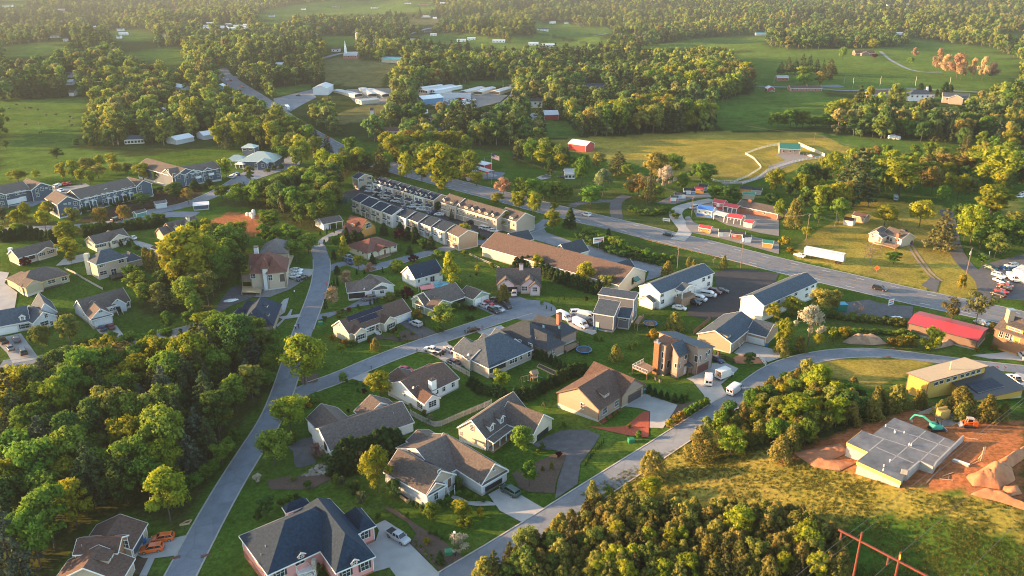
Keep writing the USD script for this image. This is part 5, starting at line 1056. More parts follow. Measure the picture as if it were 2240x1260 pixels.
kind('umbrella_pine','pine_tree',crown_round(rs_(68),12,8,.5,20,60,.5,'vase'),'pinelight',limbs(rs_(3),12,6,.5,.13,6))
kind('leyland','conifer',crown_cedar(rs_(74),6,3.6,.38,85,pw=.55),'leyland',cyl((0,0,-.5),(0,0,2),.12,.08,6));kind('leyland','conifer',crown_cedar(rs_(75),6,3.4,.38,85,pw=.7),'leyland',cyl((0,0,-.5),(0,0,2),.12,.08,6))
kind('arborvitae','conifer',crown_cedar(rs_(76),4,1.3,.2,40,pw=.35),'leyland',cyl((0,0,-.3),(0,0,1),.06,.05,5))
kind('blossom','blossom_tree',crown_round(rs_(80),9,8,.2,24,120,.42,'round'),'blossom',limbs(rs_(4),9,7,.25,.16));kind('peach','blossom_tree',crown_round(rs_(81),13,11,.2,26,130,.55,'round'),'peach',limbs(rs_(4),13,9,.25,.2))
kind('bare','bare_tree',crown_round(rs_(82),10,8,.3,20,40,.22,'vase'),'twig',limbs(rs_(6),10,12,.25,.15,9),palebark)
for lf,nm in(('dark','shrub'),('green','shrub'),('gold','shrub'),('purple','shrub'),('red','shrub'),('olive','shrub'),('pink','shrub'),('yellow','shrub'),('blossom','shrub'),('sage','shrub')):
 kind('shrub_'+lf,nm,crown_round(rs_(90),1.6,1.9,.02,14,70,.2,'round'),lf,join([cyl((0,0,-.2),(.15*math.cos(a),.15*math.sin(a),.9),.035,.02,5)for a in(0,2,4)]),crownname='foliage')
kind('maple_purple','purple_maple',crown_round(rs_(91),5,5.5,.12,22,100,.36,'round'),'purple',limbs(rs_(7),5,4,.2,.1))
ADJ=dict(yellow='yellow-green',green='fresh green',dark='deep green',olive='olive green',amber='amber leaved',sage='grey-green',pine='dark',pinelight='olive needled',pineblue='blue-green',cedar='brownish green',leyland='dark green',blossom='white flowering',peach='peach flowering',purple='purple leaved',red='red leaved',gold='golden',twig='nearly leafless',pink='pinkish flowering')
NOUN=dict(poplar_tree='tree',maple_tree='tree',oak_tree='tree',budding_tree='tree',hackberry_tree='tree',willow_tree='tree',purple_maple='maple',pine_tree='pine',cedar_tree='cedar',conifer='conifer',blossom_tree='tree',bare_tree='tree',shrub='shrub')
PENDING=[];OCC=[]
def size_of(reg,x,yt,yb,w):
 g=ground(Q(*Z(reg,x,yb)));zc=pix(g)[1][0];s=1.0/(3.9375 if isinstance(reg,str)else reg[2])
 hgt=(yb-yt)*s*zc/FPX/math.cos(PITCH+(Z(reg,x,yb)[1]-630)/FPX*.8);return g,max(hgt,.5),w*s*zc/FPX
def T(reg,place,*items):
 for code,x,yt,yb,w in items:
  g,hgt,wid=size_of(reg,x,yt,yb,w);PENDING.append((code,g,hgt,wid,place,Z(reg,x,yb)))
def hedge(reg,place,code,pts,n,hz,wz,jit=.15):
 p=np.array(pts,float);d=np.r_[0,np.cumsum(np.linalg.norm(np.diff(p,axis=0),axis=1))]
 for i in range(n):
  s=d[-1]*(i+.5)/n;x,y=np.interp(s,d,p[:,0]),np.interp(s,d,p[:,1]);k=1+R_.uniform(-jit,jit)
  T(reg,place,(code,x,y-hz*k,y,wz*(1+R_.uniform(-jit,jit))))
Y,G,O,A,D,S='tree_yellow','tree_green','tree_olive','tree_amber','tree_dark','tree_sage'
T('30','in the planted rows behind the blue apartments',(Y,550,140,300,100),(Y,650,115,300,110),(O,760,95,240,150),(Y,875,70,220,90),(Y,975,62,190,110),(Y,700,195,330,90),(Y,780,205,330,110),(A,850,165,280,150),(Y,1010,140,250,100),(O,1100,140,250,110),(Y,1240,145,300,150),(Y,160,205,310,180),(Y,320,200,280,80),(D,1360,200,310,100))
T('30','between the apartments and the clubhouse',(Y,1955,105,290,110),(O,2160,165,310,90),(G,2060,315,430,100),(G,1915,335,460,150),(D,1525,310,480,160),(A,1625,355,500,100),('leyland',1680,290,380,140),('leyland',1800,280,360,140))
T('30','along the drive in front of the blue apartments',(D,1230,405,530,190),(A,1080,500,680,110),(A,880,520,710,130),(O,640,525,720,130),(Y,430,465,600,120),(Y,245,480,690,110),(Y,165,540,690,130),(Y,395,550,720,120),(Y,155,660,760,130),(Y,20,680,760,60),(S,40,520,660,160),(Y,300,710,770,70))
T('30','among the houses at left',(Y,590,650,860,230),(Y,610,800,960,220),(Y,615,905,1010,90),('maple_purple',225,950,1030,100),(G,1150,1025,1190,130),(G,1210,1090,1290,200),('leyland',1040,800,860,40),('leyland',1110,810,860,40),(G,1180,850,920,70))
hedge('30','in the hedge behind the low ranch house','leyland',[(0,830),(150,800),(330,800),(480,840)],11,110,80)
hedge('30','in the hedge above the cream house','leyland',[(720,790),(900,740),(1150,720),(1330,700),(1440,660)],14,70,70)
hedge('30','beside the beige two-storey house','cedar',[(1260,1040),(1420,1120)],5,180,110)
T('30','in the clump left of the mansion',(Y,1650,705,1255,400),(Y,1530,880,1270,220),(Y,1790,770,1160,260),(G,1960,680,980,350),(G,1920,950,1180,200),(D,2070,920,1130,180),('pine',1570,1080,1290,280),(D,1430,1060,1280,180))
T('30','at the foot of the left pasture',(D,490,15,110,110))
T('31','in the group of round trees beside the mansion',(G,130,555,730,210),(G,80,670,840,140),(G,180,700,860,140),(G,320,680,810,110),(G,335,715,890,140),(G,455,750,920,170),(G,350,815,1000,180),(G,265,665,800,80))
T('31','on the lawns round the lodge style house',(S,500,560,655,100),(G,690,770,890,90),('tree_cone',760,770,970,115),('arborvitae',675,890,980,50),('leyland',785,695,855,80),('leyland',850,720,815,90),('leyland',900,735,820,80),('leyland',1105,660,765,80),('leyland',1245,650,765,90),('leyland',1310,690,805,80),('leyland',1375,690,835,80),('leyland',1510,770,895,90),('leyland',1470,800,880,70),('maple_purple',1230,710,805,110),(G,1440,800,875,80),('leyland',1325,845,935,65),('maple_purple',1360,930,1000,90))
T('31','round the townhouses',(Y,1795,660,835,140),(Y,2165,550,710,140),(D,2045,620,705,100),(D,1560,475,565,90),('pine_blue',1685,540,635,50),('pine_blue',1915,710,780,45),('shrub_red',1960,780,805,45))
T('31','along the road below the lodge style house',('shrub_yellow',1215,980,1085,150),(Y,885,935,1060,100),('peach',985,1000,1095,110),('peach',785,1065,1200,130),('leyland',700,1025,1105,60),('leyland',1005,930,1015,70),('shrub_green',1570,890,960,130),(G,1800,885,950,70))
T('31','in the row of slim cypresses',('arborvitae',705,1120,1205,26),('arborvitae',675,1148,1210,24),('arborvitae',655,1168,1218,22),('arborvitae',636,1185,1226,20),('arborvitae',870,1055,1105,20),('arborvitae',555,722,768,20),('arborvitae',612,708,758,20),('arborvitae',672,694,748,20),('arborvitae',590,800,842,24),('arborvitae',633,778,818,22),('arborvitae',713,752,788,16),('arborvitae',1092,1040,1090,20),('arborvitae',935,1065,1100,20))
T('31','in the lawn behind the white steep-roofed house',('tree_cone',1675,905,1200,190),(Y,1910,1020,1085,50),(Y,2035,995,1065,50),('shrub_red',1900,1090,1112,26),('shrub_red',1845,1110,1126,16))
T('31','in the belt between townhouses and highway',(Y,590,20,270,150),(Y,780,0,110,120),(Y,340,170,310,130),(Y,1580,-10,450,330),(Y,1430,110,310,150),(Y,1300,50,340,150),('pine_olive',1080,10,290,170),(Y,1900,220,340,130),('peach',2130,265,420,180),(Y,2080,400,510,120),(G,240,0,150,130),(D,155,160,222,50),(D,218,150,212,50),(G,100,190,232,70),(S,560,370,550,130),(S,240,390,600,90),(Y,700,60,300,140),(O,480,330,480,120))
T('32','at the end of the townhouse road',(Y,60,390,570,140),(Y,195,395,610,120),(Y,345,545,750,165),('leyland',500,530,700,115),(Y,360,480,570,80),(Y,30,540,700,80),('blossom',125,620,705,85))
T('32','across the highway above the drive entrance',(G,680,335,540,215),(G,600,90,345,150),(D,330,100,270,110),(A,740,50,210,140),('pine_olive',910,45,250,190),(G,990,150,280,110),(S,780,190,430,140),(Y,430,60,210,150),(Y,260,40,180,140))
hedge('32','in the tall hedge along the highway',G,[(50,420),(200,450),(330,470),(500,480)],9,150,130)
T('32','in the grove left of the shed sale lot',(A,1230,45,310,230),(G,1370,60,270,240),('blossom',1320,160,410,170),('pine_olive',1180,210,490,150),(A,1090,240,440,200),(G,1630,140,350,240),(G,1460,230,390,120),(A,1030,290,430,120),(G,1250,330,470,120))
T('32','between the sheds and the brick house',(G,1740,340,465,130),(D,1850,335,485,150),(G,1930,400,480,90))
T('32','on the bank beside the highway guardrail',('arborvitae',830,705,768,42),('cedar',1820,935,1055,75),('cedar',1340,985,1120,125),('cedar',1520,950,1045,60),('cedar',1565,970,1055,55))
T('32','beside the long brown roof of the shop building',(Y,225,940,1090,110),(Y,630,990,1215,150),(O,815,1105,1270,120),('leyland',885,1180,1270,80))
hedge('32','in the dark hedge behind the pale pink house','leyland',[(20,1050),(170,1060),(290,1120),(460,1190),(640,1250),(760,1280)],17,115,85)
T('33','in the tall trees of the right',('pine_olive',1480,540,905,270),('pine',730,20,520,380),('pine_olive',640,150,440,200),(Y,1120,100,450,350),(Y,1380,120,280,160),(Y,1480,0,120,110),(Y,1500,70,190,120),(Y,1950,10,370,420),(Y,1900,340,630,330),(Y,1740,500,850,250),(Y,1000,500,690,220),(Y,1300,460,700,200),('bare',1240,170,390,180),(G,2000,620,920,350),(G,1500,330,500,110),(O,2120,560,800,250),(O,1950,740,960,220))
T('33','beside the cream house with the front deck',('bare',880,840,1005,220),(G,1080,910,1010,160),('shrub_gold',1660,1095,1230,85),(G,1840,920,1025,80))
T('33','behind the brick ranch house',(Y,60,190,430,170),(Y,250,250,420,110),(A,400,190,320,180),(Y,430,300,430,200),(Y,90,450,650,100),('cedar',220,440,710,170),(G,430,510,690,110),(G,600,440,670,150),(Y,330,690,790,100),(D,30,400,520,140),('shrub_gold',140,770,850,110),('shrub_gold',195,870,920,90))
T('60','on the lawns at left',(O,370,360,580,190),(O,610,275,525,220),(G,690,485,590,85),(O,560,240,330,140))
T('60','at the upper edge of the left wood',(Y,1040,765,1070,430),(A,960,540,860,340),(Y,560,800,1280,260),('pine_olive',1740,580,960,330),(Y,1800,240,490,300),(G,1460,240,410,130),(G,1620,240,370,90),(G,1250,0,200,180),('pine',1430,30,260,220),(G,1690,90,300,150),(G,1560,10,200,150),('pine_olive',150,740,1270,260),(Y,1650,1095,1290,230),(Y,1900,1000,1270,300),('pine_olive',1250,880,1090,220),('pine_blue',1300,1030,1320,280),('cedar',1540,560,700,120),(G,1440,470,650,150),(G,1290,530,680,130),(Y,1450,690,880,180))
T('61','at the street junction',(Y,425,440,870,400),(Y,740,515,605,70),(Y,1070,762,985,235),(Y,300,975,1275,310),('shrub_gold',440,985,1075,100),('shrub_green',490,960,1035,95),(G,750,770,865,85))
T('61','in the garden of the solar panel house',('cedar',1030,465,575,90),('shrub_gold',660,440,492,60),('shrub_gold',773,478,545,66),('shrub_green',825,485,543,58),('arborvitae',868,468,532,25),('arborvitae',1138,362,424,22),('arborvitae',1208,350,412,22),('shrub_green',1215,410,466,56),('shrub_red',1185,395,427,34),('shrub_red',970,475,507,38),('shrub_dark',588,278,320,56),('shrub_olive',710,233,272,50),('shrub_dark',750,220,252,40),('shrub_red',800,205,240,42),('shrub_green',720,265,292,50),('shrub_red',735,488,512,28),('shrub_dark',1280,440,465,30),('shrub_gold',1300,478,496,30),('shrub_olive',1350,410,440,40),('shrub_dark',1240,470,492,28))
T('61','in front of the green house',(G,1620,200,395,230),('shrub_green',1575,350,425,95),('maple_purple',1300,30,145,125),('shrub_gold',1390,225,300,110),('shrub_dark',1790,160,215,70),('shrub_green',1720,160,235,70),('maple_purple',1860,190,235,70),('shrub_dark',1840,270,310,90),('shrub_dark',1440,320,350,40),('cedar',1575,195,250,60),('shrub_olive',1150,75,150,120),('shrub_green',1220,55,110,70),('cedar',2130,0,170,120))
T('61','beside the ranch house carport',('peach',670,20,200,160),('arborvitae',600,130,222,36),('shrub_dark',880,180,205,30),('shrub_green',895,190,222,34),('arborvitae',985,130,185,20),('arborvitae',1018,125,178,18),('arborvitae',1046,118,172,18))
T('61','by the white house with the chimney',(Y,2110,757,925,160),('shrub_dark',870,835,872,42),('shrub_green',930,850,888,45),('shrub_green',830,825,858,36),('shrub_purple',935,905,945,50),('shrub_dark',880,905,935,40),('shrub_green',785,820,858,36),('shrub_purple',795,1080,1115,36),('shrub_sage',1500,1130,1200,90),('shrub_olive',1450,1090,1140,60))
hedge('61','in the conifer hedge behind the two-toned roof house','leyland',[(1840,870),(1950,960),(2050,960),(2150,990)],7,95,85)
T('62','between the blue house and the modern house',('cedar',1400,240,405,150),('shrub_gold',1210,392,488,105),('cedar',890,520,665,120),('shrub_green',1060,500,545,50),('shrub_green',1010,520,575,60),('shrub_green',720,440,490,50),('shrub_green',768,455,505,45),('cedar',1340,300,400,60))
T('62','on the lawn beside the blue house',('arborvitae',297,185,222,13),('arborvitae',340,145,178,13),('arborvitae',397,122,160,13),('arborvitae',450,106,142,13),('arborvitae',505,96,132,12),('arborvitae',338,200,238,13),('maple_purple',638,110,152,34),(G,258,140,195,35))
hedge('62','in the long hedge behind the two-toned roof house','leyland',[(190,640),(330,690),(470,770),(600,790)],10,85,60)
hedge('62','in the tall hedge left of the tan house','leyland',[(0,1010),(150,1000),(270,930),(400,860),(520,800),(640,770)],17,110,85)
T('62','in the row of young conifers below the modern house',*[('leyland',x,y-75,y,56)for x,y in((1180,942),(1228,972),(1282,990),(1332,1004),(1397,1020),(1457,1026))])
T('62','in the row of clipped shrubs along the right street',*[('shrub_gold' if i<3 else 'shrub_green',x,y-75,y,80)for i,(x,y)in enumerate(((1358,1242),(1410,1205),(1460,1172),(1508,1148),(1548,1122),(1582,1100),(1625,1078),(1668,1055)))])
T('62','on the bank above the right street',('tree_dark',2040,590,725,105),('shrub_green',1500,955,1000,60),('shrub_green',820,1140,1178,38),('shrub_green',765,1178,1205,30),('shrub_green',872,1105,1142,36),('shrub_green',912,1085,1120,30),('shrub_gold',1010,1210,1245,40),('shrub_green',450,1190,1235,60),('shrub_sage',275,1020,1065,46))
T('91','in the front garden of the pale grey solar house',(Y,1050,145,545,250),('peach',905,178,340,110),(D,1195,430,595,145),(G,1515,630,775,155),(Y,1770,620,755,175),('shrub_dark',1355,608,662,42),('shrub_dark',1388,622,688,40),('shrub_dark',1428,640,712,46),('shrub_green',1580,600,662,60),('shrub_green',1650,578,662,76),('shrub_dark',1745,400,515,85),('shrub_green',1752,520,572,50),('shrub_green',1832,532,582,56),('shrub_green',1892,560,614,52),('shrub_green',1962,570,622,54),('shrub_yellow',1830,755,835,90),('shrub_yellow',1760,770,835,70),('shrub_gold',1930,670,740,70))
hedge('91','in the tall dark hedge below the grey roofed house','leyland',[(690,365),(800,350),(920,300),(1040,270),(1160,240),(1250,190)],10,260,190)
T('91','in the garden between the pink house and the street',(G,165,0,318,275),('blossom',1745,905,1060,205),('leyland',1590,1040,1155,92),('shrub_green',690,378,492,82),('shrub_sage',745,398,505,66),('shrub_dark',840,440,565,112),('shrub_sage',905,528,634,92),('shrub_pink',525,118,245,112),('tree_dark',95,575,745,160),('shrub_green',290,553,642,76),('shrub_green',230,593,664,84),('shrub_dark',355,548,612,62),('shrub_dark',445,438,512,74),('shrub_dark',20,690,780,80),('shrub_blossom',10,380,450,80),('shrub_dark',600,210,300,100),('shrub_green',320,400,440,60),('shrub_green',1300,710,762,50),('shrub_green',1495,865,900,36),('shrub_dark',1550,870,915,44),('shrub_dark',1600,905,945,40),('shrub_gold',1475,930,990,70),('shrub_dark',540,1150,1240,70),('shrub_green',1050,715,770,60),('shrub_green',300,30,120,110))
T('91','along the narrow bed below the pink house',*[('shrub_green',x,y-24,y,26)for x,y in((1375,970),(1380,1005),(1420,1015),(1460,1050),(1465,1090),(1510,1090),(1510,1125))])
T('92','beside the dark asphalt drive',(G,85,-35,225,195),(G,150,298,485,155),('cedar',340,260,345,34),('shrub_green',265,110,165,50),('shrub_green',245,145,182,34),('shrub_green',222,165,205,30),('shrub_purple',400,190,238,60),('shrub_green',1090,5,75,60),('cedar',262,310,352,36))
hedge('92','in the row of tiny arborvitae beside the dark drive','arborvitae',[(625,322),(700,215),(795,112)],11,44,16)
T('92','at the corner of the golden field',('cedar',1200,185,405,260),('cedar',1620,-40,240,300),(Y,1880,-20,225,250),(Y,1190,415,570,180),('cedar',1250,355,450,110),('cedar',990,450,600,130),(G,830,490,600,90),('cedar',690,430,600,120),('sapling' if False else 'cedar',1490,520,590,50))
T('63','behind the yellow modern house',(Y,420,695,1010,215),('cedar',330,645,810,175),(Y,250,975,1270,350),(Y,580,980,1240,205),('cedar',930,880,1090,140),('cedar',1100,865,1100,205),('cedar',1300,910,1070,130),('cedar',1640,885,1110,265),('cedar',1870,955,1190,205),('cedar',2010,1015,1190,110),('cedar',720,800,960,150),(G,660,860,1050,200),(D,800,980,1150,220),('cedar',170,760,930,170))
T('63','in the clump beside the tan ranch house',(Y,130,305,570,165),('blossom',340,180,530,250),('cedar',110,465,615,160),(Y,200,115,290,200),(A,440,40,270,200),(A,560,60,270,110),(Y,40,160,330,130),(Y,430,430,540,90),('cedar',270,440,590,130))
T('63','on the bank above the curving street',('umbrella_pine',1560,135,410,215),('umbrella_pine',1770,75,420,240),('shrub_gold',1130,455,540,130),('shrub_gold',1220,450,535,110),('shrub_yellow',1400,370,575,200),('shrub_gold',1060,470,530,90),('bare',770,165,315,120),('shrub_dark',1010,275,325,60),('cedar',1835,360,430,60),('cedar',1915,330,430,80),('shrub_gold',1795,550,585,50),('shrub_gold',1935,530,575,60),('shrub_gold',650,370,470,110),('shrub_yellow',560,400,500,110))
T('93','at the foot of the concrete slab',('cedar',100,40,270,200),(Y,150,-60,110,200))
hedge('32','in the scrub on the bank below the highway','shrub_green',[(620,740),(800,820),(1000,900),(1250,980),(1400,1010)],22,60,90,.4)
hedge('32','in the lower scrub beside the shop building','shrub_dark',[(560,780),(700,860),(900,940),(1150,1000),(1280,1040)],18,55,85,.4)
hedge('63','in the brown brush beside the red roofed workshop','shrub_olive',[(480,290),(700,320),(1000,350),(1250,380),(1450,360)],18,60,90,.3)
hedge('63','in the rough below the brush line','shrub_green',[(480,420),(650,450),(850,430),(1050,440),(1300,470)],14,45,80,.4)
hedge('90','along the wood edge beside the left street',G,[(2060,100),(1900,330),(1740,470),(1560,620),(1440,720)],9,150,150,.3)
hedge('60','along the wood edge above the left street',G,[(480,690),(700,640),(900,560),(1200,560),(1500,470)],9,110,120,.4)
hedge('61','along the wood edge at the junction',G,[(0,430),(60,540),(130,640),(200,600),(120,800),(60,930)],8,180,150,.3)
hedge('32','round the highway drive entrance','shrub_green',[(1000,560),(1100,590),(1200,600),(1350,560),(1420,640)],10,55,80,.4)
hedge('30','below the apartment drive','shrub_green',[(700,740),(900,720),(1100,690),(1300,650),(1420,630)],12,60,80,.3)
hedge('30','in the beds of the blue apartments','shrub_dark',[(700,590),(850,530),(1000,510),(1150,470),(1320,420),(1420,400)],12,50,70,.3)
hedge('03','in the hedgerow below the right meadow',G,[(0,1090),(200,1100),(400,1100),(600,1110),(800,1130),(1000,1160),(1200,1190),(1400,1210)],26,130,110,.4)
hedge('03','in the sunlit trees below the two-storey houses',Y,[(520,1030),(650,1010),(760,980),(880,960),(1000,1010),(1100,960)],8,170,120,.4)
hedge('03','in the conifer row on the right meadow','pine',[(75,650),(150,640),(205,640),(262,635),(315,620),(365,630),(420,640),(545,720)],8,135,80,.2)
T('03','beside the farm houses of the right meadow',('pine_olive',530,515,650,130),(G,310,570,720,140),(G,310,635,745,130),(A,445,615,740,110),(G,640,405,520,75),(Y,905,335,425,100),(G,1225,490,560,56),('peach',1260,410,500,60),('leyland',1310,715,790,70),('leyland',1385,735,790,50),('leyland',1450,770,830,50),('leyland',1510,708,840,80),('leyland',1565,730,800,60),('peach',1450,420,640,110),('peach',1520,470,660,120),('peach',1620,460,680,180),('peach',1660,510,690,110),('peach',1750,500,690,70),('peach',1840,490,700,110),('peach',1920,540,690,120),('shrub_purple',915,460,498,50))
# ------ woods
def free_of_built(gx,gy,m=1.0):
 return[not any(p.contains(Point(a,b))for p in FOOT)for a,b in zip(gx,gy)]
FOOT=[Polygon(f).buffer(1.5)for h in HOUSES for f in h.foot]+[LineString(p).buffer(w)for p,w in((S1,4),(S2,4),(S3,4.2),(HW,11),(LN,3.5))]+[Polygon(wl(ZL(rg,pts))).buffer(.5)for _,_,rg,pts in PAVED if len(pts)>3]
FOOT=[f if f.is_valid else f.buffer(0)for f in FOOT]
from shapely.strtree import STRtree
_tree=STRtree(FOOT)
def built(x,y):return len(_tree.query(Point(x,y),predicate='intersects'))>0
def scatter(poly_px,n,mix,label_place,group,hrange,seed,mind=3.0,up=10):
 """n trees spread over the ground inside a polygon of the photograph"""
 pg=Polygon(world_poly(poly_px)).buffer(0);pp=Polygon(poly_px).buffer(up);rs=np.random.RandomState(seed);x0,y0,x1,y1=pg.bounds;got=[];tries=0
 while len(got)<n and tries<n*60:
  tries+=1;x,y=rs.uniform(x0,x1),rs.uniform(y0,y1)
  if not pg.contains(Point(x,y))or built(x,y):continue
  if any((x-a)**2+(y-b)**2<mind**2 for a,b in got)or any((x-o[0])**2+(y-o[1])**2<(mind*.9)**2 for o in OCC):continue
  code=mix[rs.randint(len(mix))];hgt=rs.uniform(*hrange)*(.85 if code=='cedar' else 1)
  tp=pix([x,y,float(H(x,y))+hgt*.85])[0][0]
  if not pp.contains(Point(*tp)):continue
  got.append((x,y))
  PENDING.append((code,ground((x,y)),hgt,None,('wood',label_place,group),None))
 OCC.extend(got)
for p in PENDING:OCC.append(p[1][:2])
scatter([(0,800),(90,808),(130,780),(230,756),(330,752),(400,728),(440,705),(520,712),(585,750),(598,800),(580,860),(535,910),(470,1000),(412,1100),(380,1150),(330,1125),(300,1105),(210,1125),(160,1170),(120,1250),(0,1262)],135,[Y,G,G,O,Y,D,'pine','pine_blue',G,Y,D,'pine','pine_olive'],'in the wood left of the street','trees of the wood left of the street',(10,17),1,4.6)
scatter([(985,1275),(1060,1205),(1150,1152),(1250,1100),(1330,1092),(1450,1098),(1600,1103),(1750,1118),(1830,1160),(1850,1275)],290,['cedar']*6+[Y,O,'pine_olive'],'in the cedar wood at the bottom of the picture','trees of the cedar wood at the bottom',(4.2,7.2),2,1.8)
scatter([(1500,965),(1570,900),(1650,862),(1710,825),(1785,810),(1830,840),(1900,875),(1990,878),(2100,888),(2230,908),(2230,925),(2080,922),(1990,893),(1870,930),(1800,958),(1720,995),(1690,975),(1600,985),(1510,980)],85,['cedar']*6+[Y,G,O,D],'in the thicket between the right street and the concrete slab','trees of the thicket above the concrete slab',(4.5,7.5),3,2.6)
scatter([(375,560),(440,505),(500,505),(540,540),(525,575),(485,630),(460,680),(400,682),(310,692),(335,645),(385,620)],26,[G,G,D,Y,'pine',O],'in the clump between the left houses and the mansion','trees of the clump left of the mansion',(9,14),4,4.5,22)
scatter([(470,452),(500,435),(700,385),(760,352),(830,342),(960,332),(1040,390),(1000,402),(850,382),(770,372),(720,425),(735,455),(700,500),(640,492),(600,460),(540,452)],150,[G,G,Y,D,O,'pine',G],'in the wood between townhouses and highway','trees of the wood behind the townhouses',(9,14),5,4.2,22)
scatter([(765,350),(830,345),(960,345),(1050,395),(1000,402),(850,382),(775,372)],34,[Y,Y,G,Y,O,'pine_olive'],'in the tall trees behind the upper townhouse row','tall trees behind the upper townhouses',(12,17),16,4.5,70)
scatter([(1020,395),(1110,425),(1190,455),(1180,475),(1120,455),(1050,425)],16,[Y,G,G],'between brown townhouses and highway','trees between brown townhouses and highway',(7,11),17,4.5,60)
scatter([(1700,405),(1760,385),(1900,345),(2000,335),(2120,352),(2240,305),(2240,420),(2170,437),(2100,445),(1950,437),(1880,465),(1800,475),(1740,465)],85,[Y,Y,G,O,A,D],'in the lit trees of the right','trees on the sunny slope at the right',(9,15),6,5.5,26)
scatter([(2080,455),(2240,485),(2240,560),(2190,575),(2110,540)],16,[G,D,O],'in the trees above the repair garage','trees above the repair garage',(8,13),7,5)
scatter([(1090,315),(1180,312),(1260,345),(1330,367),(1330,385),(1270,375),(1200,368),(1130,358)],22,[G,Y,O,'pine'],'in the trees above the hedge across the highway','trees above the highway hedge',(9,15),8,6)
scatter([(1240,290),(1300,240),(1430,215),(1560,240),(1570,285),(1500,290),(1400,295),(1290,300)],50,[Y,Y,A,G,O,Y],'in the big golden grove of the middle valley','trees of the golden grove',(15,22),9,6)
scatter([(1350,205),(1420,160),(1560,140),(1640,150),(1650,205),(1560,215),(1430,215)],46,[Y,A,G,G,O,'pine'],'in the upper golden grove of the middle valley','trees of the upper golden grove',(15,22),10,7)
scatter([(2080,255),(2240,180),(2240,330),(2130,345),(2030,320),(1900,298),(1980,290)],60,[G,'pine_olive',D,'pine',A],'in the dark wood at the right edge','trees of the dark wood at the right edge',(12,18),12,6)
scatter([(0,330),(130,322),(250,330),(320,345),(290,330),(190,310),(0,318)],14,[D,O,G],'along the left pasture','trees along the left pasture',(6,10),13,6)
scatter([(450,300),(600,250),(700,300),(740,335),(650,380),(560,330),(470,330)],60,[Y,Y,G,O,'pine'],'in the yellow trees beside the highway','yellow trees beside the highway',(12,18),14,6)
scatter([(860,300),(1000,300),(1090,320),(1040,340),(960,332),(880,338)],40,[Y,Y,G,A],'in the yellow trees across the highway','yellow trees across the highway',(12,18),15,6)
def ordinal(i,n):
 names=['leftmost','second from left','third from left','fourth from left','fifth from left','sixth from left','seventh from left','eighth from left','ninth from left','tenth from left']
 return '' if n==1 else ', rightmost' if i==n-1 else ', '+names[i]
from collections import defaultdict
def plant_all():
 by=defaultdict(list);out=[]
 for p in PENDING:
  name,leaf,protos=KINDS[p[0]]
  if isinstance(p[4],str):by[(name,leaf,p[4])].append(p)
 label={};grp={}
 for(name,leaf,place),ps in by.items():
  ps.sort(key=lambda q:q[5][0])
  for i,q in enumerate(ps):
   if len(ps)>10:label[id(q)]=f'{ADJ[leaf]} {NOUN[name]} {place}';grp[id(q)]=f'{NOUN[name]}s {place}'
   else:label[id(q)]=f'{ADJ[leaf]} {NOUN[name]} {place}{ordinal(i, len(ps))}'
 rs=np.random.RandomState(77)
 PENDING.sort(key=lambda q:pix(q[1])[1][0])
 count=defaultdict(int);extra=[]
 for q in PENDING:
  code,g,hgt,wid,place,_=q;name,leaf,protos=KINDS[code]
  ps,ph,pw=protos[rs.randint(len(protos))];s=hgt/ph;sx=s if wid is None else min(max(wid/pw,s*.55),s*2.2)
  args=(ps,g,rs.uniform(0,6.28),(sx*rs.uniform(.93,1.07),sx*rs.uniform(.93,1.07),s))
  count[name]+=1
  if count[name]>300:extra.append((code,args));continue
  if isinstance(place,str):copy_of(ps,name,g,args[2],args[3],label[id(q)],NOUN[name],grp.get(id(q)))
  else:copy_of(ps,name,g,args[2],args[3],f'{ADJ[leaf]} {NOUN[name]} {place[1]}',NOUN[name],place[2])
 print('trees',dict(count),'extra',len(extra));return extra
EXTRA=plant_all()
def instancer(name,label,cat,meshes,items,seed=0):
 """items: (which mesh, position, rotation about z, scale)"""
 pi=UsdGeom.PointInstancer.Define(stage,numbered('/World',name));tag(pi,label,cat,kind='stuff');root=str(pi.GetPath())
 pr=pi.CreatePrototypesRel();UsdGeom.Scope.Define(stage,root+'/shapes')
 for i,parts in enumerate(meshes):
  x=UsdGeom.Xform.Define(stage,f'{root}/shapes/{name}_shape_{i}')
  for nm,v,f,n,m in parts:raw(nm,v,f,n,m,x)
  pr.AddTarget(x.GetPath())
 pi.CreateProtoIndicesAttr(Vt.IntArray.FromNumpy(np.array([k[0]for k in items],np.int32)))
 pi.CreatePositionsAttr(Vt.Vec3fArray.FromNumpy(np.array([k[1]for k in items],np.float32)))
 pi.CreateOrientationsAttr(Vt.QuathArray([Gf.Quath(math.cos(k[2]/2),0,0,math.sin(k[2]/2))for k in items]))
 pi.CreateScalesAttr(Vt.Vec3fArray.FromNumpy(np.array([np.broadcast_to(k[3],3)for k in items],np.float32)))
 return pi
def tree_parts(leaf,seed,kindf):v,f,n=kindf(seed);return[('crown',v,f,n,MAT_LEAF[leaf])]
def far_round(sh,hgt=15,w=12):return lambda k:crown_round(rs_(k),hgt,w,.08,16,48,1.35,sh)
def far_tree(leaf,k,sh,tr=True):
 ps=tree_parts(leaf,k,far_round(sh))
 v,f=cyl((0,0,-1),(0,0,7),.3,.2,5);ps.append(('trunk',v,f,None,palebark));return ps
FAR=[far_tree('fyellow',201,'round'),far_tree('fgreen',202,'round'),far_tree('folive',203,'oval'),far_tree('fgreen',204,'oval'),far_tree('famber',205,'round'),far_tree('dark',206,'oval'),far_tree('sage',207,'round'),[('crown',*crown_pine(rs_(208),17,9,.12,9,1.2,50),MAT_LEAF['pine'])],far_tree('fyellow',209,'oval'),far_tree('folive',210,'round')]
def sub(v,f,n,z):return v,f,n
rs=np.random.RandomState(5)
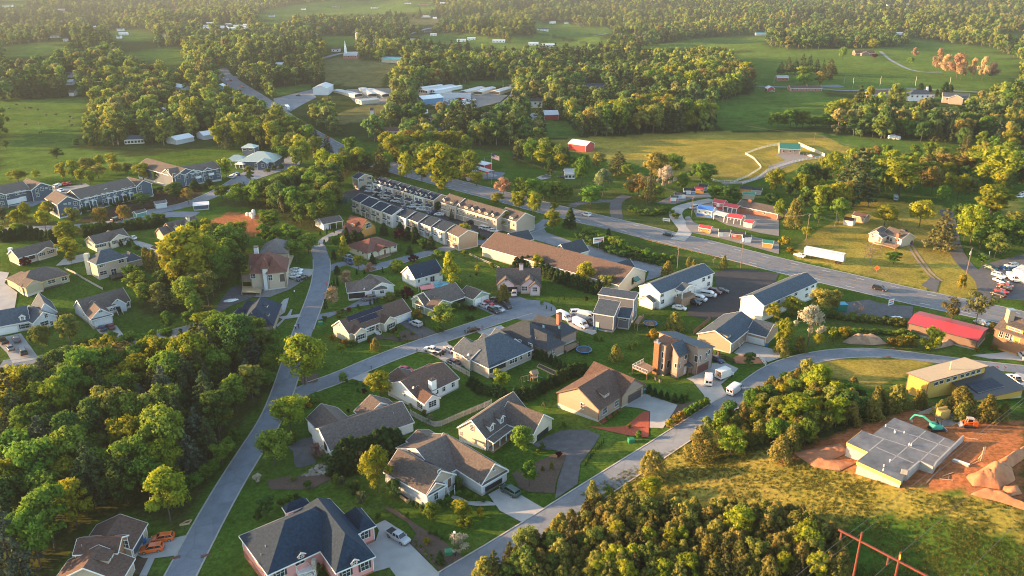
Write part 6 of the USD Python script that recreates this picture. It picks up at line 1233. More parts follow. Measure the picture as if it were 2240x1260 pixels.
N=150000
yy=rs.uniform(0,1,N);d=330*(4600/330.)**(yy**.62);az=rs.uniform(-.66,.66,N)
x,y=d*np.sin(az),d*np.cos(az);z=H(x,y)
uv,zc=pix(np.c_[x,y,z]);cls,ins=cover_at(x,y,z)
inner=(uv[:,0]>-60)&(uv[:,0]<2300)&(uv[:,1]>-80)&(uv[:,1]<335)
ok=inner&(cls==0)&(uv[:,1]<318)
ok&=np.array([not built(a,b)if k else False for a,b,k in zip(x,y,ok)])
imb=Image.fromarray(COVER.copy());drb=ImageDraw.Draw(imb)
for hh in HOUSES:
 if hh.o[1]<330:continue
 pts=np.vstack([np.c_[f,np.full(4,hh.o[2]+dz)]for f in hh.foot for dz in(0.5,4.0)]);q=pix(pts)[0]/2
 if len(q)>2:
  x0_,y0_=q.min(0);x1_,y1_=q.max(0);drb.rectangle([x0_,y0_,x1_,y1_+.3],fill=9)
for ln,wd in(([(478,160),(486,166),(520,190),(560,214),(600,242)],9),([(655,278),(700,302),(748,338)],8),([(1128,186),(1125,205),(1110,220),(1060,250),(1000,268)],4),([(880,82),(905,72),(940,64),(975,58)],4),([(1640,190),(1790,195),(1850,202),(1960,195),(2080,200)],3)):
 drb.line([(a/2,b/2)for a,b in ln],fill=9,width=max(1,wd//2))
for nm,m_,rg,pts in PAVED:
 if rg in('01','03'):drb.polygon([(a/2,b/2)for a,b in ZL(rg,pts)],fill=9)
COVB=np.asarray(imb)
def covb(u,v):
 i,j=np.round(u/2).astype(int),np.round(v/2).astype(int);out=np.zeros(len(u),int);k=(i>=0)&(i<SW)&(j>=0)&(j<SH);out[k]=COVB[j[k],i[k]];return out
for frac in(3.0,6.0,9.0,12.0,14.5):
 q,_=pix(np.c_[x,y,z+frac]);ok&=np.isin(covb(q[:,0],q[:,1]),(0,8))
near_occ=np.array(OCC)
from scipy.spatial import cKDTree
kd=cKDTree(near_occ);ok&=kd.query(np.c_[x,y])[0]>5
idx=np.nonzero(ok)[0]
keep=[];grid={}
for i in idx:
 s=5.2+.0042*d[i];c=(int(x[i]//s),int(y[i]//s),int(math.log(d[i])*3))
 if c in grid:continue
 grid[c]=1;keep.append(i)
keep=np.array(keep)
zone=meshkit.fbm(np.c_[x[keep],y[keep],0*keep]/90.,3,51);zone2=meshkit.fbm(np.c_[x[keep],y[keep],0*keep]/260.,2,52)
items=[]
for i,a,b in zip(keep,zone,zone2):
 r=rs.uniform()
 if a<.42:m=(5,7,7,2)[int(r*4)]
 elif b>.54:m=(0,8,0,4,9,1,0,8)[int(r*8)]
 else:m=(1,3,2,9,6,1,0,5,4,8)[int(r*10)]
 s=rs.uniform(.7,1.15)*(1+d[i]*.00012);items.append((m,(x[i],y[i],z[i]-.5),rs.uniform(0,6.28),(s*1.05,s*1.05,s*rs.uniform(.85,1.2))))
print('far trees',len(items))
instancer('woodland','far-off woods of mixed spring trees covering the valley and the ridges','woodland',FAR,items)
if EXTRA:
 codes=sorted({a[0]for _,a in EXTRA});idx={c:i for i,c in enumerate(codes)};ms=[]
 for c in codes:
  parts=[]
  for ch in stage.GetPrimAtPath(c).GetAllChildren():
   m=UsdGeom.Mesh(ch);v=np.array(m.GetPointsAttr().Get());f=np.array(m.GetFaceVertexIndicesAttr().Get()).reshape(-1,3);n=m.GetNormalsAttr().Get()
   parts.append((ch.GetName(),v,f,None if n is None else np.array(n),UsdShade.MaterialBindingAPI(ch).GetDirectBinding().GetMaterial()))
  ms.append(parts)
 instancer('tree_mass','further trees standing in the woods of the middle distance','trees',ms,[(idx[a[0]],a[1],a[2],a[3])for _,a in EXTRA])
# ------ vehicles
PAINT={k:mat('paint_'+k,c,.28,var=.03,scale=.5,spec=.6,coat=.6)for k,c in dict(white=(.72,.73,.73),silver=(.42,.43,.45),grey=(.13,.135,.145),black=(.012,.012,.014),navy=(.015,.025,.07),blue=(.03,.09,.22),red=(.42,.015,.02),maroon=(.10,.015,.018),orange=(.60,.11,.012),green=(.02,.06,.045),tan=(.40,.33,.22),sky=(.35,.5,.58)).items()}
carglass=mglass('car_glass',(.012,.014,.016));tyre_m=mat('tyre_rubber',(.018,.018,.018),.9,var=.1);rim_m=mat('wheel_rim',(.35,.35,.37),.35,var=.05,metal=.8)
lamp_white=mat('headlamp',(.75,.75,.72),.2,var=.02);lamp_red=mat('tail_lamp',(.45,.01,.01),.25,var=.02);plastic_m=mat('bumper_plastic',(.03,.03,.03),.6,var=.05)
def loft(st):
 """stations (x, z0, z1, half width): a body with bevelled section"""
 v,f=[],[]
 for x,z0,z1,w in st:
  b=min(.12,(z1-z0)*.3);v+=[(x,-w+b*.5,z0),(x,w-b*.5,z0),(x,w,z0+b),(x,w,z1-b),(x,w-b,z1),(x,-w+b,z1),(x,-w,z1-b),(x,-w,z0+b)]
 for i in range(len(st)-1):
  for k in range(8):a=i*8+k;b=i*8+(k+1)%8;f.append([a,b,b+8,a+8])
 f=np.array(f);f=np.vstack([f[:,[0,1,2]],f[:,[0,2,3]]]);n=(len(st)-1)*8
 caps=[[0,k+1,k]for k in range(1,7)]+[[n,n+k,n+k+1]for k in range(1,7)]
 return np.array(v),np.vstack([f,np.array(caps)])
def trap(x0,x1,w0,z0,X0,X1,w1,z1):return hexa([(x0,-w0,z0),(x1,-w0,z0),(x1,w0,z0),(x0,w0,z0),(X0,-w1,z1),(X1,-w1,z1),(X1,w1,z1),(X0,w1,z1)])
CARS={}
SPEC={'sedan':dict(L=4.75,W=.91,wb=2.75,wr=.33,st=[(-2.37,.38,.80,.74),(-2.2,.25,1.0,.86),(-1.4,.2,1.02,.91),(0,.2,.97,.91),(1.0,.2,.95,.91),(1.9,.24,.82,.88),(2.25,.28,.70,.80),(2.37,.35,.60,.70)],cab=(-1.75,1.25,.80,.93,-1.0,.35,.60,1.42)),'hatch':dict(L=4.45,W=.90,wb=2.66,wr=.35,st=[(-2.22,.42,.95,.76),(-2.1,.28,1.08,.87),(-1.2,.24,1.08,.90),(0,.24,1.03,.90),(.9,.24,1.02,.90),(1.8,.28,.92,.86),(2.12,.32,.80,.80),(2.22,.4,.66,.70)],cab=(-2.05,1.2,.80,1.02,-1.65,.4,.62,1.56)),'suv':dict(L=4.85,W=.95,wb=2.85,wr=.38,st=[(-2.42,.45,1.05,.80),(-2.3,.3,1.18,.92),(-1.2,.27,1.18,.95),(0,.27,1.14,.95),(.9,.27,1.13,.95),(1.9,.32,1.02,.91),(2.3,.36,.9,.85),(2.42,.45,.75,.76)],cab=(-2.28,1.25,.86,1.12,-2.0,.45,.68,1.76)),'pickup':dict(L=5.6,W=.97,wb=3.5,wr=.40,st=[(-2.8,.5,.98,.88),(-2.7,.38,1.05,.95),(-.9,.34,1.05,.97),(0,.34,1.1,.97),(1.2,.34,1.12,.97),(2.3,.38,1.05,.93),(2.68,.42,.95,.88),(2.8,.5,.8,.8)],cab=(-.75,1.55,.88,1.08,-.55,.8,.70,1.78)),'van':dict(L=5.9,W=1.0,wb=3.7,wr=.36,st=[(-2.95,.5,2.1,.90),(-2.85,.35,2.35,.97),(0,.3,2.4,1.0),(1.2,.3,2.36,1.0),(1.75,.3,2.1,.96),(2.25,.32,1.35,.95),(2.75,.34,1.12,.9),(2.95,.45,.85,.8)],cab=None),'minibus':dict(L=5.6,W=.99,wb=3.5,wr=.36,st=[(-2.8,.5,1.7,.90),(-2.7,.35,1.9,.95),(0,.3,1.96,.98),(1.1,.3,1.92,.98),(1.7,.3,1.6,.95),(2.2,.32,1.18,.94),(2.65,.34,1.05,.9),(2.8,.45,.8,.8)],cab=None)}
def car_class(kindn,color):
 if(kindn,color)in CARS:return CARS[(kindn,color)]
 S_=SPEC[kindn];cls=stage.CreateClassPrim(f'/World/kinds/{kindn}_{color}');W,L=S_['W'],S_['L'];m=PAINT[color]
 obj('body',loft(S_['st']),m,cls,smooth=40)
 if S_['cab']:
  x0,x1,w0,z0,X0,X1,w1,z1=S_['cab']
  obj('cabin_glass',trap(x0+.03,x1-.03,w0-.02,z0-.1,X0,X1,w1,z1-.03),carglass,cls)
  obj('roof_panel',[trap(X0-.12,X1+.1,w1+.05,z1-.06,X0+.05,X1-.08,w1-.06,z1+.03)],m,cls)
  for sy in(-1,1):
   [obj('pillar',b_,m,cls)for b_ in(bar((x1,sy*w0,z0),(X1,sy*w1,z1),.07),bar((x0,sy*w0,z0),(X0,sy*w1,z1),.12),bar(((x0+x1)/2-.1,sy*w0,z0-.02),((X0+X1)/2-.1,sy*w1,z1),.09))]
   obj('mirror',box(x1-.35,x1-.2,sy*(w0+.18)-.08,sy*(w0+.18)+.08,z0,z0+.14),m,cls)
  if kindn=='pickup':
   obj('load_bed',box(-2.66,-.95,-.82,.82,1.04,1.062),black_m,cls);obj('bed_rail',[box(-2.72,-.9,s*.93-.05,s*.93+.05,1.03,1.14)for s in(-1,1)]+[box(-2.78,-2.68,-.95,.95,.9,1.14)],m,cls)
 else:
  z1=S_['st'][2][2];xs=S_['st'][4][0];zs=S_['st'][4][2];xe,ze=S_['st'][5][0],S_['st'][5][2]
  obj('windscreen',hexa([(xe-.05,-.82,ze+.03),(xe+.02,-.82,ze+.06),(xe+.02,.82,ze+.06),(xe-.05,.82,ze+.03),(xs-.08,-.72,zs-.12),(xs+.05,-.72,zs-.06),(xs+.05,.72,zs-.06),(xs-.08,.72,zs-.12)]),carglass,cls)
  for sy in(-1,1):
   obj('side_window',box(xs-.75,xs+.2,sy*W-.02,sy*W+.012,1.3,zs-.3 if kindn=='van' else zs-.2),carglass,cls)
   if kindn=='minibus':obj('side_window',box(-2.4,xs-.9,sy*W-.03,sy*W+.012,1.3,1.72),carglass,cls)
   obj('mirror',box(xs+.3,xs+.42,sy*(W+.16)-.1,sy*(W+.16)+.1,1.2,1.5),plastic_m,cls)
   obj('rear_window',box(-L/2-.012,-L/2+.1,sy*.42-.33,sy*.42+.33,1.25,z1-.5 if kindn=='van' else z1-.28),carglass,cls)
 for sx in(-1,1):
  for sy in(-1,1):
   c=np.array([sx*S_['wb']/2,sy*(W-.1),S_['wr']]);o=obj('wheel',cyl(c-[0,.11,0],c+[0,.11,0],S_['wr'],n=14),tyre_m,cls)
   obj('rim',cyl(c+[0,sy*.105,0],c+[0,sy*.12,0],S_['wr']*.62,n=10),rim_m,o)
 fz=S_['st'][-2][2];bz=S_['st'][1][2]
 for sy in(-1,1):
  obj('headlight',box(L/2-.16,L/2-.02,sy*(W-.26)-.16,sy*(W-.26)+.16,fz-.22,fz-.06),lamp_white,cls)
  obj('tail_light',box(-L/2-.005,-L/2+.16,sy*(W-.2)-.1,sy*(W-.2)+.1,bz-.42,bz-.18),lamp_red,cls)
 obj('bumper',[box(L/2-.12,L/2+.03,-W+.18,W-.18,.36,.5),box(-L/2-.03,-L/2+.12,-W+.18,W-.18,.4,.56)],plastic_m,cls)
 CARS[(kindn,color)]=cls.GetPath().pathString
 return CARS[(kindn,color)]
NICE=dict(sedan='car',hatch='car',suv='car',pickup='pickup truck',van='van',minibus='van');NM=dict(sedan='parked_car',hatch='parked_car',suv='parked_suv',pickup='pickup_truck',van='van',minibus='minibus')
def C(k,col,reg,x,y,fx,fy,label,group=None):
 g=ground(Q(*Z(reg,x,y+(4 if isinstance(reg,str)else 7))));g2=Q(*Z(reg,fx,fy));a=math.atan2(g2[1]-g[1],g2[0]-g[0]);g[2]+=.07
 copy_of(car_class(k,col),NM[k],g,a,None,label,NICE[k],group)
B7=R7(860,580)
for t in[('hatch','orange','90',1405,950,1310,972,'orange hatchback on the drive nearer the brown house garage wall'),('hatch','orange','90',1312,1042,1212,1066,'orange hatchback nearest the bottom left street corner'),('pickup','silver','91',1225,940,1295,985,'silver pickup truck on the concrete drive of the pink house'),('suv','green',R7(840,920),1930,1110,1790,1040,'dark green car in front of the open garage'),('suv','silver','61',1378,360,1330,345,'silver car on the asphalt drive of the solar panel house'),('sedan','black','61',1860,410,1812,425,'black car driving down the middle street'),('pickup','white','61',1522,588,1470,580,'white pickup truck on the drive of the two-toned roof house'),('sedan','silver','61',1668,578,1640,560,'silver car beside the garage of the two-toned roof house'),('sedan','navy','61',1700,690,1650,668,'dark blue car beside the blue bins'),('sedan','red','61',1292,755,1345,770,'small red car half hidden behind the brown roof'),('sedan','silver',B7,1395,640,1460,672,'silver car in front of the white double garage'),('sedan','red',B7,1455,598,1520,630,'red car with tan top beside the green bins'),('suv','black',B7,1540,715,1610,755,'black car nearest the street at the green house'),('sedan','silver',B7,1615,690,1680,720,'silver car behind the black car nearest the street'),('suv','black',B7,1740,640,1815,695,'large black car at the kerb beside the round conifer'),('sedan','maroon',B7,1580,555,1645,585,'dark red car beside the conifer of the pink gabled house'),('suv','grey','61',975,140,925,152,'grey car outside the ranch house carport'),('hatch','silver',B7,1855,455,1850,500,'grey hatchback in the drive of the pale pink house'),('suv','white','62',562,262,625,262,'white car behind the white vans of the blue house'),('van','white','62',640,298,700,312,'white van against the wall of the blue house'),('van','white','62',588,365,655,402,'white van with lettering nearest the blue house bins'),('van','white','62',448,305,500,335,'white van behind the brick chimney'),('pickup','black','62',640,345,690,365,'black pickup truck between the white vans'),('sedan','navy','62',1762,665,1812,690,'dark blue car beside the modern house'),('van','white','62',1690,850,1690,790,'white van seen from behind on the modern house drive'),('van','white','62',1915,935,1985,890,'white van standing on the right street'),('minibus','white','62',1608,142,1668,160,'white minibus with side windows nearest the columned block'),('minibus','white','62',1688,108,1752,122,'white minibus beside the dark red car'),('suv','black','62',1565,175,1628,195,'black car left of the white minibuses'),('sedan','white','62',1440,220,1490,232,'white car at the hatched end of the new car park'),('suv','maroon','62',1745,82,1795,98,'dark red car right of the minibuses'),('sedan','black','62',1805,72,1845,82,'black car at the right end of the parked row'),('sedan','navy','60',885,395,865,360,'dark blue car before the white garage door at left'),('sedan','maroon','60',955,382,925,350,'dark red car before the white garage door at left'),('pickup','black','60',25,508,-20,470,'black pickup truck at the left edge drive'),('suv','grey','60',145,492,125,455,'grey car at the top of the left drive'),('sedan','grey','60',90,565,65,535,'grey car in the middle of the left drive'),('suv','black','60',202,602,180,560,'black car at the bottom of the left drive'),('sedan','white','30',1150,796,1125,780,'white car beside the cream house with shutters'),('suv','silver','30',480,355,450,345,'silver car in the left apartment yard'),('sedan','white','30',505,338,470,330,'white car at the back of the left apartment yard'),('sedan','white','30',525,385,490,380,'white car at the front of the left apartment yard'),('sedan','red','30',555,332,525,322,'red car left of the other red car in the apartment yard'),('sedan','red','30',595,326,565,316,'red car at the right end of the left apartment yard'),('suv','black','30',1010,640,1050,632,'black car driving along the apartment drive'),('sedan','maroon','30',1430,300,1400,295,'dark red car between the blue apartment blocks'),('sedan','grey','30',1465,305,1440,300,'grey car between the blue apartment blocks'),('sedan','silver','30',1990,272,1960,268,'silver car below the clubhouse'),('sedan','white','30',2005,260,1975,256,'white car below the clubhouse'),('suv','navy','30',2036,248,2005,245,'dark blue car nearest the clubhouse gazebo'),('sedan','white',R7(480,500),1180,650,1290,662,'white car hindmost in the mansion drive'),('sedan','white',R7(480,500),1170,695,1280,706,'white car second in the mansion drive'),('sedan','white',R7(480,500),1140,745,1245,752,'white car third in the mansion drive'),('sedan','black',R7(480,500),1265,778,1200,812,'black car nearest the street in the mansion drive'),('pickup','silver','31',798,970,770,962,'silver pickup truck by the lodge style house'),('pickup','blue','31',803,1002,775,985,'blue pickup truck by the lodge style house'),('pickup','black','31',1812,240,1790,248,'black pickup truck beside the drive-in canopy'),('suv','white','31',1866,218,1835,228,'white car under the drive-in canopy'),('suv','white','32',640,596,610,590,'white car driving on the highway'),('sedan','black','32',1348,768,1400,778,'black car driving on the highway near the gravel lot'),('suv','silver','32',1562,535,1535,545,'silver car left of the blue roofed shop'),('sedan','grey','32',290,262,260,266,'grey car left of the white cottage above the hedge'),('pickup','navy','32',438,272,410,276,'dark blue pickup in front of the white cottage'),('sedan','white','33',270,948,225,938,'white car behind the white box trailer'),('suv','black','63',960,55,1010,72,'black car driving on the highway at right'),('suv','green','33',1912,1058,1950,1075,'dark green car in the front of the repair yard'),('suv','white','33',1985,1122,2035,1140,'white car with roof rack in the repair yard'),('pickup','white','33',2000,1172,1960,1160,'white pickup in the repair yard'),('van','white','33',2105,1150,2150,1180,'white van in the repair yard'),('sedan','red','33',2045,1208,2000,1198,'red car above the black ones in the repair yard'),('suv','black','33',2035,1236,1990,1225,'black car between the red cars of the repair yard'),('sedan','red','63',2005,78,1955,68,'red car second from the bottom in the repair yard row'),('suv','black','63',1980,108,1930,95,'black car at the bottom of the repair yard row'),('suv','white','33',2090,1038,2050,1045,'white car beside the repair garage'),('sedan','blue','33',2030,1062,2000,1045,'blue car beside the repair garage'),('sedan','navy','33',2045,1095,2010,1080,'dark blue car in the middle of the repair yard'),('sedan','maroon','33',1160,738,1135,735,'dark red car behind the cream house chimney'),('suv','maroon','33',1220,832,1215,805,'dark red car at the top of the two-track drive'),('sedan','white','33',2165,438,2125,445,'white car at the right edge meadow'),('sedan','white','33',2195,412,2160,420,'white car behind the other at the right edge meadow'),('sedan','silver','33',1620,283,1590,278,'silver car in the thicket clearing'),('sedan','white','33',1668,297,1630,295,'white car in the thicket clearing'),('sedan','black','33',330,76,310,72,'black car outside the green roofed house'),('sedan','silver','33',364,86,340,84,'silver car outside the green roofed house'),('van','sky','33',1095,458,1090,440,'pale blue van at the edge of the lit trees'),('suv','silver','63',2196,640,2170,620,'silver car at the right edge drive'),('pickup','white','63',2128,845,2080,825,'white pickup with black bed beside the dark solar roof'),('sedan','white','63',1120,320,1090,310,'white car beside the red roofed workshop'),('sedan','silver','63',1840,350,1800,340,'silver car at the right end of the red roof'),('sedan','white','00',1915,667,1940,676,'white car far up the highway, leftmost'),('suv','white','00',1955,692,1930,683,'white car beside the red one far up the highway'),('sedan','red','00',1988,692,1962,683,'red car far up the highway'),('sedan','orange','00',1958,726,1980,738,'orange car far up the highway'),('sedan','orange','00',2085,752,2110,764,'orange car farther down the distant highway'),('sedan','maroon','00',2062,636,2075,620,'dark red car on the distant side road'),('sedan','maroon','00',2112,595,2120,588,'dark red car at the far end of the distant side road'),('sedan','black','01',365,824,330,826,'black car alone in the far grey car park'),('pickup','white','01',568,1225,580,1240,'white pickup on the hidden bend of the highway'),('suv','white','02',750,766,735,766,'white car before the blue ranch house'),('suv','red','02',582,764,570,764,'red car left of the blue ranch house'),('pickup','white','02',295,890,270,885,'white pickup behind the two-storey house'),('pickup','silver','03',30,790,0,790,'silver pickup in the red garage'),('suv','white','31',1968,713,2000,722,'white car leftmost at the lower end of the townhouse yard'),('suv','silver','31',1998,722,2030,730,'silver car in the middle at the lower end of the townhouse yard'),('sedan','white','31',2042,734,2075,742,'white car rightmost at the lower end of the townhouse yard')]:C(*t)
for i,(x,y,k,c)in enumerate([(920,364,'suv','black'),(958,362,'suv','white'),(978,394,'suv','white'),(1032,424,'sedan','black'),(1102,428,'van','white'),(1118,452,'suv','white'),(1166,468,'suv','black'),(1202,478,'suv','white'),(1262,490,'suv','silver'),(1302,518,'pickup','grey'),(1342,525,'sedan','white'),(1396,528,'suv','white'),(1432,520,'sedan','silver'),(1424,550,'suv','white'),(1486,560,'sedan','silver'),(1520,580,'suv','navy'),(1578,592,'sedan','white'),(1850,665,'suv','black')]):
 C(k,c,'31',x,y,x-26,y+(2 if i%3 else 8),f"{c} {NICE[k]} in the townhouse yard, {['at the upper end','second from the top','third from the top','fourth from the top','fifth from the top','sixth from the top','seventh from the top','eighth from the top','ninth from the top','tenth from the top','eleventh from the top','twelfth from the top','thirteenth from the top','fourteenth from the top','fifteenth from the top','sixteenth from the top','seventeenth from the top','lowest beside the round tree'][i]}")
rs=np.random.RandomState(9);pg=Polygon(wl(ZL('01',[(1560,870),(1680,850),(1830,850),(1900,870),(1880,930),(1700,930),(1580,915)])));b=pg.bounds;n=0;got=[]
while n<46:
 p=np.array([rs.uniform(b[0],b[2]),rs.uniform(b[1],b[3])])
 if not pg.contains(Point(*p))or any(np.hypot(*(p-q))<4.6 for q in got):
  n+=.02;continue
 got.append(p);n+=1;k=('sedan','suv','pickup','sedan','van')[rs.randint(5)];c=('white','silver','white','grey','red','blue','white','black')[rs.randint(8)]
 g=ground(p);g[2]+=.07;copy_of(car_class(k,c),'scrap_car',g,rs.uniform(0,6.28),None,f'{c} {NICE[k]} standing in the crowded scrap yard','car','vehicles of the scrap yard')
def at(reg,x,y,h=0):return Q(*Z(reg,x,y),h)
def frame(name,reg,a,b,label,cat,group=None):
 """an Xform at the middle of two ground pixels a -> b (its +x)"""
 A,B=ground(at(reg,*a)),ground(at(reg,*b));c=(A+B)/2;ang=math.atan2(B[1]-A[1],B[0]-A[0]);c[2]=float(H(c[0],c[1]))+.06
 return xf(name,c,ang,label,cat,group),float(np.linalg.norm((B-A)[:2]))
o,L=frame('box_trailer','33',(330,962),(612,1018),'long white box trailer parked on the highway verge','trailer');Lh=7.4
tw=mat('trailer_white',(.74,.74,.72),.45,var=.05,scale=.4)
obj('box_body',box(-Lh,Lh,0,2.6,1.15,4.0),tw,o);obj('corner_rail',[box(-Lh-.03,Lh+.03,-.03,.05,3.88,4.04),box(-Lh-.03,Lh+.03,-.03,.05,1.12,1.3)]+[box(s*Lh-.06,s*Lh+.06,-.04,2.64,1.12,4.03)for s in(-1,1)],steel_m,o)
for i in range(12):obj('side_rib',box(-Lh+.6+i*1.2,-Lh+.66+i*1.2,-.02,.0,1.3,3.9),tw,o)
for sx in(Lh-1.2,Lh-2.5):
 for yy_ in(.25,2.35):obj('wheel',cyl((sx,yy_-.15,.5),(sx,yy_+.15,.5),.5,n=14),tyre_m,o)
obj('landing_leg',[box(-Lh+2.5,-Lh+2.65,.4,.55,0,1.15),box(-Lh+2.5,-Lh+2.65,2.0,2.15,0,1.15)],steel_m,o);obj('rear_door',[box(Lh+.005,Lh+.03,.1,1.27,1.25,3.85),box(Lh+.005,Lh+.03,1.33,2.5,1.25,3.85)],tw,o);obj('tail_light',[box(Lh,Lh+.05,.1,.4,1.0,1.12),box(Lh,Lh+.05,2.2,2.5,1.0,1.12)],lamp_red,o)
o,L=frame('box_truck',R7(1360,690),(1480,990),(1640,930),'white box truck with its back open on the modern house drive','truck')
obj('cargo_box',[box(-2.4,1.4,-1.05,1.05,2.75,2.82),box(-2.4,1.4,-1.05,-1.0,.75,2.75),box(-2.4,1.4,1.0,1.05,.75,2.75),box(1.34,1.4,-1.0,1.0,.75,2.75),box(-2.4,1.4,-1.05,1.05,.65,.75)],tw,o)
obj('cab',loft([(1.4,.4,1.9,.95),(1.9,.4,1.9,.95),(2.3,.4,1.3,.93),(2.95,.42,1.1,.88),(3.05,.5,.9,.8)]),PAINT['white'],o,smooth=40);obj('windscreen',hexa([(2.26,-.8,1.34),(2.33,-.8,1.34),(2.33,.8,1.34),(2.26,.8,1.34),(1.92,-.75,1.82),(2.0,-.75,1.84),(2.0,.75,1.84),(1.92,.75,1.82)]),carglass,o)
for sx in(-1.6,2.1):
 for sy in(-.85,.85):obj('wheel',cyl((sx,sy-.12,.37),(sx,sy+.12,.37),.37,n=14),tyre_m,o)
obj('load',[box(-1.9,-1.2,-.7,-.1,.75,1.5),box(-1.6,-.8,.1,.7,.75,1.3),box(-.6,0,-.6,.3,.75,2.0)],mat('cardboard',(.3,.2,.11),.9),o);obj('rear_step',box(-2.65,-2.4,-.95,.95,.5,.6),black_m,o)
o,L=frame('flat_trailer','61',(1545,628),(1622,600),'black flat trailer behind the white pickup truck','trailer')
obj('trailer_bed',[box(-2.0,1.6,-.95,.95,.55,.68),bar((1.6,0,.6),(2.8,0,.5),.12)]+[box(-2.0,1.6,s*.95-.04,s*.95+.04,.68,.95)for s in(-1,1)],black_m,o)
for sy in(-1.05,1.05):
 for sx in(-.5,.4):obj('wheel',cyl((sx,sy-.1,.33),(sx,sy+.1,.33),.33,n=12),tyre_m,o)
for(a,b,lab)in(((1412,1010),(1475,985),'white box trailer parked on grass by the lane'),):
 o,L=frame('box_trailer','01',a,b,lab,'trailer');obj('box_body',box(-6,6,-1.3,1.3,1.1,4),tw,o)
 for s in(-1,1):obj('wheel',cyl((4.4,s*1.05-.15,.5),(4.4,s*1.05+.15,.5),.5,n=10),tyre_m,o)
 obj('printed_mark',[box(-2,-1.2,-1.32,-1.305,2.4,3.2),box(-.8,.2,-1.32,-1.305,2.3,3.0),box(.5,1.3,-1.32,-1.305,2.4,3.2)],PAINT['red'],o)
o,L=frame('bus','01',(262,930),(285,955),'white bus on the distant bend of the highway','bus');obj('bus_body',loft([(-5.5,.5,2.9,1.15),(-5.4,.4,3.0,1.25),(5.2,.4,3.0,1.25),(5.5,.5,2.8,1.15)]),PAINT['white'],o);obj('window_band',box(-5.2,5.2,-1.27,1.27,1.6,2.4),carglass,o)
for sx in(-3.4,3.4):
 for sy in(-1.1,1.1):obj('wheel',cyl((sx,sy-.14,.5),(sx,sy+.14,.5),.5,n=10),tyre_m,o)
# ------ street furniture, fences, poles and wires
wire_m=mat('wire',(.16,.155,.15),.5,var=.05,metal=.3);polewood=mat('pole_wood',(.20,.14,.10),.9,var=.2,scale=3);bin_blue=mat('bin_blue',(.02,.16,.45),.5,var=.05);bin_green=mat('bin_green',(.02,.16,.11),.5,var=.05);glow=mat('lamp_globe',(.8,.78,.72),.3,var=.02)
red_steel=mat('red_steel',(.17,.04,.025),.6,var=.15,scale=2);sign_white=mat('sign_white',(.72,.72,.70),.5,var=.03);sign_red=mat('sign_red',(.50,.03,.04),.5,var=.05);sign_orange=mat('sign_orange',(.75,.13,.02),.5,var=.05);signgreen=mat('sign_green',(.02,.2,.1),.5)
def hgt_of(reg,x,yb,yt):return size_of(reg,x,yt,yb,10)[1]
def lamp(reg,x,yb,yt,label):
 g=ground(at(reg,x,yb));k=hgt_of(reg,x,yb,yt);o=xf('street_lamp',g,0,label,'street lamp')
 obj('post',[cyl((0,0,-.3),(0,0,.5),.11,.09),cyl((0,0,.5),(0,0,k-.5),.06,.05)],black_m,o);gl=lathe([(0,k-.5),(.16,k-.48),(.25,k-.25),(.2,k-.06),(0,k)],12);obj('globe',gl,glow,o);obj('collar',cyl((0,0,k-.58),(0,0,k-.47),.12),black_m,o)
lamp('91',1716,1090,880,'black street lamp with white globe beside the white flowering shrub');lamp('60',432,722,595,'black street lamp with white globe at the lower left lane');lamp('63',1372,580,408,'black street lamp with white globe on the bend of the right street');lamp('61',335,110,60,'thin black lamp post at the junction by the dark hip roof')
def mailbox(reg,x,y,label):
 o=xf('mailbox',ground(at(reg,x,y)),.4,label,'mailbox');obj('post',bar((0,0,-.2),(0,0,1.05),.1),darktrim,o);v,f=prism([(-.12,0),(.12,0),(.12,.14),(.06,.22),(-.06,.22),(-.12,.14)],0,.5);obj('box',(np.c_[v[:,0],v[:,2]-.25,v[:,1]+1.05],f),black_m,o);obj('flag',box(.125,.14,-.1,.05,1.15,1.4),sign_red,o)
for t in(('61',1432,475,'black mailbox at the kerb of the solar panel house'),('61',1948,400,'black mailbox beside the black moving car'),('61',995,748,'black mailbox at the kerb above the brown roofed house'),('61',1387,598,'black mailbox by the two-toned roof house drive'),('63',1970,752,'left one of two mailboxes beside the right street'),('63',2035,752,'right one of two mailboxes beside the right street'),('60',1147,478,'black mailbox right of the long concrete drive'),('60',842,532,'black mailbox on the lawn with two round trees'),('90',1597,885,'black mailbox by the orange cars')):mailbox(*t)
def bin_(reg,x,y,c,label):
 o=xf('wheelie_bin',ground(at(reg,x,y)),.3,label,'bin');m=bin_blue if c=='b' else bin_green
 obj('tub',trap(-.25,.25,.25,.08,-.32,.32,.3,.95),m,o);obj('lid',[box(-.34,.36,-.32,.32,.955,1.03)],bin_blue if c!='g' else m,o)
 for s in(-1,1):obj('wheel',cyl((-.28,s*.26-.03,.1),(-.28,s*.26+.03,.1),.1,n=10),black_m,o)
for t in(('61',1318,325,'b','blue bin left of the silver car at the garage corner'),('61',1340,322,'g','green bin left of the silver car at the garage corner'),('61',1735,735,'b','blue bin at the fence below the dark blue car'),('61',1755,740,'g','green bin at the fence below the dark blue car'),('62',1133,945,'g','green bin with blue lid at the dark garage door'),('62',1147,940,'b','blue bin at the dark garage door'),('90',1228,990,'g','green bin beside the orange cars'),('90',1250,975,'b','blue bin beside the orange cars'),('62',705,395,'b','blue bin at the foot of the slate blue house'),('62',730,405,'g','green bin at the foot of the slate blue house'),(B7,1495,590,'b','blue bin among the cars of the green house'),(B7,1535,590,'g','green bin among the cars of the green house'),(B7,240,865,'b','blue bin beside the white solar house garage'),('61',815,122,'g','green bin with blue lid at the carport'),('62',2192,545,'b','blue bin right of the wide white garage door')):bin_(*t)
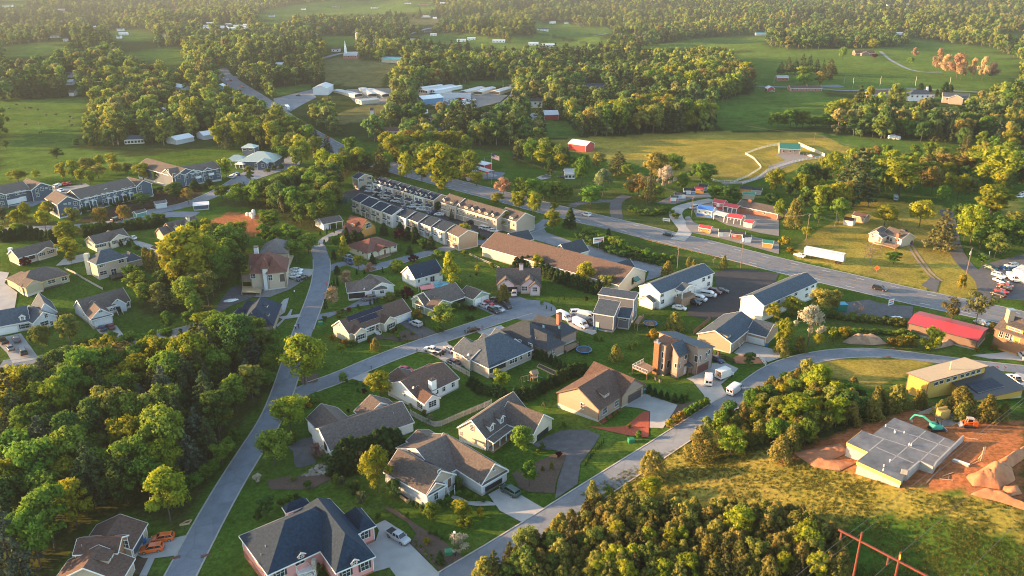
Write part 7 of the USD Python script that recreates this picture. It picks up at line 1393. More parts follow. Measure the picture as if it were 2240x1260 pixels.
o=xf('dumpster',ground(at('63',622,232)),.1,'blue-green dumpster with bright lid behind the white block','dumpster');obj('container',trap(-1.6,1.6,1.1,0,-1.7,1.7,1.3,2.4),bin_green,o);obj('lid',box(-1.75,1.75,-1.35,1.35,2.4,2.5),mat('dumpster_lid',(.05,.35,.5),.5),o)
def ubox(reg,x,y,label):o=xf('utility_box',ground(at(reg,x,y)),.2,label,'utility box');obj('cabinet',trap(-.7,.7,.6,-.1,-.65,.65,.55,.8),signgreen,o);obj('lid',trap(-.75,.75,.65,.8,-.6,.6,.5,.95),signgreen,o)
ubox('92',1025,105,'green utility box on the grass below the red mulch bed');ubox('91',1660,1072,'green utility box beside the lamp with the white shrub');ubox('61',557,352,'pale green utility box on the lawn of the solar panel house')
def acunit(reg,x,y,label):o=xf('air_conditioner',ground(at(reg,x,y)),.2,label,'air conditioner');obj('casing',cyl((0,0,0),(0,0,.85),.42,n=14),mat('ac_tan',(.22,.17,.13),.6),o);obj('fan_grille',cyl((0,0,.85),(0,0,.9),.38,n=14),black_m,o)
acunit('62',1240,830,'left of two air conditioners by the modern house');acunit('62',1277,848,'right of two air conditioners by the modern house');acunit('62',1782,612,'air conditioner beside the lit wall of the tan ranch house');acunit('61',1328,1065,'air conditioner by the white house with arched window')
for q in(('63',1030,637),('63',1068,561),('90',1512,1105),('90',1772,1088),('61',680,405)):o=xf('storm_drain',ground(at(*q))+[0,0,.1],.4,f'rusty kerb drain grate {dict([((1030),"on the inner side of the right bend"),((1068),"on the outer side of the right bend"),((1512),"at the walk of the brown house"),((1772),"across the street from the brown house"),((680),"at the kerb of the middle street")])[q[1]]}','drain');obj('grate',[box(-.9,.9,-.35,.35,0,.06)]+[box(-.8+k*.2,-.72+k*.2,-.3,.3,.06,.08)for k in range(9)],mat('rust',(.17,.08,.05),.8,var=.3,scale=4),o)
def pole(reg,x,yb,yt,label,arm=True,tr=False,m=None,rz=.9,name='utility_pole',cat='utility pole'):
 g=ground(at(reg,x,yb));k=hgt_of(reg,x,yb,yt);o=xf(name,g,rz,label,cat);obj('shaft',cyl((0,0,-.5),(0,0,k),.16,.10,8),m or polewood,o)
 if arm:
  obj('crossarm',box(-1.2,1.2,-.06,.06,k-.75,k-.6),m or polewood,o)
  for s in(-1.1,-.4,.4,1.1):obj('insulator',cyl((s,0,k-.6),(s,0,k-.35),.05,n=6),steel_m,o)
 if tr:obj('transformer',[cyl((.35,.1,k-2.4),(.35,.1,k-1.4),.28,n=10),cyl((-.35,.1,k-2.6),(-.35,.1,k-1.6),.28,n=10)],mat('transformer_grey',(.3,.32,.33),.5),o)
 return g+np.array([0,0,k])
p={}
for k,*t in(('a','33',327,812,585,'wooden utility pole at the trees left of the white trailer'),('b','33',1700,1137,878,'pale utility pole with transformers by the repair yard'),('c','32',1968,1050,815,'wooden utility pole beside the highway guardrail'),('d','32',1546,620,440,'wooden utility pole at the blue roofed shop'),('e','32',1158,500,268,'wooden utility pole in front of the grove'),('f','32',702,352,285,'wooden utility pole by the white cottage'),('g','32',1422,1062,870,'wooden utility pole on the scrub bank'),('i','03',392,1262,1148,'wooden utility pole beside the green roofed house'),('j','32',1733,1060,960,'short wooden pole on the bank by the new car park')):p[k]=pole(*t,tr=k in 'b')
for i,(x,yb,yt)in enumerate([(655,720,650),(728,758,673),(962,745,660),(1266,746,664),(1566,722,668),(50,715,655)]):pole('03',x,yb,yt,'pale roadside pole in the row along the right meadow, '+['leftmost but one','second tallest beside the drive','in the middle','right of the grey-brown house','rightmost','leftmost beside the small brick house'][i],arm=False,m=steel_m)
pole('33',1885,1025,905,'grey light pole at the repair yard',arm=False,m=steel_m,name='light_pole',cat='light pole');pole('33',575,700,555,'grey light pole in the grass left of the cream house',arm=False,m=steel_m,name='light_pole',cat='light pole');pole('31',1968,160,98,'white light pole behind the drive-in canopy',arm=False,m=steel_m,name='light_pole',cat='light pole');pole('31',1740,110,42,'white light pole left of the drive-in canopy',arm=False,m=steel_m,name='light_pole',cat='light pole');pole('01',2128,770,695,'pale light pole right of the grey storage rows',arm=False,m=steel_m,name='light_pole',cat='light pole')
def wires(pts,label,n=3,sep=.9,sag=1.0,r=.018,rz=.9,name='power_line'):
 o=xf(name,pts[0],0,label,'power line');q0=np.array(pts[0])
 for i in range(n):
  v=[]
  for a,b in zip(pts,pts[1:]):
   a,b=np.array(a),np.array(b);d=unit(np.cross(b-a,[0,0,1.0]));off=d*(i-(n-1)/2)*sep
   for t in np.linspace(0,1,12)[(1 if v else 0):]:v.append(a+(b-a)*t+off-np.array([0,0,4*sag*t*(1-t)])-q0)
  c=UsdGeom.BasisCurves.Define(stage,numbered(path_of(o),'wire'));c.CreateTypeAttr('linear');c.CreatePointsAttr(Vt.Vec3fArray.FromNumpy(np.array(v,np.float32)));c.CreateCurveVertexCountsAttr([len(v)]);c.CreateWidthsAttr([2*r]);c.SetWidthsInterpolation('constant')
  UsdShade.MaterialBindingAPI.Apply(c.GetPrim()).Bind(wire_m)
up=lambda q,z:np.array([q[0],q[1],q[2]+z])
wires([at('33',2300,1030,9),p['b'],p['a'],at('32',2205,560,8),p['d'],p['e'],p['f'],at('31',2205,90,9)],'power line along the far side of the highway',r=.014,sag=1.6)
wires([p['c'],p['g'],at('32',540,560,8)],'power line along the near side of the highway',2,r=.014);wires([at('03',-200,1080,8),p['i'],at('03',760,1260,9),at('33',1100,140,8)],'power line crossing the right meadow',2,r=.016)
zt=25.0;A=on_plane(1883,1180,zt);B=on_plane(1967,1224,zt);u=unit(B-A);u[2]=0;u=unit(u);Bc=A+u*np.linalg.norm((B-A)[:2])
o=xf('transmission_frame',ground(A),0,'rust-red steel transmission frame with crossarm at the bottom edge','pylon');oo=ground(A)
for q in(A,Bc):obj('steel_pole',cyl(np.array([q[0],q[1],float(H(q[0],q[1]))-.5])-oo,np.array([q[0],q[1],zt+1.3])-oo,.21,.16,12),red_steel,o)
obj('warning_plate',bar(Bc+[-.1,-.24,.2]-oo,Bc+[-.1,-.24,1.0]-oo,.3,.04),mat('plate_yellow',(.7,.5,.03),.5),o)
E1,E2=A-u*3.4,Bc+u*7.5;obj('crossarm',bar(E1-[0,0,.3]-oo,E2-[0,0,.3]-oo,.25),red_steel,o);ins=mat('insulator_red',(.22,.07,.04),.3)
ends=[]
for t in(.03,.46,.93):
 q=E1+(E2-E1)*t-[0,0,.5];pr=[]
 for i in range(9):pr+=[(.06,-.16*i),(.15,-.16*i-.05),(.06,-.16*i-.1)]
 obj('insulator_string',lathe(pr,10,tuple(q-oo)),ins,o);ends.append(q-[0,0,1.5])
vd=unit(np.array([on_plane(2240,880,27)[0]-A[0],on_plane(2240,880,27)[1]-A[1],0]))
for i,(q,lab)in enumerate(zip(ends,('left','middle','right'))):
 wires([q-vd*170+[0,0,3],q,q+vd*210+np.array([0,0,6])],f'{lab} high voltage line hung from the red steel frame',1,r=.022,sag=2.2)
wires([A-vd*170+[0,0,6],A+[0,0,1.2],A+vd*210+np.array([0,0,9])],'thin earth wire running over the pole tops of the red frame',1,r=.018,sag=1.5)
def fence(name,reg,pts,label,cat,h=1.2,m=None,gap=2.4,rails=(.3,.75,1.15),solid=False,pw=.12,slat=0,base=0):
 P=resample(wl(ZL(reg,pts)),gap);o=xf(name,ground(P[0]),0,label,cat);q0=ground(P[0])
 g=np.c_[P,H(*P.T)+base];m=m or white
 for q in g:obj('post',bar(q-[0,0,.3]-q0,q+[0,0,h+.05]-q0,pw),m,o)
 for a,b in zip(g,g[1:]):
  if solid:obj('panel',bar(a+[0,0,h*.5]-q0,b+[0,0,h*.5]-q0,.06,h*.96),m,o)
  elif slat:
   obj('rail',[bar(a+[0,0,z]-q0,b+[0,0,z]-q0,.05,.1)for z in(h*.25,h*.8)],m,o)
   for i in range(slat):c=a+(b-a)*(i+.5)/slat-q0;obj('picket',bar(c+[0,0,.05],c+[0,0,h],.16,.03,up=unit(np.cross(b-a,[0,0,1]))),m,o)
  else:obj('rail',[bar(a+[0,0,z]-q0,b+[0,0,z]-q0,.05,.14)for z in rails],m,o)
fence('guardrail','32',[(540,668),(700,697),(860,735),(1080,795),(1290,850),(1460,890),(1620,930),(1760,960),(1870,988),(2000,1018),(2110,1050)],'long rusty guardrail along the near edge of the highway','guardrail',.75,mat('guardrail_rust',(.26,.16,.10),.7,var=.3,scale=2),3.0,(.62,))
fence('ranch_fence','32',[(1690,290),(1780,312),(1900,318),(2030,265),(2148,190),(2080,110),(2008,72),(2100,35),(2205,5),(2290,-8)],'white ranch fence zigzagging up the golden meadow','fence',1.3,white,3.2)
fence('ranch_fence','33',[(-220,330),(-100,285),(0,212),(90,180),(200,145),(330,118),(480,100)],'white ranch fence on the near side of the gravel lane','fence',1.3,white,3.2)
fence('panel_fence','33',[(262,-10),(350,30),(430,62),(488,92)],'solid pale board fence behind the green roofed house','fence',1.9,WALL['cream'],2.4,solid=True)
fence('picket_fence','61',[(1330,1135),(1430,1190),(1555,1248),(1780,1150),(2030,1045)],'weathered picket fence behind the house with two dormers','fence',1.6,mat('weathered_wood',(.42,.39,.35),.9,var=.2,scale=3),2.2,slat=8)
fence('picket_fence','61',[(1692,728),(1765,765),(1842,808)],'short pale picket fence below the dark blue car','fence',1.7,mat('weathered_wood',(.42,.39,.35)),2.2,slat=8)
fence('wooden_fence','62',[(1562,440),(1640,375),(1710,318)],'brown slatted fence behind the tan ranch house','fence',1.6,WALL['brown'],2.2,slat=7);fence('wire_fence','62',[(1755,628),(1830,655),(1910,692)],'black post and wire fence beside the dark blue car','fence',1.4,black_m,2.2,(.1,.4,.7,1.0,1.3))
fence('split_rail_fence','31',[(1838,940),(1930,985),(2010,1015),(2100,1062)],'grey split rail fence on the lawn below the shop building','fence',1.1,mat('weathered_wood',(.42,.39,.35)),3.0,(.4,.9))
fence('mesh_fence','31',[(695,480),(760,500),(830,480)],'dark green screen fence at the upper end of the townhouses','fence',2.6,mat('green_mesh',(.02,.07,.05),.8),3,solid=True)
fence('retaining_wall','30',[(560,1062),(640,1095),(720,1145),(800,1190),(885,1235)],'pale timber retaining wall between two left lawns','wall',.8,mat('weathered_wood',(.42,.39,.35)),2.6,solid=True);fence('white_rail','62',[(2130,645),(2185,712)],'short white handrail beside the sidewalk tree','fence',1.1,white,1.2)
def trampoline(reg,x,y,w,label):
 g,hh,d=size_of(reg,x,y-10,y,w);r=d/2;o=xf('trampoline',g,0,label,'trampoline');k=np.arange(25)*math.pi/12
 ring=[bar((r*math.cos(a),r*math.sin(a),.85),(r*math.cos(b),r*math.sin(b),.85),.3,.08)for a,b in zip(k,k[1:])]
 obj('mat',cyl((0,0,.80),(0,0,.82),r*.92,n=24),black_m,o);obj('pad_ring',ring,mat('pad_blue',(.05,.22,.48),.6),o)
 for i in range(6):
  a=i*math.pi/3;q=np.array([r*math.cos(a),r*math.sin(a),0]);obj('leg',cyl(q,q+[0,0,.8],.035,n=6),steel_m,o);obj('net_post',cyl(q+[0,0,.8],q+[0,0,2.5],.035,n=6),black_m,o)
 obj('net_rim',[bar((r*math.cos(a),r*math.sin(a),2.5),(r*math.cos(b),r*math.sin(b),2.5),.04)for a,b in zip(k,k[1:])],black_m,o)
trampoline('62',620,590,130,'round trampoline with blue edge beside the taupe house deck');trampoline('62',1190,362,116,'round trampoline with blue edge behind the slate blue house')
o=xf('play_set',ground(at('62',190,840)),.5,'wooden play tower with swing and slide on the lawn','play set')
for a in(-.7,.7):
 for b in(-.7,.7):obj('post',bar((a,b,0),(a,b,2.4),.12),woodm,o)
obj('platform',box(-.8,.8,-.8,.8,1.2,1.3),woodm,o);obj('roof',hexa([(-1,-1,2.4),(1,-1,2.4),(1,1,2.4),(-1,1,2.4),(-1,-.05,3.3),(1,-.05,3.3),(1,.05,3.3),(-1,.05,3.3)]),woodm,o);obj('swing_beam',[bar((-.8,0,2.2),(-4,0,2.2),.13),bar((-4,0,2.2),(-4.2,1,0),.1),bar((-4,0,2.2),(-4.2,-1,0),.1)],woodm,o)
for s in(-1.8,-3):obj('swing',[cyl((s-.2,0,.6),(s-.2,0,2.2),.02,n=5),cyl((s+.2,0,.6),(s+.2,0,2.2),.02,n=5),box(s-.25,s+.25,-.12,.12,.55,.6)],steel_m,o)
obj('slide',hexa([(.8,-.3,1.2),(.8,.3,1.2),(2.8,.3,.15),(2.8,-.3,.15),(.8,-.3,1.28),(.8,.3,1.28),(2.8,.3,.23),(2.8,-.3,.23)]),bin_green,o)
def frame_bed(reg,pts,label,hh=.35,m=lightwood):
 P=[ground(at(reg,*q))for q in pts];o=xf('raised_bed',P[0],0,label,'raised bed');q0=P[0]
 for a,b in zip(P,P[1:]+P[:1]):obj('board',bar(a+[0,0,hh*.5]-q0,b+[0,0,hh*.5]-q0,.1,hh),m,o)
 obj('soil',prism([tuple((q-q0)[:2])for q in P],-.3,hh*.6),mulch,o)
frame_bed('62',[(215,722),(235,700),(405,775),(375,800)],'long timber framed vegetable bed beside the play tower');frame_bed('91',[(1237,580),(1262,560),(1335,605),(1305,635)],'wooden planter box at the wall of the solar house',.8);frame_bed('90',[(1548,830),(1630,815),(1650,785),(1610,795)],'small timber bed beside the left street',.4)
from scipy.spatial import Voronoi
tp=Polygon(wl(ZL('91',[(375,400),(520,300),(600,285),(690,345),(690,370),(560,395),(400,415)])));b=tp.bounds;rs=np.random.RandomState(3);o=xf('stone_terrace',ground(np.array(tp.centroid.coords[0])),0,'irregular flagstone terrace above the pink house lawn','terrace');q0=ground(np.array(tp.centroid.coords[0]));stn=[mat(f'flagstone_{i}',c,.9,var=.2,scale=2)for i,c in enumerate(((.30,.26,.22),(.37,.33,.28),(.25,.22,.20)))]
pts=rs.uniform((b[0]-3,b[1]-3),(b[2]+3,b[3]+3),(260,2));vo=Voronoi(pts);n=0
for i in range(len(pts)):
 rg=vo.regions[vo.point_region[i]]
 if-1 in rg or len(rg)<3:continue
 c=Polygon(vo.vertices[rg]).intersection(tp).buffer(-.07)
 if c.is_empty or c.area<.15 or hasattr(c,'geoms'):continue
 zz=float(H(*c.centroid.coords[0]));obj('stone',(lambda m:(m[0]-q0,m[1]))(prism(c,zz-.15,zz+.1+.05*rs.uniform())),stn[n%3],o);n+=1
o=xf('pool',ground(at(B7,735,345)),0,'round blue above-ground pool behind the green house','pool');obj('pool_wall',lathe([(3.4,-.3),(3.4,1.2),(3.2,1.25),(3.15,1.0)],24),mat('pool_blue',(.05,.35,.55),.4),o);obj('water',cyl((0,0,.9),(0,0,1.02),3.2,n=24),mat('pool_water',(.10,.42,.55),.05),o)
o=xf('canopy_tent',ground(at(B7,515,425)),.4,'pink canopy roof in the garden behind the green house','canopy');obj('cloth',[hexa([(-2.5,-2,2.1),(2.5,-2,2.1),(2.5,0,2.7),(-2.5,0,2.7),(-2.5,-2,2.14),(2.5,-2,2.14),(2.5,0,2.74),(-2.5,0,2.74)]),hexa([(-2.5,2,2.1),(2.5,2,2.1),(2.5,0,2.7),(-2.5,0,2.7),(-2.5,2,2.14),(2.5,2,2.14),(2.5,0,2.74),(-2.5,0,2.74)])],mat('pink_cloth',(.55,.2,.2),.8),o)
for a in(-2.4,2.4):
 for b_ in(-1.9,1.9):obj('post',bar((a,b_,-.2),(a,b_,2.1),.08),white,o)
for i,(x,y)in enumerate(((2132,598),(2187,592),(2165,603),(2178,618))):o=xf('propane_tank',ground(at('30',x,y)),.3*i,['leftmost white gas tank at the red dirt patch','tall white gas tank at the red dirt patch','middle white gas tank at the red dirt patch','lowest white gas tank at the red dirt patch'][i],'gas tank');obj('vessel',lathe([(0,-.1),(.7,-.1),(.75,.1),(.75,(1.2,2.2,1.5,1.2)[i]),(.4,(1.5,2.5,1.8,1.5)[i]),(0,(1.55,2.55,1.85,1.55)[i])],14),white,o);obj('valve_cap',cyl((0,0,(1.5,2.5,1.8,1.5)[i]),(0,0,(1.7,2.7,2.,1.7)[i]),.15),steel_m,o)
o=xf('tarpaulin',ground(at('60',1990,148)),.3,'crumpled white tarpaulin on the gravel beside the dark roofed house','tarpaulin');s_=trimesh.creation.icosphere(3);v=np.array(s_.vertices)*[2.4,1.2,.45];v+=(meshkit.fbm(v*1.5,3,4)[:,None]-.5)*[.8,.6,.5];obj('sheet',(v,s_.faces),white,o)
for i,(x,y)in enumerate(((1055,1195),(1085,1198),(1115,1202),(1070,1190))):o=xf('hay_bale',ground(at('03',x,y)),i,'white wrapped hay bales in the right meadow' if 0 else['leftmost white wrapped bale in the right meadow','second white wrapped bale in the right meadow','rightmost white wrapped bale in the right meadow','rear white wrapped bale in the right meadow'][i],'bale');obj('wrap',lathe([(0,-1.5),(1.0,-1.5),(1.25,-1.3),(1.3,1.3),(1.0,1.5),(0,1.5)],14,(0,0,1.1))if 0 else(lambda m:(m[0][:,[2,0,1]]+[0,0,1.2],m[1]))(lathe([(0,-1.7),(1.0,-1.7),(1.25,-1.4),(1.3,1.4),(1.0,1.7),(0,1.7)],14)),white,o)
def sign(reg,x,yb,yt,w,h_,label,m=None,marks=(),rz=.5,posts=1,tall=None,name='sign',cat='sign'):
 g=ground(at(reg,x,yb));k=hgt_of(reg,x,yb,yt)if tall is None else tall;o=xf(name,g,rz,label,cat)
 for s in((0,)if posts==1 else(-w*.42,w*.42)):obj('post',bar((s,.05,-.3),(s,.05,k-.1),.14),steel_m,o)
 obj('board',[box(-w/2,w/2,-.12,.0,k-h_,k)],m or sign_white,o);obj('edge_frame',[box(-w/2-.05,w/2+.05,-.13,.02,k,k+.06),box(-w/2-.05,w/2+.05,-.13,.02,k-h_-.06,k-h_)],steel_m,o)
 for(a,b_,c,d,mm)in marks:obj('printed_line',box(a*w,b_*w,-.135,-.121,k-h_+c*h_,k-h_+d*h_),mm,o)
sign('32',742,890,785,4.6,2.3,'tall white pole sign with red lettering in front of the shop building',marks=[(-.42,.42,.55,.75,sign_red),(-.42,.42,.35,.45,sign_red)],rz=.35);sign('32',1328,660,620,3.2,1.2,'small white lot sign with red line near the gravel drive',marks=[(-.4,.4,.35,.6,sign_red)],posts=2,rz=-.4);sign('63',1055,185,135,2.6,2.0,'white and red sign in a dark frame at the highway lot',marks=[(-.35,.35,.6,.8,sign_red),(-.35,.35,.2,.4,mat('sign_blue',(.03,.08,.3)))],posts=2,rz=.5)
def diamond(reg,x,yb,yt,label):
 g=ground(at(reg,x,yb));k=hgt_of(reg,x,yb,yt);o=xf('road_sign',g,-.5,label,'road sign');obj('post',bar((0,.04,-.2),(0,.04,k-.5),.1),steel_m,o);s=1.0;obj('plate',(lambda m:(np.c_[m[0][:,0],m[0][:,2]-.03,m[0][:,1]+k-s*.9],m[1]))(prism([(0,-s),(s,0),(0,s),(-s,0)],0,.03)),sign_orange,o);obj('symbol',box(-.15,.15,-.045,-.031,k-1.3,k-.6),black_m,o)
diamond('33',930,1095,1028,'orange diamond road sign on the verge below the cream house');diamond('01',628,1200,1175,'orange diamond road sign at the distant highway bend');diamond('00',1335,566,546,'orange diamond sign at the far left field track')
o=xf('street_sign',ground(at('61',440,862)),0,'green street name sign at the junction under the round tree','street sign');obj('post',cyl((0,0,-.2),(0,0,2.9),.04,n=6),steel_m,o);obj('name_plate',box(-.55,.55,-.015,.015,2.9,3.15),signgreen,o)
o=xf('stop_sign',ground(at('61',612,60)),.4,'red octagonal stop sign beside the slim cypress row','road sign');obj('post',cyl((0,0,-.2),(0,0,2.2),.04,n=6),steel_m,o);v,f=cyl((0,-.02,2.5),(0,.02,2.5),.42,n=8);obj('plate',(v,f),sign_red,o);v,f=meshkit.text_mesh('STOP',.22).vertices,meshkit.text_mesh('STOP',.22).faces;v=np.array(v);obj('lettering',(np.c_[v[:,0]-v[:,0].mean(),-.026-v[:,2],v[:,1]-v[:,1].mean()+2.5],f),white,o)
g=ground(at('31',2028,330));k=hgt_of('31',2028,330,66);o=xf('flagpole',g,-.2,'tall flagpole with red and white striped flag at the drive-in','flag');obj('pole',cyl((0,0,0),(0,0,k),.09,.05,8),steel_m,o);fw,fh=4.2,2.4
for i in range(13):obj('stripe',hexa([(x_,.25*math.sin(x_*1.6),k-.3-fh+fh*(i+j)/13-x_*.28)for j in(0,)for x_ in(.1,fw)]+[(fw,.25*math.sin(fw*1.6)+.03,k-.3-fh+fh*i/13-fw*.28),(.1,.03,k-.3-fh+fh*i/13)]+[(.1,.04,k-.3-fh+fh*(i+.98)/13),(fw,.25*math.sin(fw*1.6),k-.3-fh+fh*(i+.98)/13-fw*.28),(fw,.25*math.sin(fw*1.6)+.03,k-.3-fh+fh*(i+.98)/13-fw*.28),(.1,.07,k-.3-fh+fh*(i+.98)/13)]),sign_red if i%2==0 else white,o)
obj('canton',hexa([(.1,-.03,k-.3-fh*.54),(fw*.42,-.03,k-.3-fh*.54-.45),(fw*.42,.12,k-.3-fh*.54-.45),(.1,.12,k-.3-fh*.54),(.1,-.03,k-.28),(fw*.42,-.03,k-.73),(fw*.42,.12,k-.73),(.1,.12,k-.28)]),mat('flag_blue',(.02,.03,.14)),o)
# ------ the building site
wood2=mat('formwork_yellow',(.62,.42,.12),.8,var=.15,scale=2);slabm=mat('fresh_slab',(.085,.09,.10),.6,scale=.35,col2=(.20,.205,.215),bump=.05,detail=7);wallc=mat('poured_concrete',(.30,.29,.28),.9,scale=.6,col2=(.42,.41,.39),bump=.1)
RS=(1820,880,7.0);zs=float(H(*Q(*Z(RS,1100,700))[:2]))+1.7;SP=lambda x,y,dz=0:on_plane(*Z(RS,x,y),zs+dz)
ol=[(955,235),(1890,600),(1640,880),(1560,980),(1340,885),(1175,1020),(1060,1215),(380,905),(555,765),(225,615),(460,430),(625,490)]
o=xf('house_foundation',[*SP(1100,700)[:2],zs-1.7],0,'grey concrete house foundation slab with raised walls on red dirt','foundation');q0=np.array([*SP(1100,700)[:2],zs-1.7]);P=np.array([SP(*q)for q in ol]);pg=Polygon(P[:,:2]);S0=lambda m:(np.asarray(m[0])-q0,m[1])
obj('slab',S0(prism(pg,zs-.25,zs)),slabm,o);obj('footing_wall',S0(prism(pg.buffer(-.12),zs-3.2,zs-.25)),wallc,o)
for a,b in zip(ol[6:10],ol[7:11]):obj('form_board',S0(bar(SP(*a)-[0,0,.35],SP(*b)-[0,0,.35],.09,.75)),wood2,o)
for a,b in(((820,365),(1880,720)),((555,480),(1640,830)),((680,690),(1250,930)),((790,565),(570,740)),((1430,440),(880,920)),((1720,550),(1370,880))):obj('control_joint',S0(bar(SP(*a)+[0,0,.006],SP(*b)+[0,0,.006],.22,.01)),mat('joint_dust',(.34,.33,.32),.9,var=.2,scale=2),o)
for a,b in(((2015,500),(1600,905)),((1600,905),(1555,985)),((1555,985),(1345,890)),((1345,890),(1165,1040)),((1165,1040),(1065,1020))):obj('stem_wall',S0(bar(SP(*a,1.0)+[0,0,-2.2],SP(*b,1.0)+[0,0,-2.2],.28,4.3)),wallc,o)
for q in((820,372),(955,455),(965,472),(1102,478),(1180,655),(1212,668),(885,905),(793,985),(783,1045)):obj('pipe_stub',S0(cyl(SP(*q),SP(*q)+[0,0,.5],.1,n=8)),white,o)
teal=mat('excavator_teal',(.05,.36,.27),.5,var=.1);g=ground(Q(*Z(RS,1590,430)));o=xf('excavator',g,0,'teal mini excavator with arched boom beside the slab','excavator');E_=lambda x,y,h_:on_plane(*Z(RS,x,y),g[2]+h_)-g
for s in(-.8,.8):obj('track',[loft([(-1.4,.1,.55,.22),(-1.1,0,.65,.22),(1.1,0,.65,.22),(1.4,.1,.55,.22)])]and moved(loft([(-1.4,.1,.55,.22),(-1.1,0,.65,.22),(1.1,0,.65,.22),(1.4,.1,.55,.22)]),(0,s,0)),tyre_m,o)
obj('house_body',loft([(-1.2,.75,1.5,.9),(-.9,.7,1.75,1.0),(.4,.7,1.7,1.0),(.9,.75,1.3,.9)]),teal,o);obj('seat',[box(-.3,.2,-.3,.3,1.7,2.0),box(-.35,-.2,-.3,.3,2.0,2.6)],black_m,o);obj('cab_frame',[bar((a,b_,1.7),(a,b_,3.0),.07)for a in(-.5,.5)for b_ in(-.5,.5)]+[box(-.6,.6,-.6,.6,3.0,3.07)],black_m,o);obj('blade',moved(box(-.1,.1,-1.0,1.0,.1,.6),(1.8,0,0)),steel_m,o)
pts=[np.array([.2,0,1.4]),E_(1490,300,2.9)*.8+np.array([.2,0,1.4])*.2,E_(1400,215,3.7),E_(1270,190,3.4)];
for a,b,w_ in zip(pts,pts[1:],(.42,.38,.3)):obj('boom',bar(a,b,w_*.7,w_),teal,o)
tip=E_(1205,255,1.2);obj('dipper_arm',bar(pts[-1],tip,.22,.3),teal,o);obj('bucket',[bar(tip,tip+[.25,-.1,-.7],.6,.5)],steel_m,o)
def skid(reg,x,y,rz,c,label):
 g=ground(at(reg,x,y));o=xf('skid_steer',g,rz,label,'loader')
 for s in(-.75,.75):obj('track',moved(loft([(-1.1,.15,.55,.2),(-.8,0,.7,.2),(.9,0,.6,.2),(1.1,.15,.45,.2)]),(0,s,0)),tyre_m,o);obj('lift_arm',[bar((-1.2,s*.95,1.7),(.9,s*.95,1.2),.14,.22),bar((.9,s*.95,1.2),(1.5,s*.95,.4),.14,.2)],c,o)
 obj('engine_hood',loft([(-1.5,.5,1.5,.7),(-1.3,.45,1.7,.75),(-.5,.45,1.75,.75)]),c,o);obj('lower_body',box(-.5,1.0,-.5,.5,.3,.95),c,o)
 obj('cab',[bar((a,b_,.95),(a*.9,b_*.9,2.05),.1)for a in(-.5,.7)for b_ in(-.5,.5)]+[box(-.6,.75,-.55,.55,2.05,2.15)],mat('cab_tan',(.5,.42,.32),.6)if c is not wood2 else black_m,o);obj('cab_glass',box(-.45,.62,-.46,.46,1.0,2.0),carglass,o);obj('bucket',hexa([(1.3,-.95,.05),(2.1,-.95,.05),(2.1,.95,.05),(1.3,.95,.05),(1.3,-.95,.75),(1.5,-.95,.75),(1.5,.95,.75),(1.3,.95,.75)]),steel_m,o)
skid(RS,2100,375,2.9,PAINT['orange'],'orange and tan tracked loader on the building site');skid('31',180,1205,1.2,wood2,'yellow loader on the mansion gravel drive')
def stack(reg,x,y,rz,n,L_,label,m=lightwood,w_=.24,t=.05,rows=5):
 g=ground(at(reg,x,y));o=xf('lumber_stack',g,rz,label,'lumber');rs=np.random.RandomState(int(x))
 for i in range(n):k,r=i%rows,i//rows;a=rs.uniform(-.03,.03);obj('board',moved(box(-L_/2,L_/2,-w_*.46,w_*.46,0,t*.9),(rs.uniform(-.2,.2),(k-rows/2)*w_,.05+r*t),a),m,o)
stack(RS,1520,140,.55,30,4.2,'stack of reddish boards behind the excavator',mat('red_lumber',(.40,.24,.15),.85,var=.2));stack(RS,1440,150,.5,20,4.6,'grey plank pile leaning left of the yellow panel',mat('grey_lumber',(.33,.29,.25),.9,var=.2));stack(RS,1620,90,.2,25,2.4,'topmost pallet of boards at the building site',mat('red_lumber',(.40,.24,.15)))
o=xf('formwork_stack',ground(Q(*Z(RS,1680,270))),.3,'yellow formwork panels standing upright beside the lumber','formwork')
for i in range(7):obj('panel',box(-1.3,1.3,i*.2-.6,i*.2-.5,0,2.5 if i<5 else 2.9),wood2,o)
for i,(x,y,rz,lab)in enumerate(((1855,245,.5,'flat grey slab panel behind the excavator'),(1770,330,.6,'second grey slab panel right of the excavator'))):o=xf('form_panel',ground(Q(*Z(RS,x,y))),rz,lab,'formwork');obj('panel',box(-1.8,1.8,-1.1,1.1,.1,.2),slabm,o);obj('edge_board',[box(-1.85,1.85,s*1.12-.04,s*1.12+.04,.05,.25)for s in(-1,1)],lightwood,o)
for i,(x,y,x2,y2,w_,lab)in enumerate(((60,655,335,775,.3,'long brown plank left of the foundation'),(190,830,355,800,.12,'thin pale board on the dirt left of the slab'),(1270,120,1450,180,.2,'pale board leaning over the lumber'),(1305,265,1440,312,.18,'white board lying before the excavator'),(730,315,815,255,.1,'thin stake left of the slab top'),(470,1030,820,1150,.25,'weathered boards lying below the form edge'),(600,1065,870,1215,.2,'broken boards under the form edge'),(1690,1140,1860,1080,.14,'thin timber strip right of the walls'),(1640,1180,1850,1200,.16,'pale timber strip below the walls'),(1780,1200,1790,1130,.14,'short timber piece below the walls'),(2110,940,2190,880,.1,'scattered lath right of the grey beam'),(2130,960,2240,905,.1,'another lath right of the grey beam'),(1440,1250,1660,1010,.16,'long timber lying along the stem wall'),(2040,550,2240,575,.14,'long strip of lumber beyond the stem wall'))):
 a,b=ground(Q(*Z(RS,x,y))),ground(Q(*Z(RS,x2,y2)));o=xf('plank',a,0,lab,'plank');obj('board',bar(np.array([0,0,.12]),b-a+[0,0,.12],w_,.06),lightwood if i%3 else woodm,o)
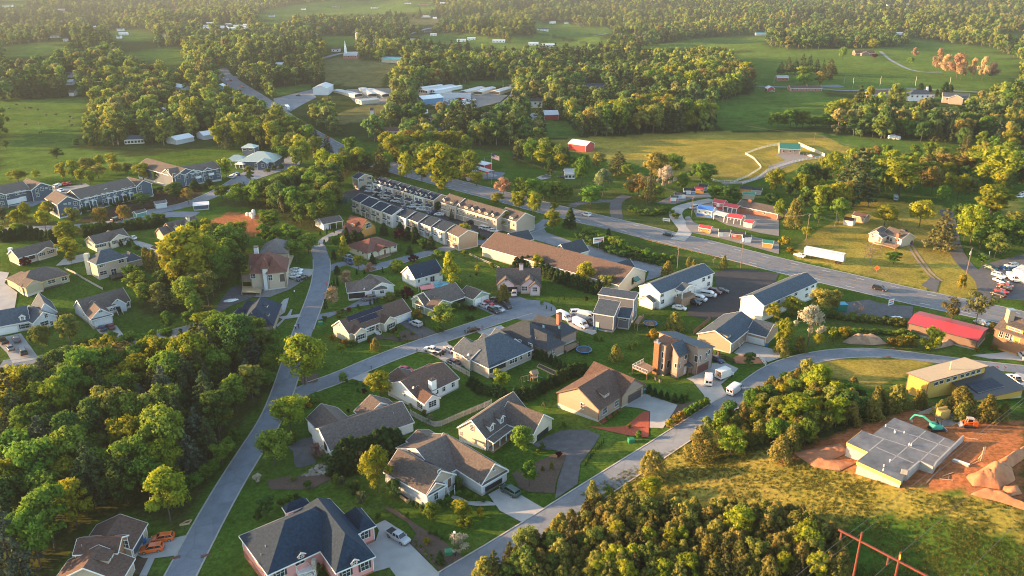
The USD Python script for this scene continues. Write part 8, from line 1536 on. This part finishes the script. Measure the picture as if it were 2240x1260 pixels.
a,b=ground(Q(*Z(RS,1850,900))),ground(Q(*Z(RS,2100,985)));o=xf('beam',a,0,'thick grey-white beam on the dirt right of the wall','beam');obj('beam_body',bar(np.array([0,0,.25]),b-a+[0,0,.25],.8,.45),mat('grey_lumber',(.33,.29,.25)),o);obj('beam_top',bar(np.array([0,0,.49]),b-a+[0,0,.49],.6,.02),white,o)
o=xf('post_marker',ground(at('93',1838,270)),.2,'upright timber panel standing on the dirt right of the walls','panel');obj('board',box(-.25,.25,-.04,.04,0,3.2),lightwood,o);obj('prop',bar((0,.8,0),(0,0,2.2),.08),lightwood,o)
def mound(reg,pts,hh,m,name,seed):
 pg=Polygon(wl(ZL(reg,pts)));c=pg.centroid;v,f=trimesh.creation.triangulate_polygon(pg,engine='earcut');v=np.c_[v,np.zeros(len(v))];v,f=trimesh.remesh.subdivide_to_size(v,f,.7,max_iter=14)
 dd=np.array([pg.exterior.distance(Point(a[0],a[1]))for a in v]);md=max(dd.max(),.1);nz=meshkit.fbm(np.c_[v[:,:2],0*dd]/1.6,4,seed);v[:,2]=H(v[:,0],v[:,1])+lift()+hh*(dd/md)**.7*(.4+1.2*nz)
 fl=np.cross(v[f[:,1]]-v[f[:,0]],v[f[:,2]]-v[f[:,0]])[:,2]<0;f[fl]=f[fl][:,::-1];obj(name,(v,f),m,kind='structure',smooth=True)
mound('93',[(1700,410),(1800,370),(1960,290),(2080,220),(2205,150),(2320,120),(2320,180),(2100,330),(2130,440),(2000,520),(1860,500),(1760,490)],2.6,dirt,'dirt_mound',3);mound('93',[(1740,560),(1860,510),(2000,540),(2210,640),(2320,700),(2320,740),(2000,630),(1800,580)],1.0,dirt,'dirt_mound',5);mound('93',[(2000,500),(2150,490),(2190,560),(2080,580)],1.0,dirt,'dirt_mound',6);mound('93',[(200,200),(420,160),(620,120),(700,200),(560,260),(760,290),(620,360),(400,330)],.8,dirt,'dirt_mound',7);mound('63',[(650,510),(710,468),(790,455),(900,468),(1030,522),(890,532),(720,524)],2.2,tandirt,'dirt_mound',8);mound('63',[(1440,570),(1500,505),(1680,455),(1890,425),(1700,470),(1600,535)],1.2,tandirt,'dirt_mound',9)
# ------ people and cattle
import manifold3d as m3
def ball(c,r):s=m3 .Manifold.sphere(r,12);return s.translate(tuple(map(float,c)))
def body(bones):
 out=m3 .Manifold()
 for(a,ra,b,rb)in bones:out+=m3 .Manifold.batch_hull([ball(a,ra),ball(b,rb)])
 mm=out.to_mesh();t=trimesh.Trimesh(mm.vert_properties[:,:3],mm.tri_verts);t=t.subdivide()if len(t.faces)<4000 else t;trimesh.smoothing.filter_taubin(t,iterations=6);return t
skin=mat('skin',(.45,.27,.19),.6)
def person(reg,x,y,rz,top,bottom,hair,label):
 o=xf('person',ground(at(reg,x,y))+[0,0,.06],rz,label,'person')
 st=.16
 legs=[((0,s*.09,.92),.1,(s*st*.5,s*.09,.5),.07)for s in(-1,1)]+[((s*st*.5,s*.09,.5),.07,(s*st*1.2-(.06 if s<0 else 0),s*.09,.09),.045)for s in(-1,1)]
 arms=[((0,s*.2,1.42),.055,(-s*.06,s*.25,1.13),.045)for s in(-1,1)];fore=[((-s*.06,s*.25,1.13),.042,(.06-s*.12,s*.24,.88),.032)for s in(-1,1)]
 head=[((0,0,1.45),.05,(0,0,1.56),.05),((.01,0,1.62),.085,(.0,0,1.68),.09),((.085,0,1.62),.018,(.1,0,1.61),.016),((0,-.09,1.63),.02,(0,.09,1.63),.02)]
 hand=[((.06-s*.12,s*.24,.88),.03,(.08-s*.12,s*.24,.8),.028)for s in(-1,1)]+[((.08-s*.12+k*.012-.02,s*.24,.8),.009,(.085-s*.12+k*.014-.02,s*.235,.74),.007)for s in(-1,1)for k in range(4)]+[((.09-s*.12,s*.23,.85),.009,(.11-s*.12,s*.225,.8),.008)for s in(-1,1)]
 torso=[((0,0,.95),.13,(0,0,1.2),.13),((0,-.1,1.38),.1,(0,.1,1.38),.1),((0,0,1.2),.13,(0,0,1.4),.12)]
 obj('body',body(legs+arms+fore+head+hand+torso),skin,o,smooth=True)
 grow=lambda bs,k:[(a,r+k,b,q+k)for a,r,b,q in bs]
 obj('shirt',body(grow(torso+arms,.018)),top,o,smooth=True);obj('trousers',body(grow(legs,.018)),bottom,o,smooth=True);obj('hair',body([((-.02,0,1.66),.09,(-.015,0,1.7),.088)]),hair,o,smooth=True)
 for s in(-1,1):obj('shoe',body([((s*st*1.2-.04,s*.09,.045),.05,(s*st*1.2+.16,s*.09,.035),.04)]),black_m,o)
cl=lambda n,c:mat('cloth_'+n,c,.85,var=.1,scale=6)
person(R7(480,620),1168,702,1.9,cl('white',(.65,.65,.64)),cl('black',(.02,.02,.022)),mat('hair_dark',(.03,.02,.015)),'person in white shirt and dark trousers walking up the street');person(R7(480,620),1214,690,2.0,cl('navy',(.03,.04,.09)),cl('slate',(.05,.06,.09)),mat('hair_brown',(.08,.05,.03)),'person in dark clothes walking beside the one in white');person('61',1688,612,.5,cl('black',(.02,.02,.022)),cl('slate',(.05,.06,.09)),mat('hair_dark',(.03,.02,.015)),'person in dark clothes standing beside the silver parked car')
cls=stage.CreateClassPrim('/World/kinds/cow');cowm=mat('cow_black',(.012,.010,.010),.7)
t=body([((-.75,0,1.1),.34,(.0,0,1.05),.38),((.0,0,1.05),.38,(.6,0,1.1),.35),((.6,0,1.15),.28,(1.05,0,1.25),.17),((1.05,0,1.27),.15,(1.38,0,1.08),.09),((1.05,-.2,1.36),.04,(1.05,.2,1.36),.04),((-1.05,0,1.25),.03,(-1.15,0,.5),.04)]+[((.55,s*.2,.85),.13,(.55,s*.2,.45),.08)for s in(-1,1)]+[((.55,s*.2,.45),.08,(.57,s*.2,.04),.07)for s in(-1,1)]+[((-.7,s*.2,.95),.19,(-.6,s*.2,.7),.12)for s in(-1,1)]+[((-.6,s*.2,.7),.12,(-.82,s*.2,.45),.07)for s in(-1,1)]+[((-.82,s*.2,.45),.07,(-.78,s*.2,.04),.07)for s in(-1,1)])
obj('hide',t,cowm,cls,smooth=True);obj('udder',body([((-.45,0,.68),.12,(-.35,0,.7),.1)]),skin,cls)
rs=np.random.RandomState(4)
for i,(x,y)in enumerate([(78,942),(145,908),(215,940),(253,938),(270,938),(328,952),(398,1000),(482,995),(605,1015),(625,1030),(598,1052),(620,1088),(338,1075),(222,1082),(350,1150)]):g=ground(at('00',x,y));copy_of('/World/kinds/cow','cow',g,rs.uniform(0,6.28),None,f'black cow grazing in the far left pasture, {["nearest the left edge","topmost, alone","left of the close pair","left one of the close pair","right one of the close pair","right of the close pair","in the middle of the herd","beside the bare red patch","uppermost of the right cluster","right one of the right cluster","largest of the right cluster","lowest of the right cluster","in the lower middle","lower left of the herd","lowest of all"][i]}','cow')
def tuft(seed,n=16,hh=.55,sp=.5):
 rs=np.random.RandomState(seed);a=rs.uniform(0,6.28,n);b=rs.uniform(0,sp,n);p=np.c_[b*np.cos(a),b*np.sin(a),0*a];d=np.c_[np.cos(a)*.35+rs.normal(size=n)*.2,np.sin(a)*.35+rs.normal(size=n)*.2,np.ones(n)]*(hh*rs.uniform(.5,1.1,n))[:,None];s=np.c_[-np.sin(a),np.cos(a),0*a]*.07
 v=np.stack([p-s,p+s,p+d],1).reshape(-1,3);nn=np.repeat(np.c_[np.cos(a)*.3,np.sin(a)*.3,np.ones(n)],3,0);return v,np.arange(3*n).reshape(-1,3),nn/np.linalg.norm(nn,axis=1,keepdims=True)
gl=[mleaf('grass_gold',(.34,.31,.06),(.46,.40,.11),.45,.15),mleaf('grass_olive',(.22,.25,.05),(.33,.33,.08),.45,.15)]
pg=Polygon(world_poly([(1265,1085),(1400,1012),(1500,975),(1700,980),(1800,1005),(1880,1045),(2060,1085),(2240,1098),(2240,1262),(1860,1262),(1840,1150),(1750,1105),(1600,1090),(1450,1085)]));rs=np.random.RandomState(8);b=pg.bounds;it=[]
while len(it)<7000:
 q=rs.uniform((b[0],b[1]),(b[2],b[3]))
 if pg.contains(Point(*q))and meshkit.fbm(np.array([[q[0]/5,q[1]/5,0]]),3,4)[0]>rs.uniform(.25,.7):it.append((rs.randint(4),(q[0],q[1],float(H(*q))-.03),rs.uniform(0,6.28),rs.uniform(.45,.95)))
instancer('grass','long golden grass tufts covering the sunny knoll','grass',[[('blades',*tuft(k,16,(.3,.4,.25,.35)[k]),gl[k%2])]for k in range(4)],it)
# ------ air
_mats['air']=usdkit.material(stage,'/World/Looks/air',{'v':('principled_volume',{'color':(.66,.76,.90),'density':.000055,'anisotropy':.2})},volume='v.volume')
obj('haze',box(GX[0]-50,GX[-1]+50,GY[0]-50,GY[-1]+50,float(GZ.min())-3,max(float(GZ.max())+30,CAM_H+20)),_mats['air'],kind='stuff')
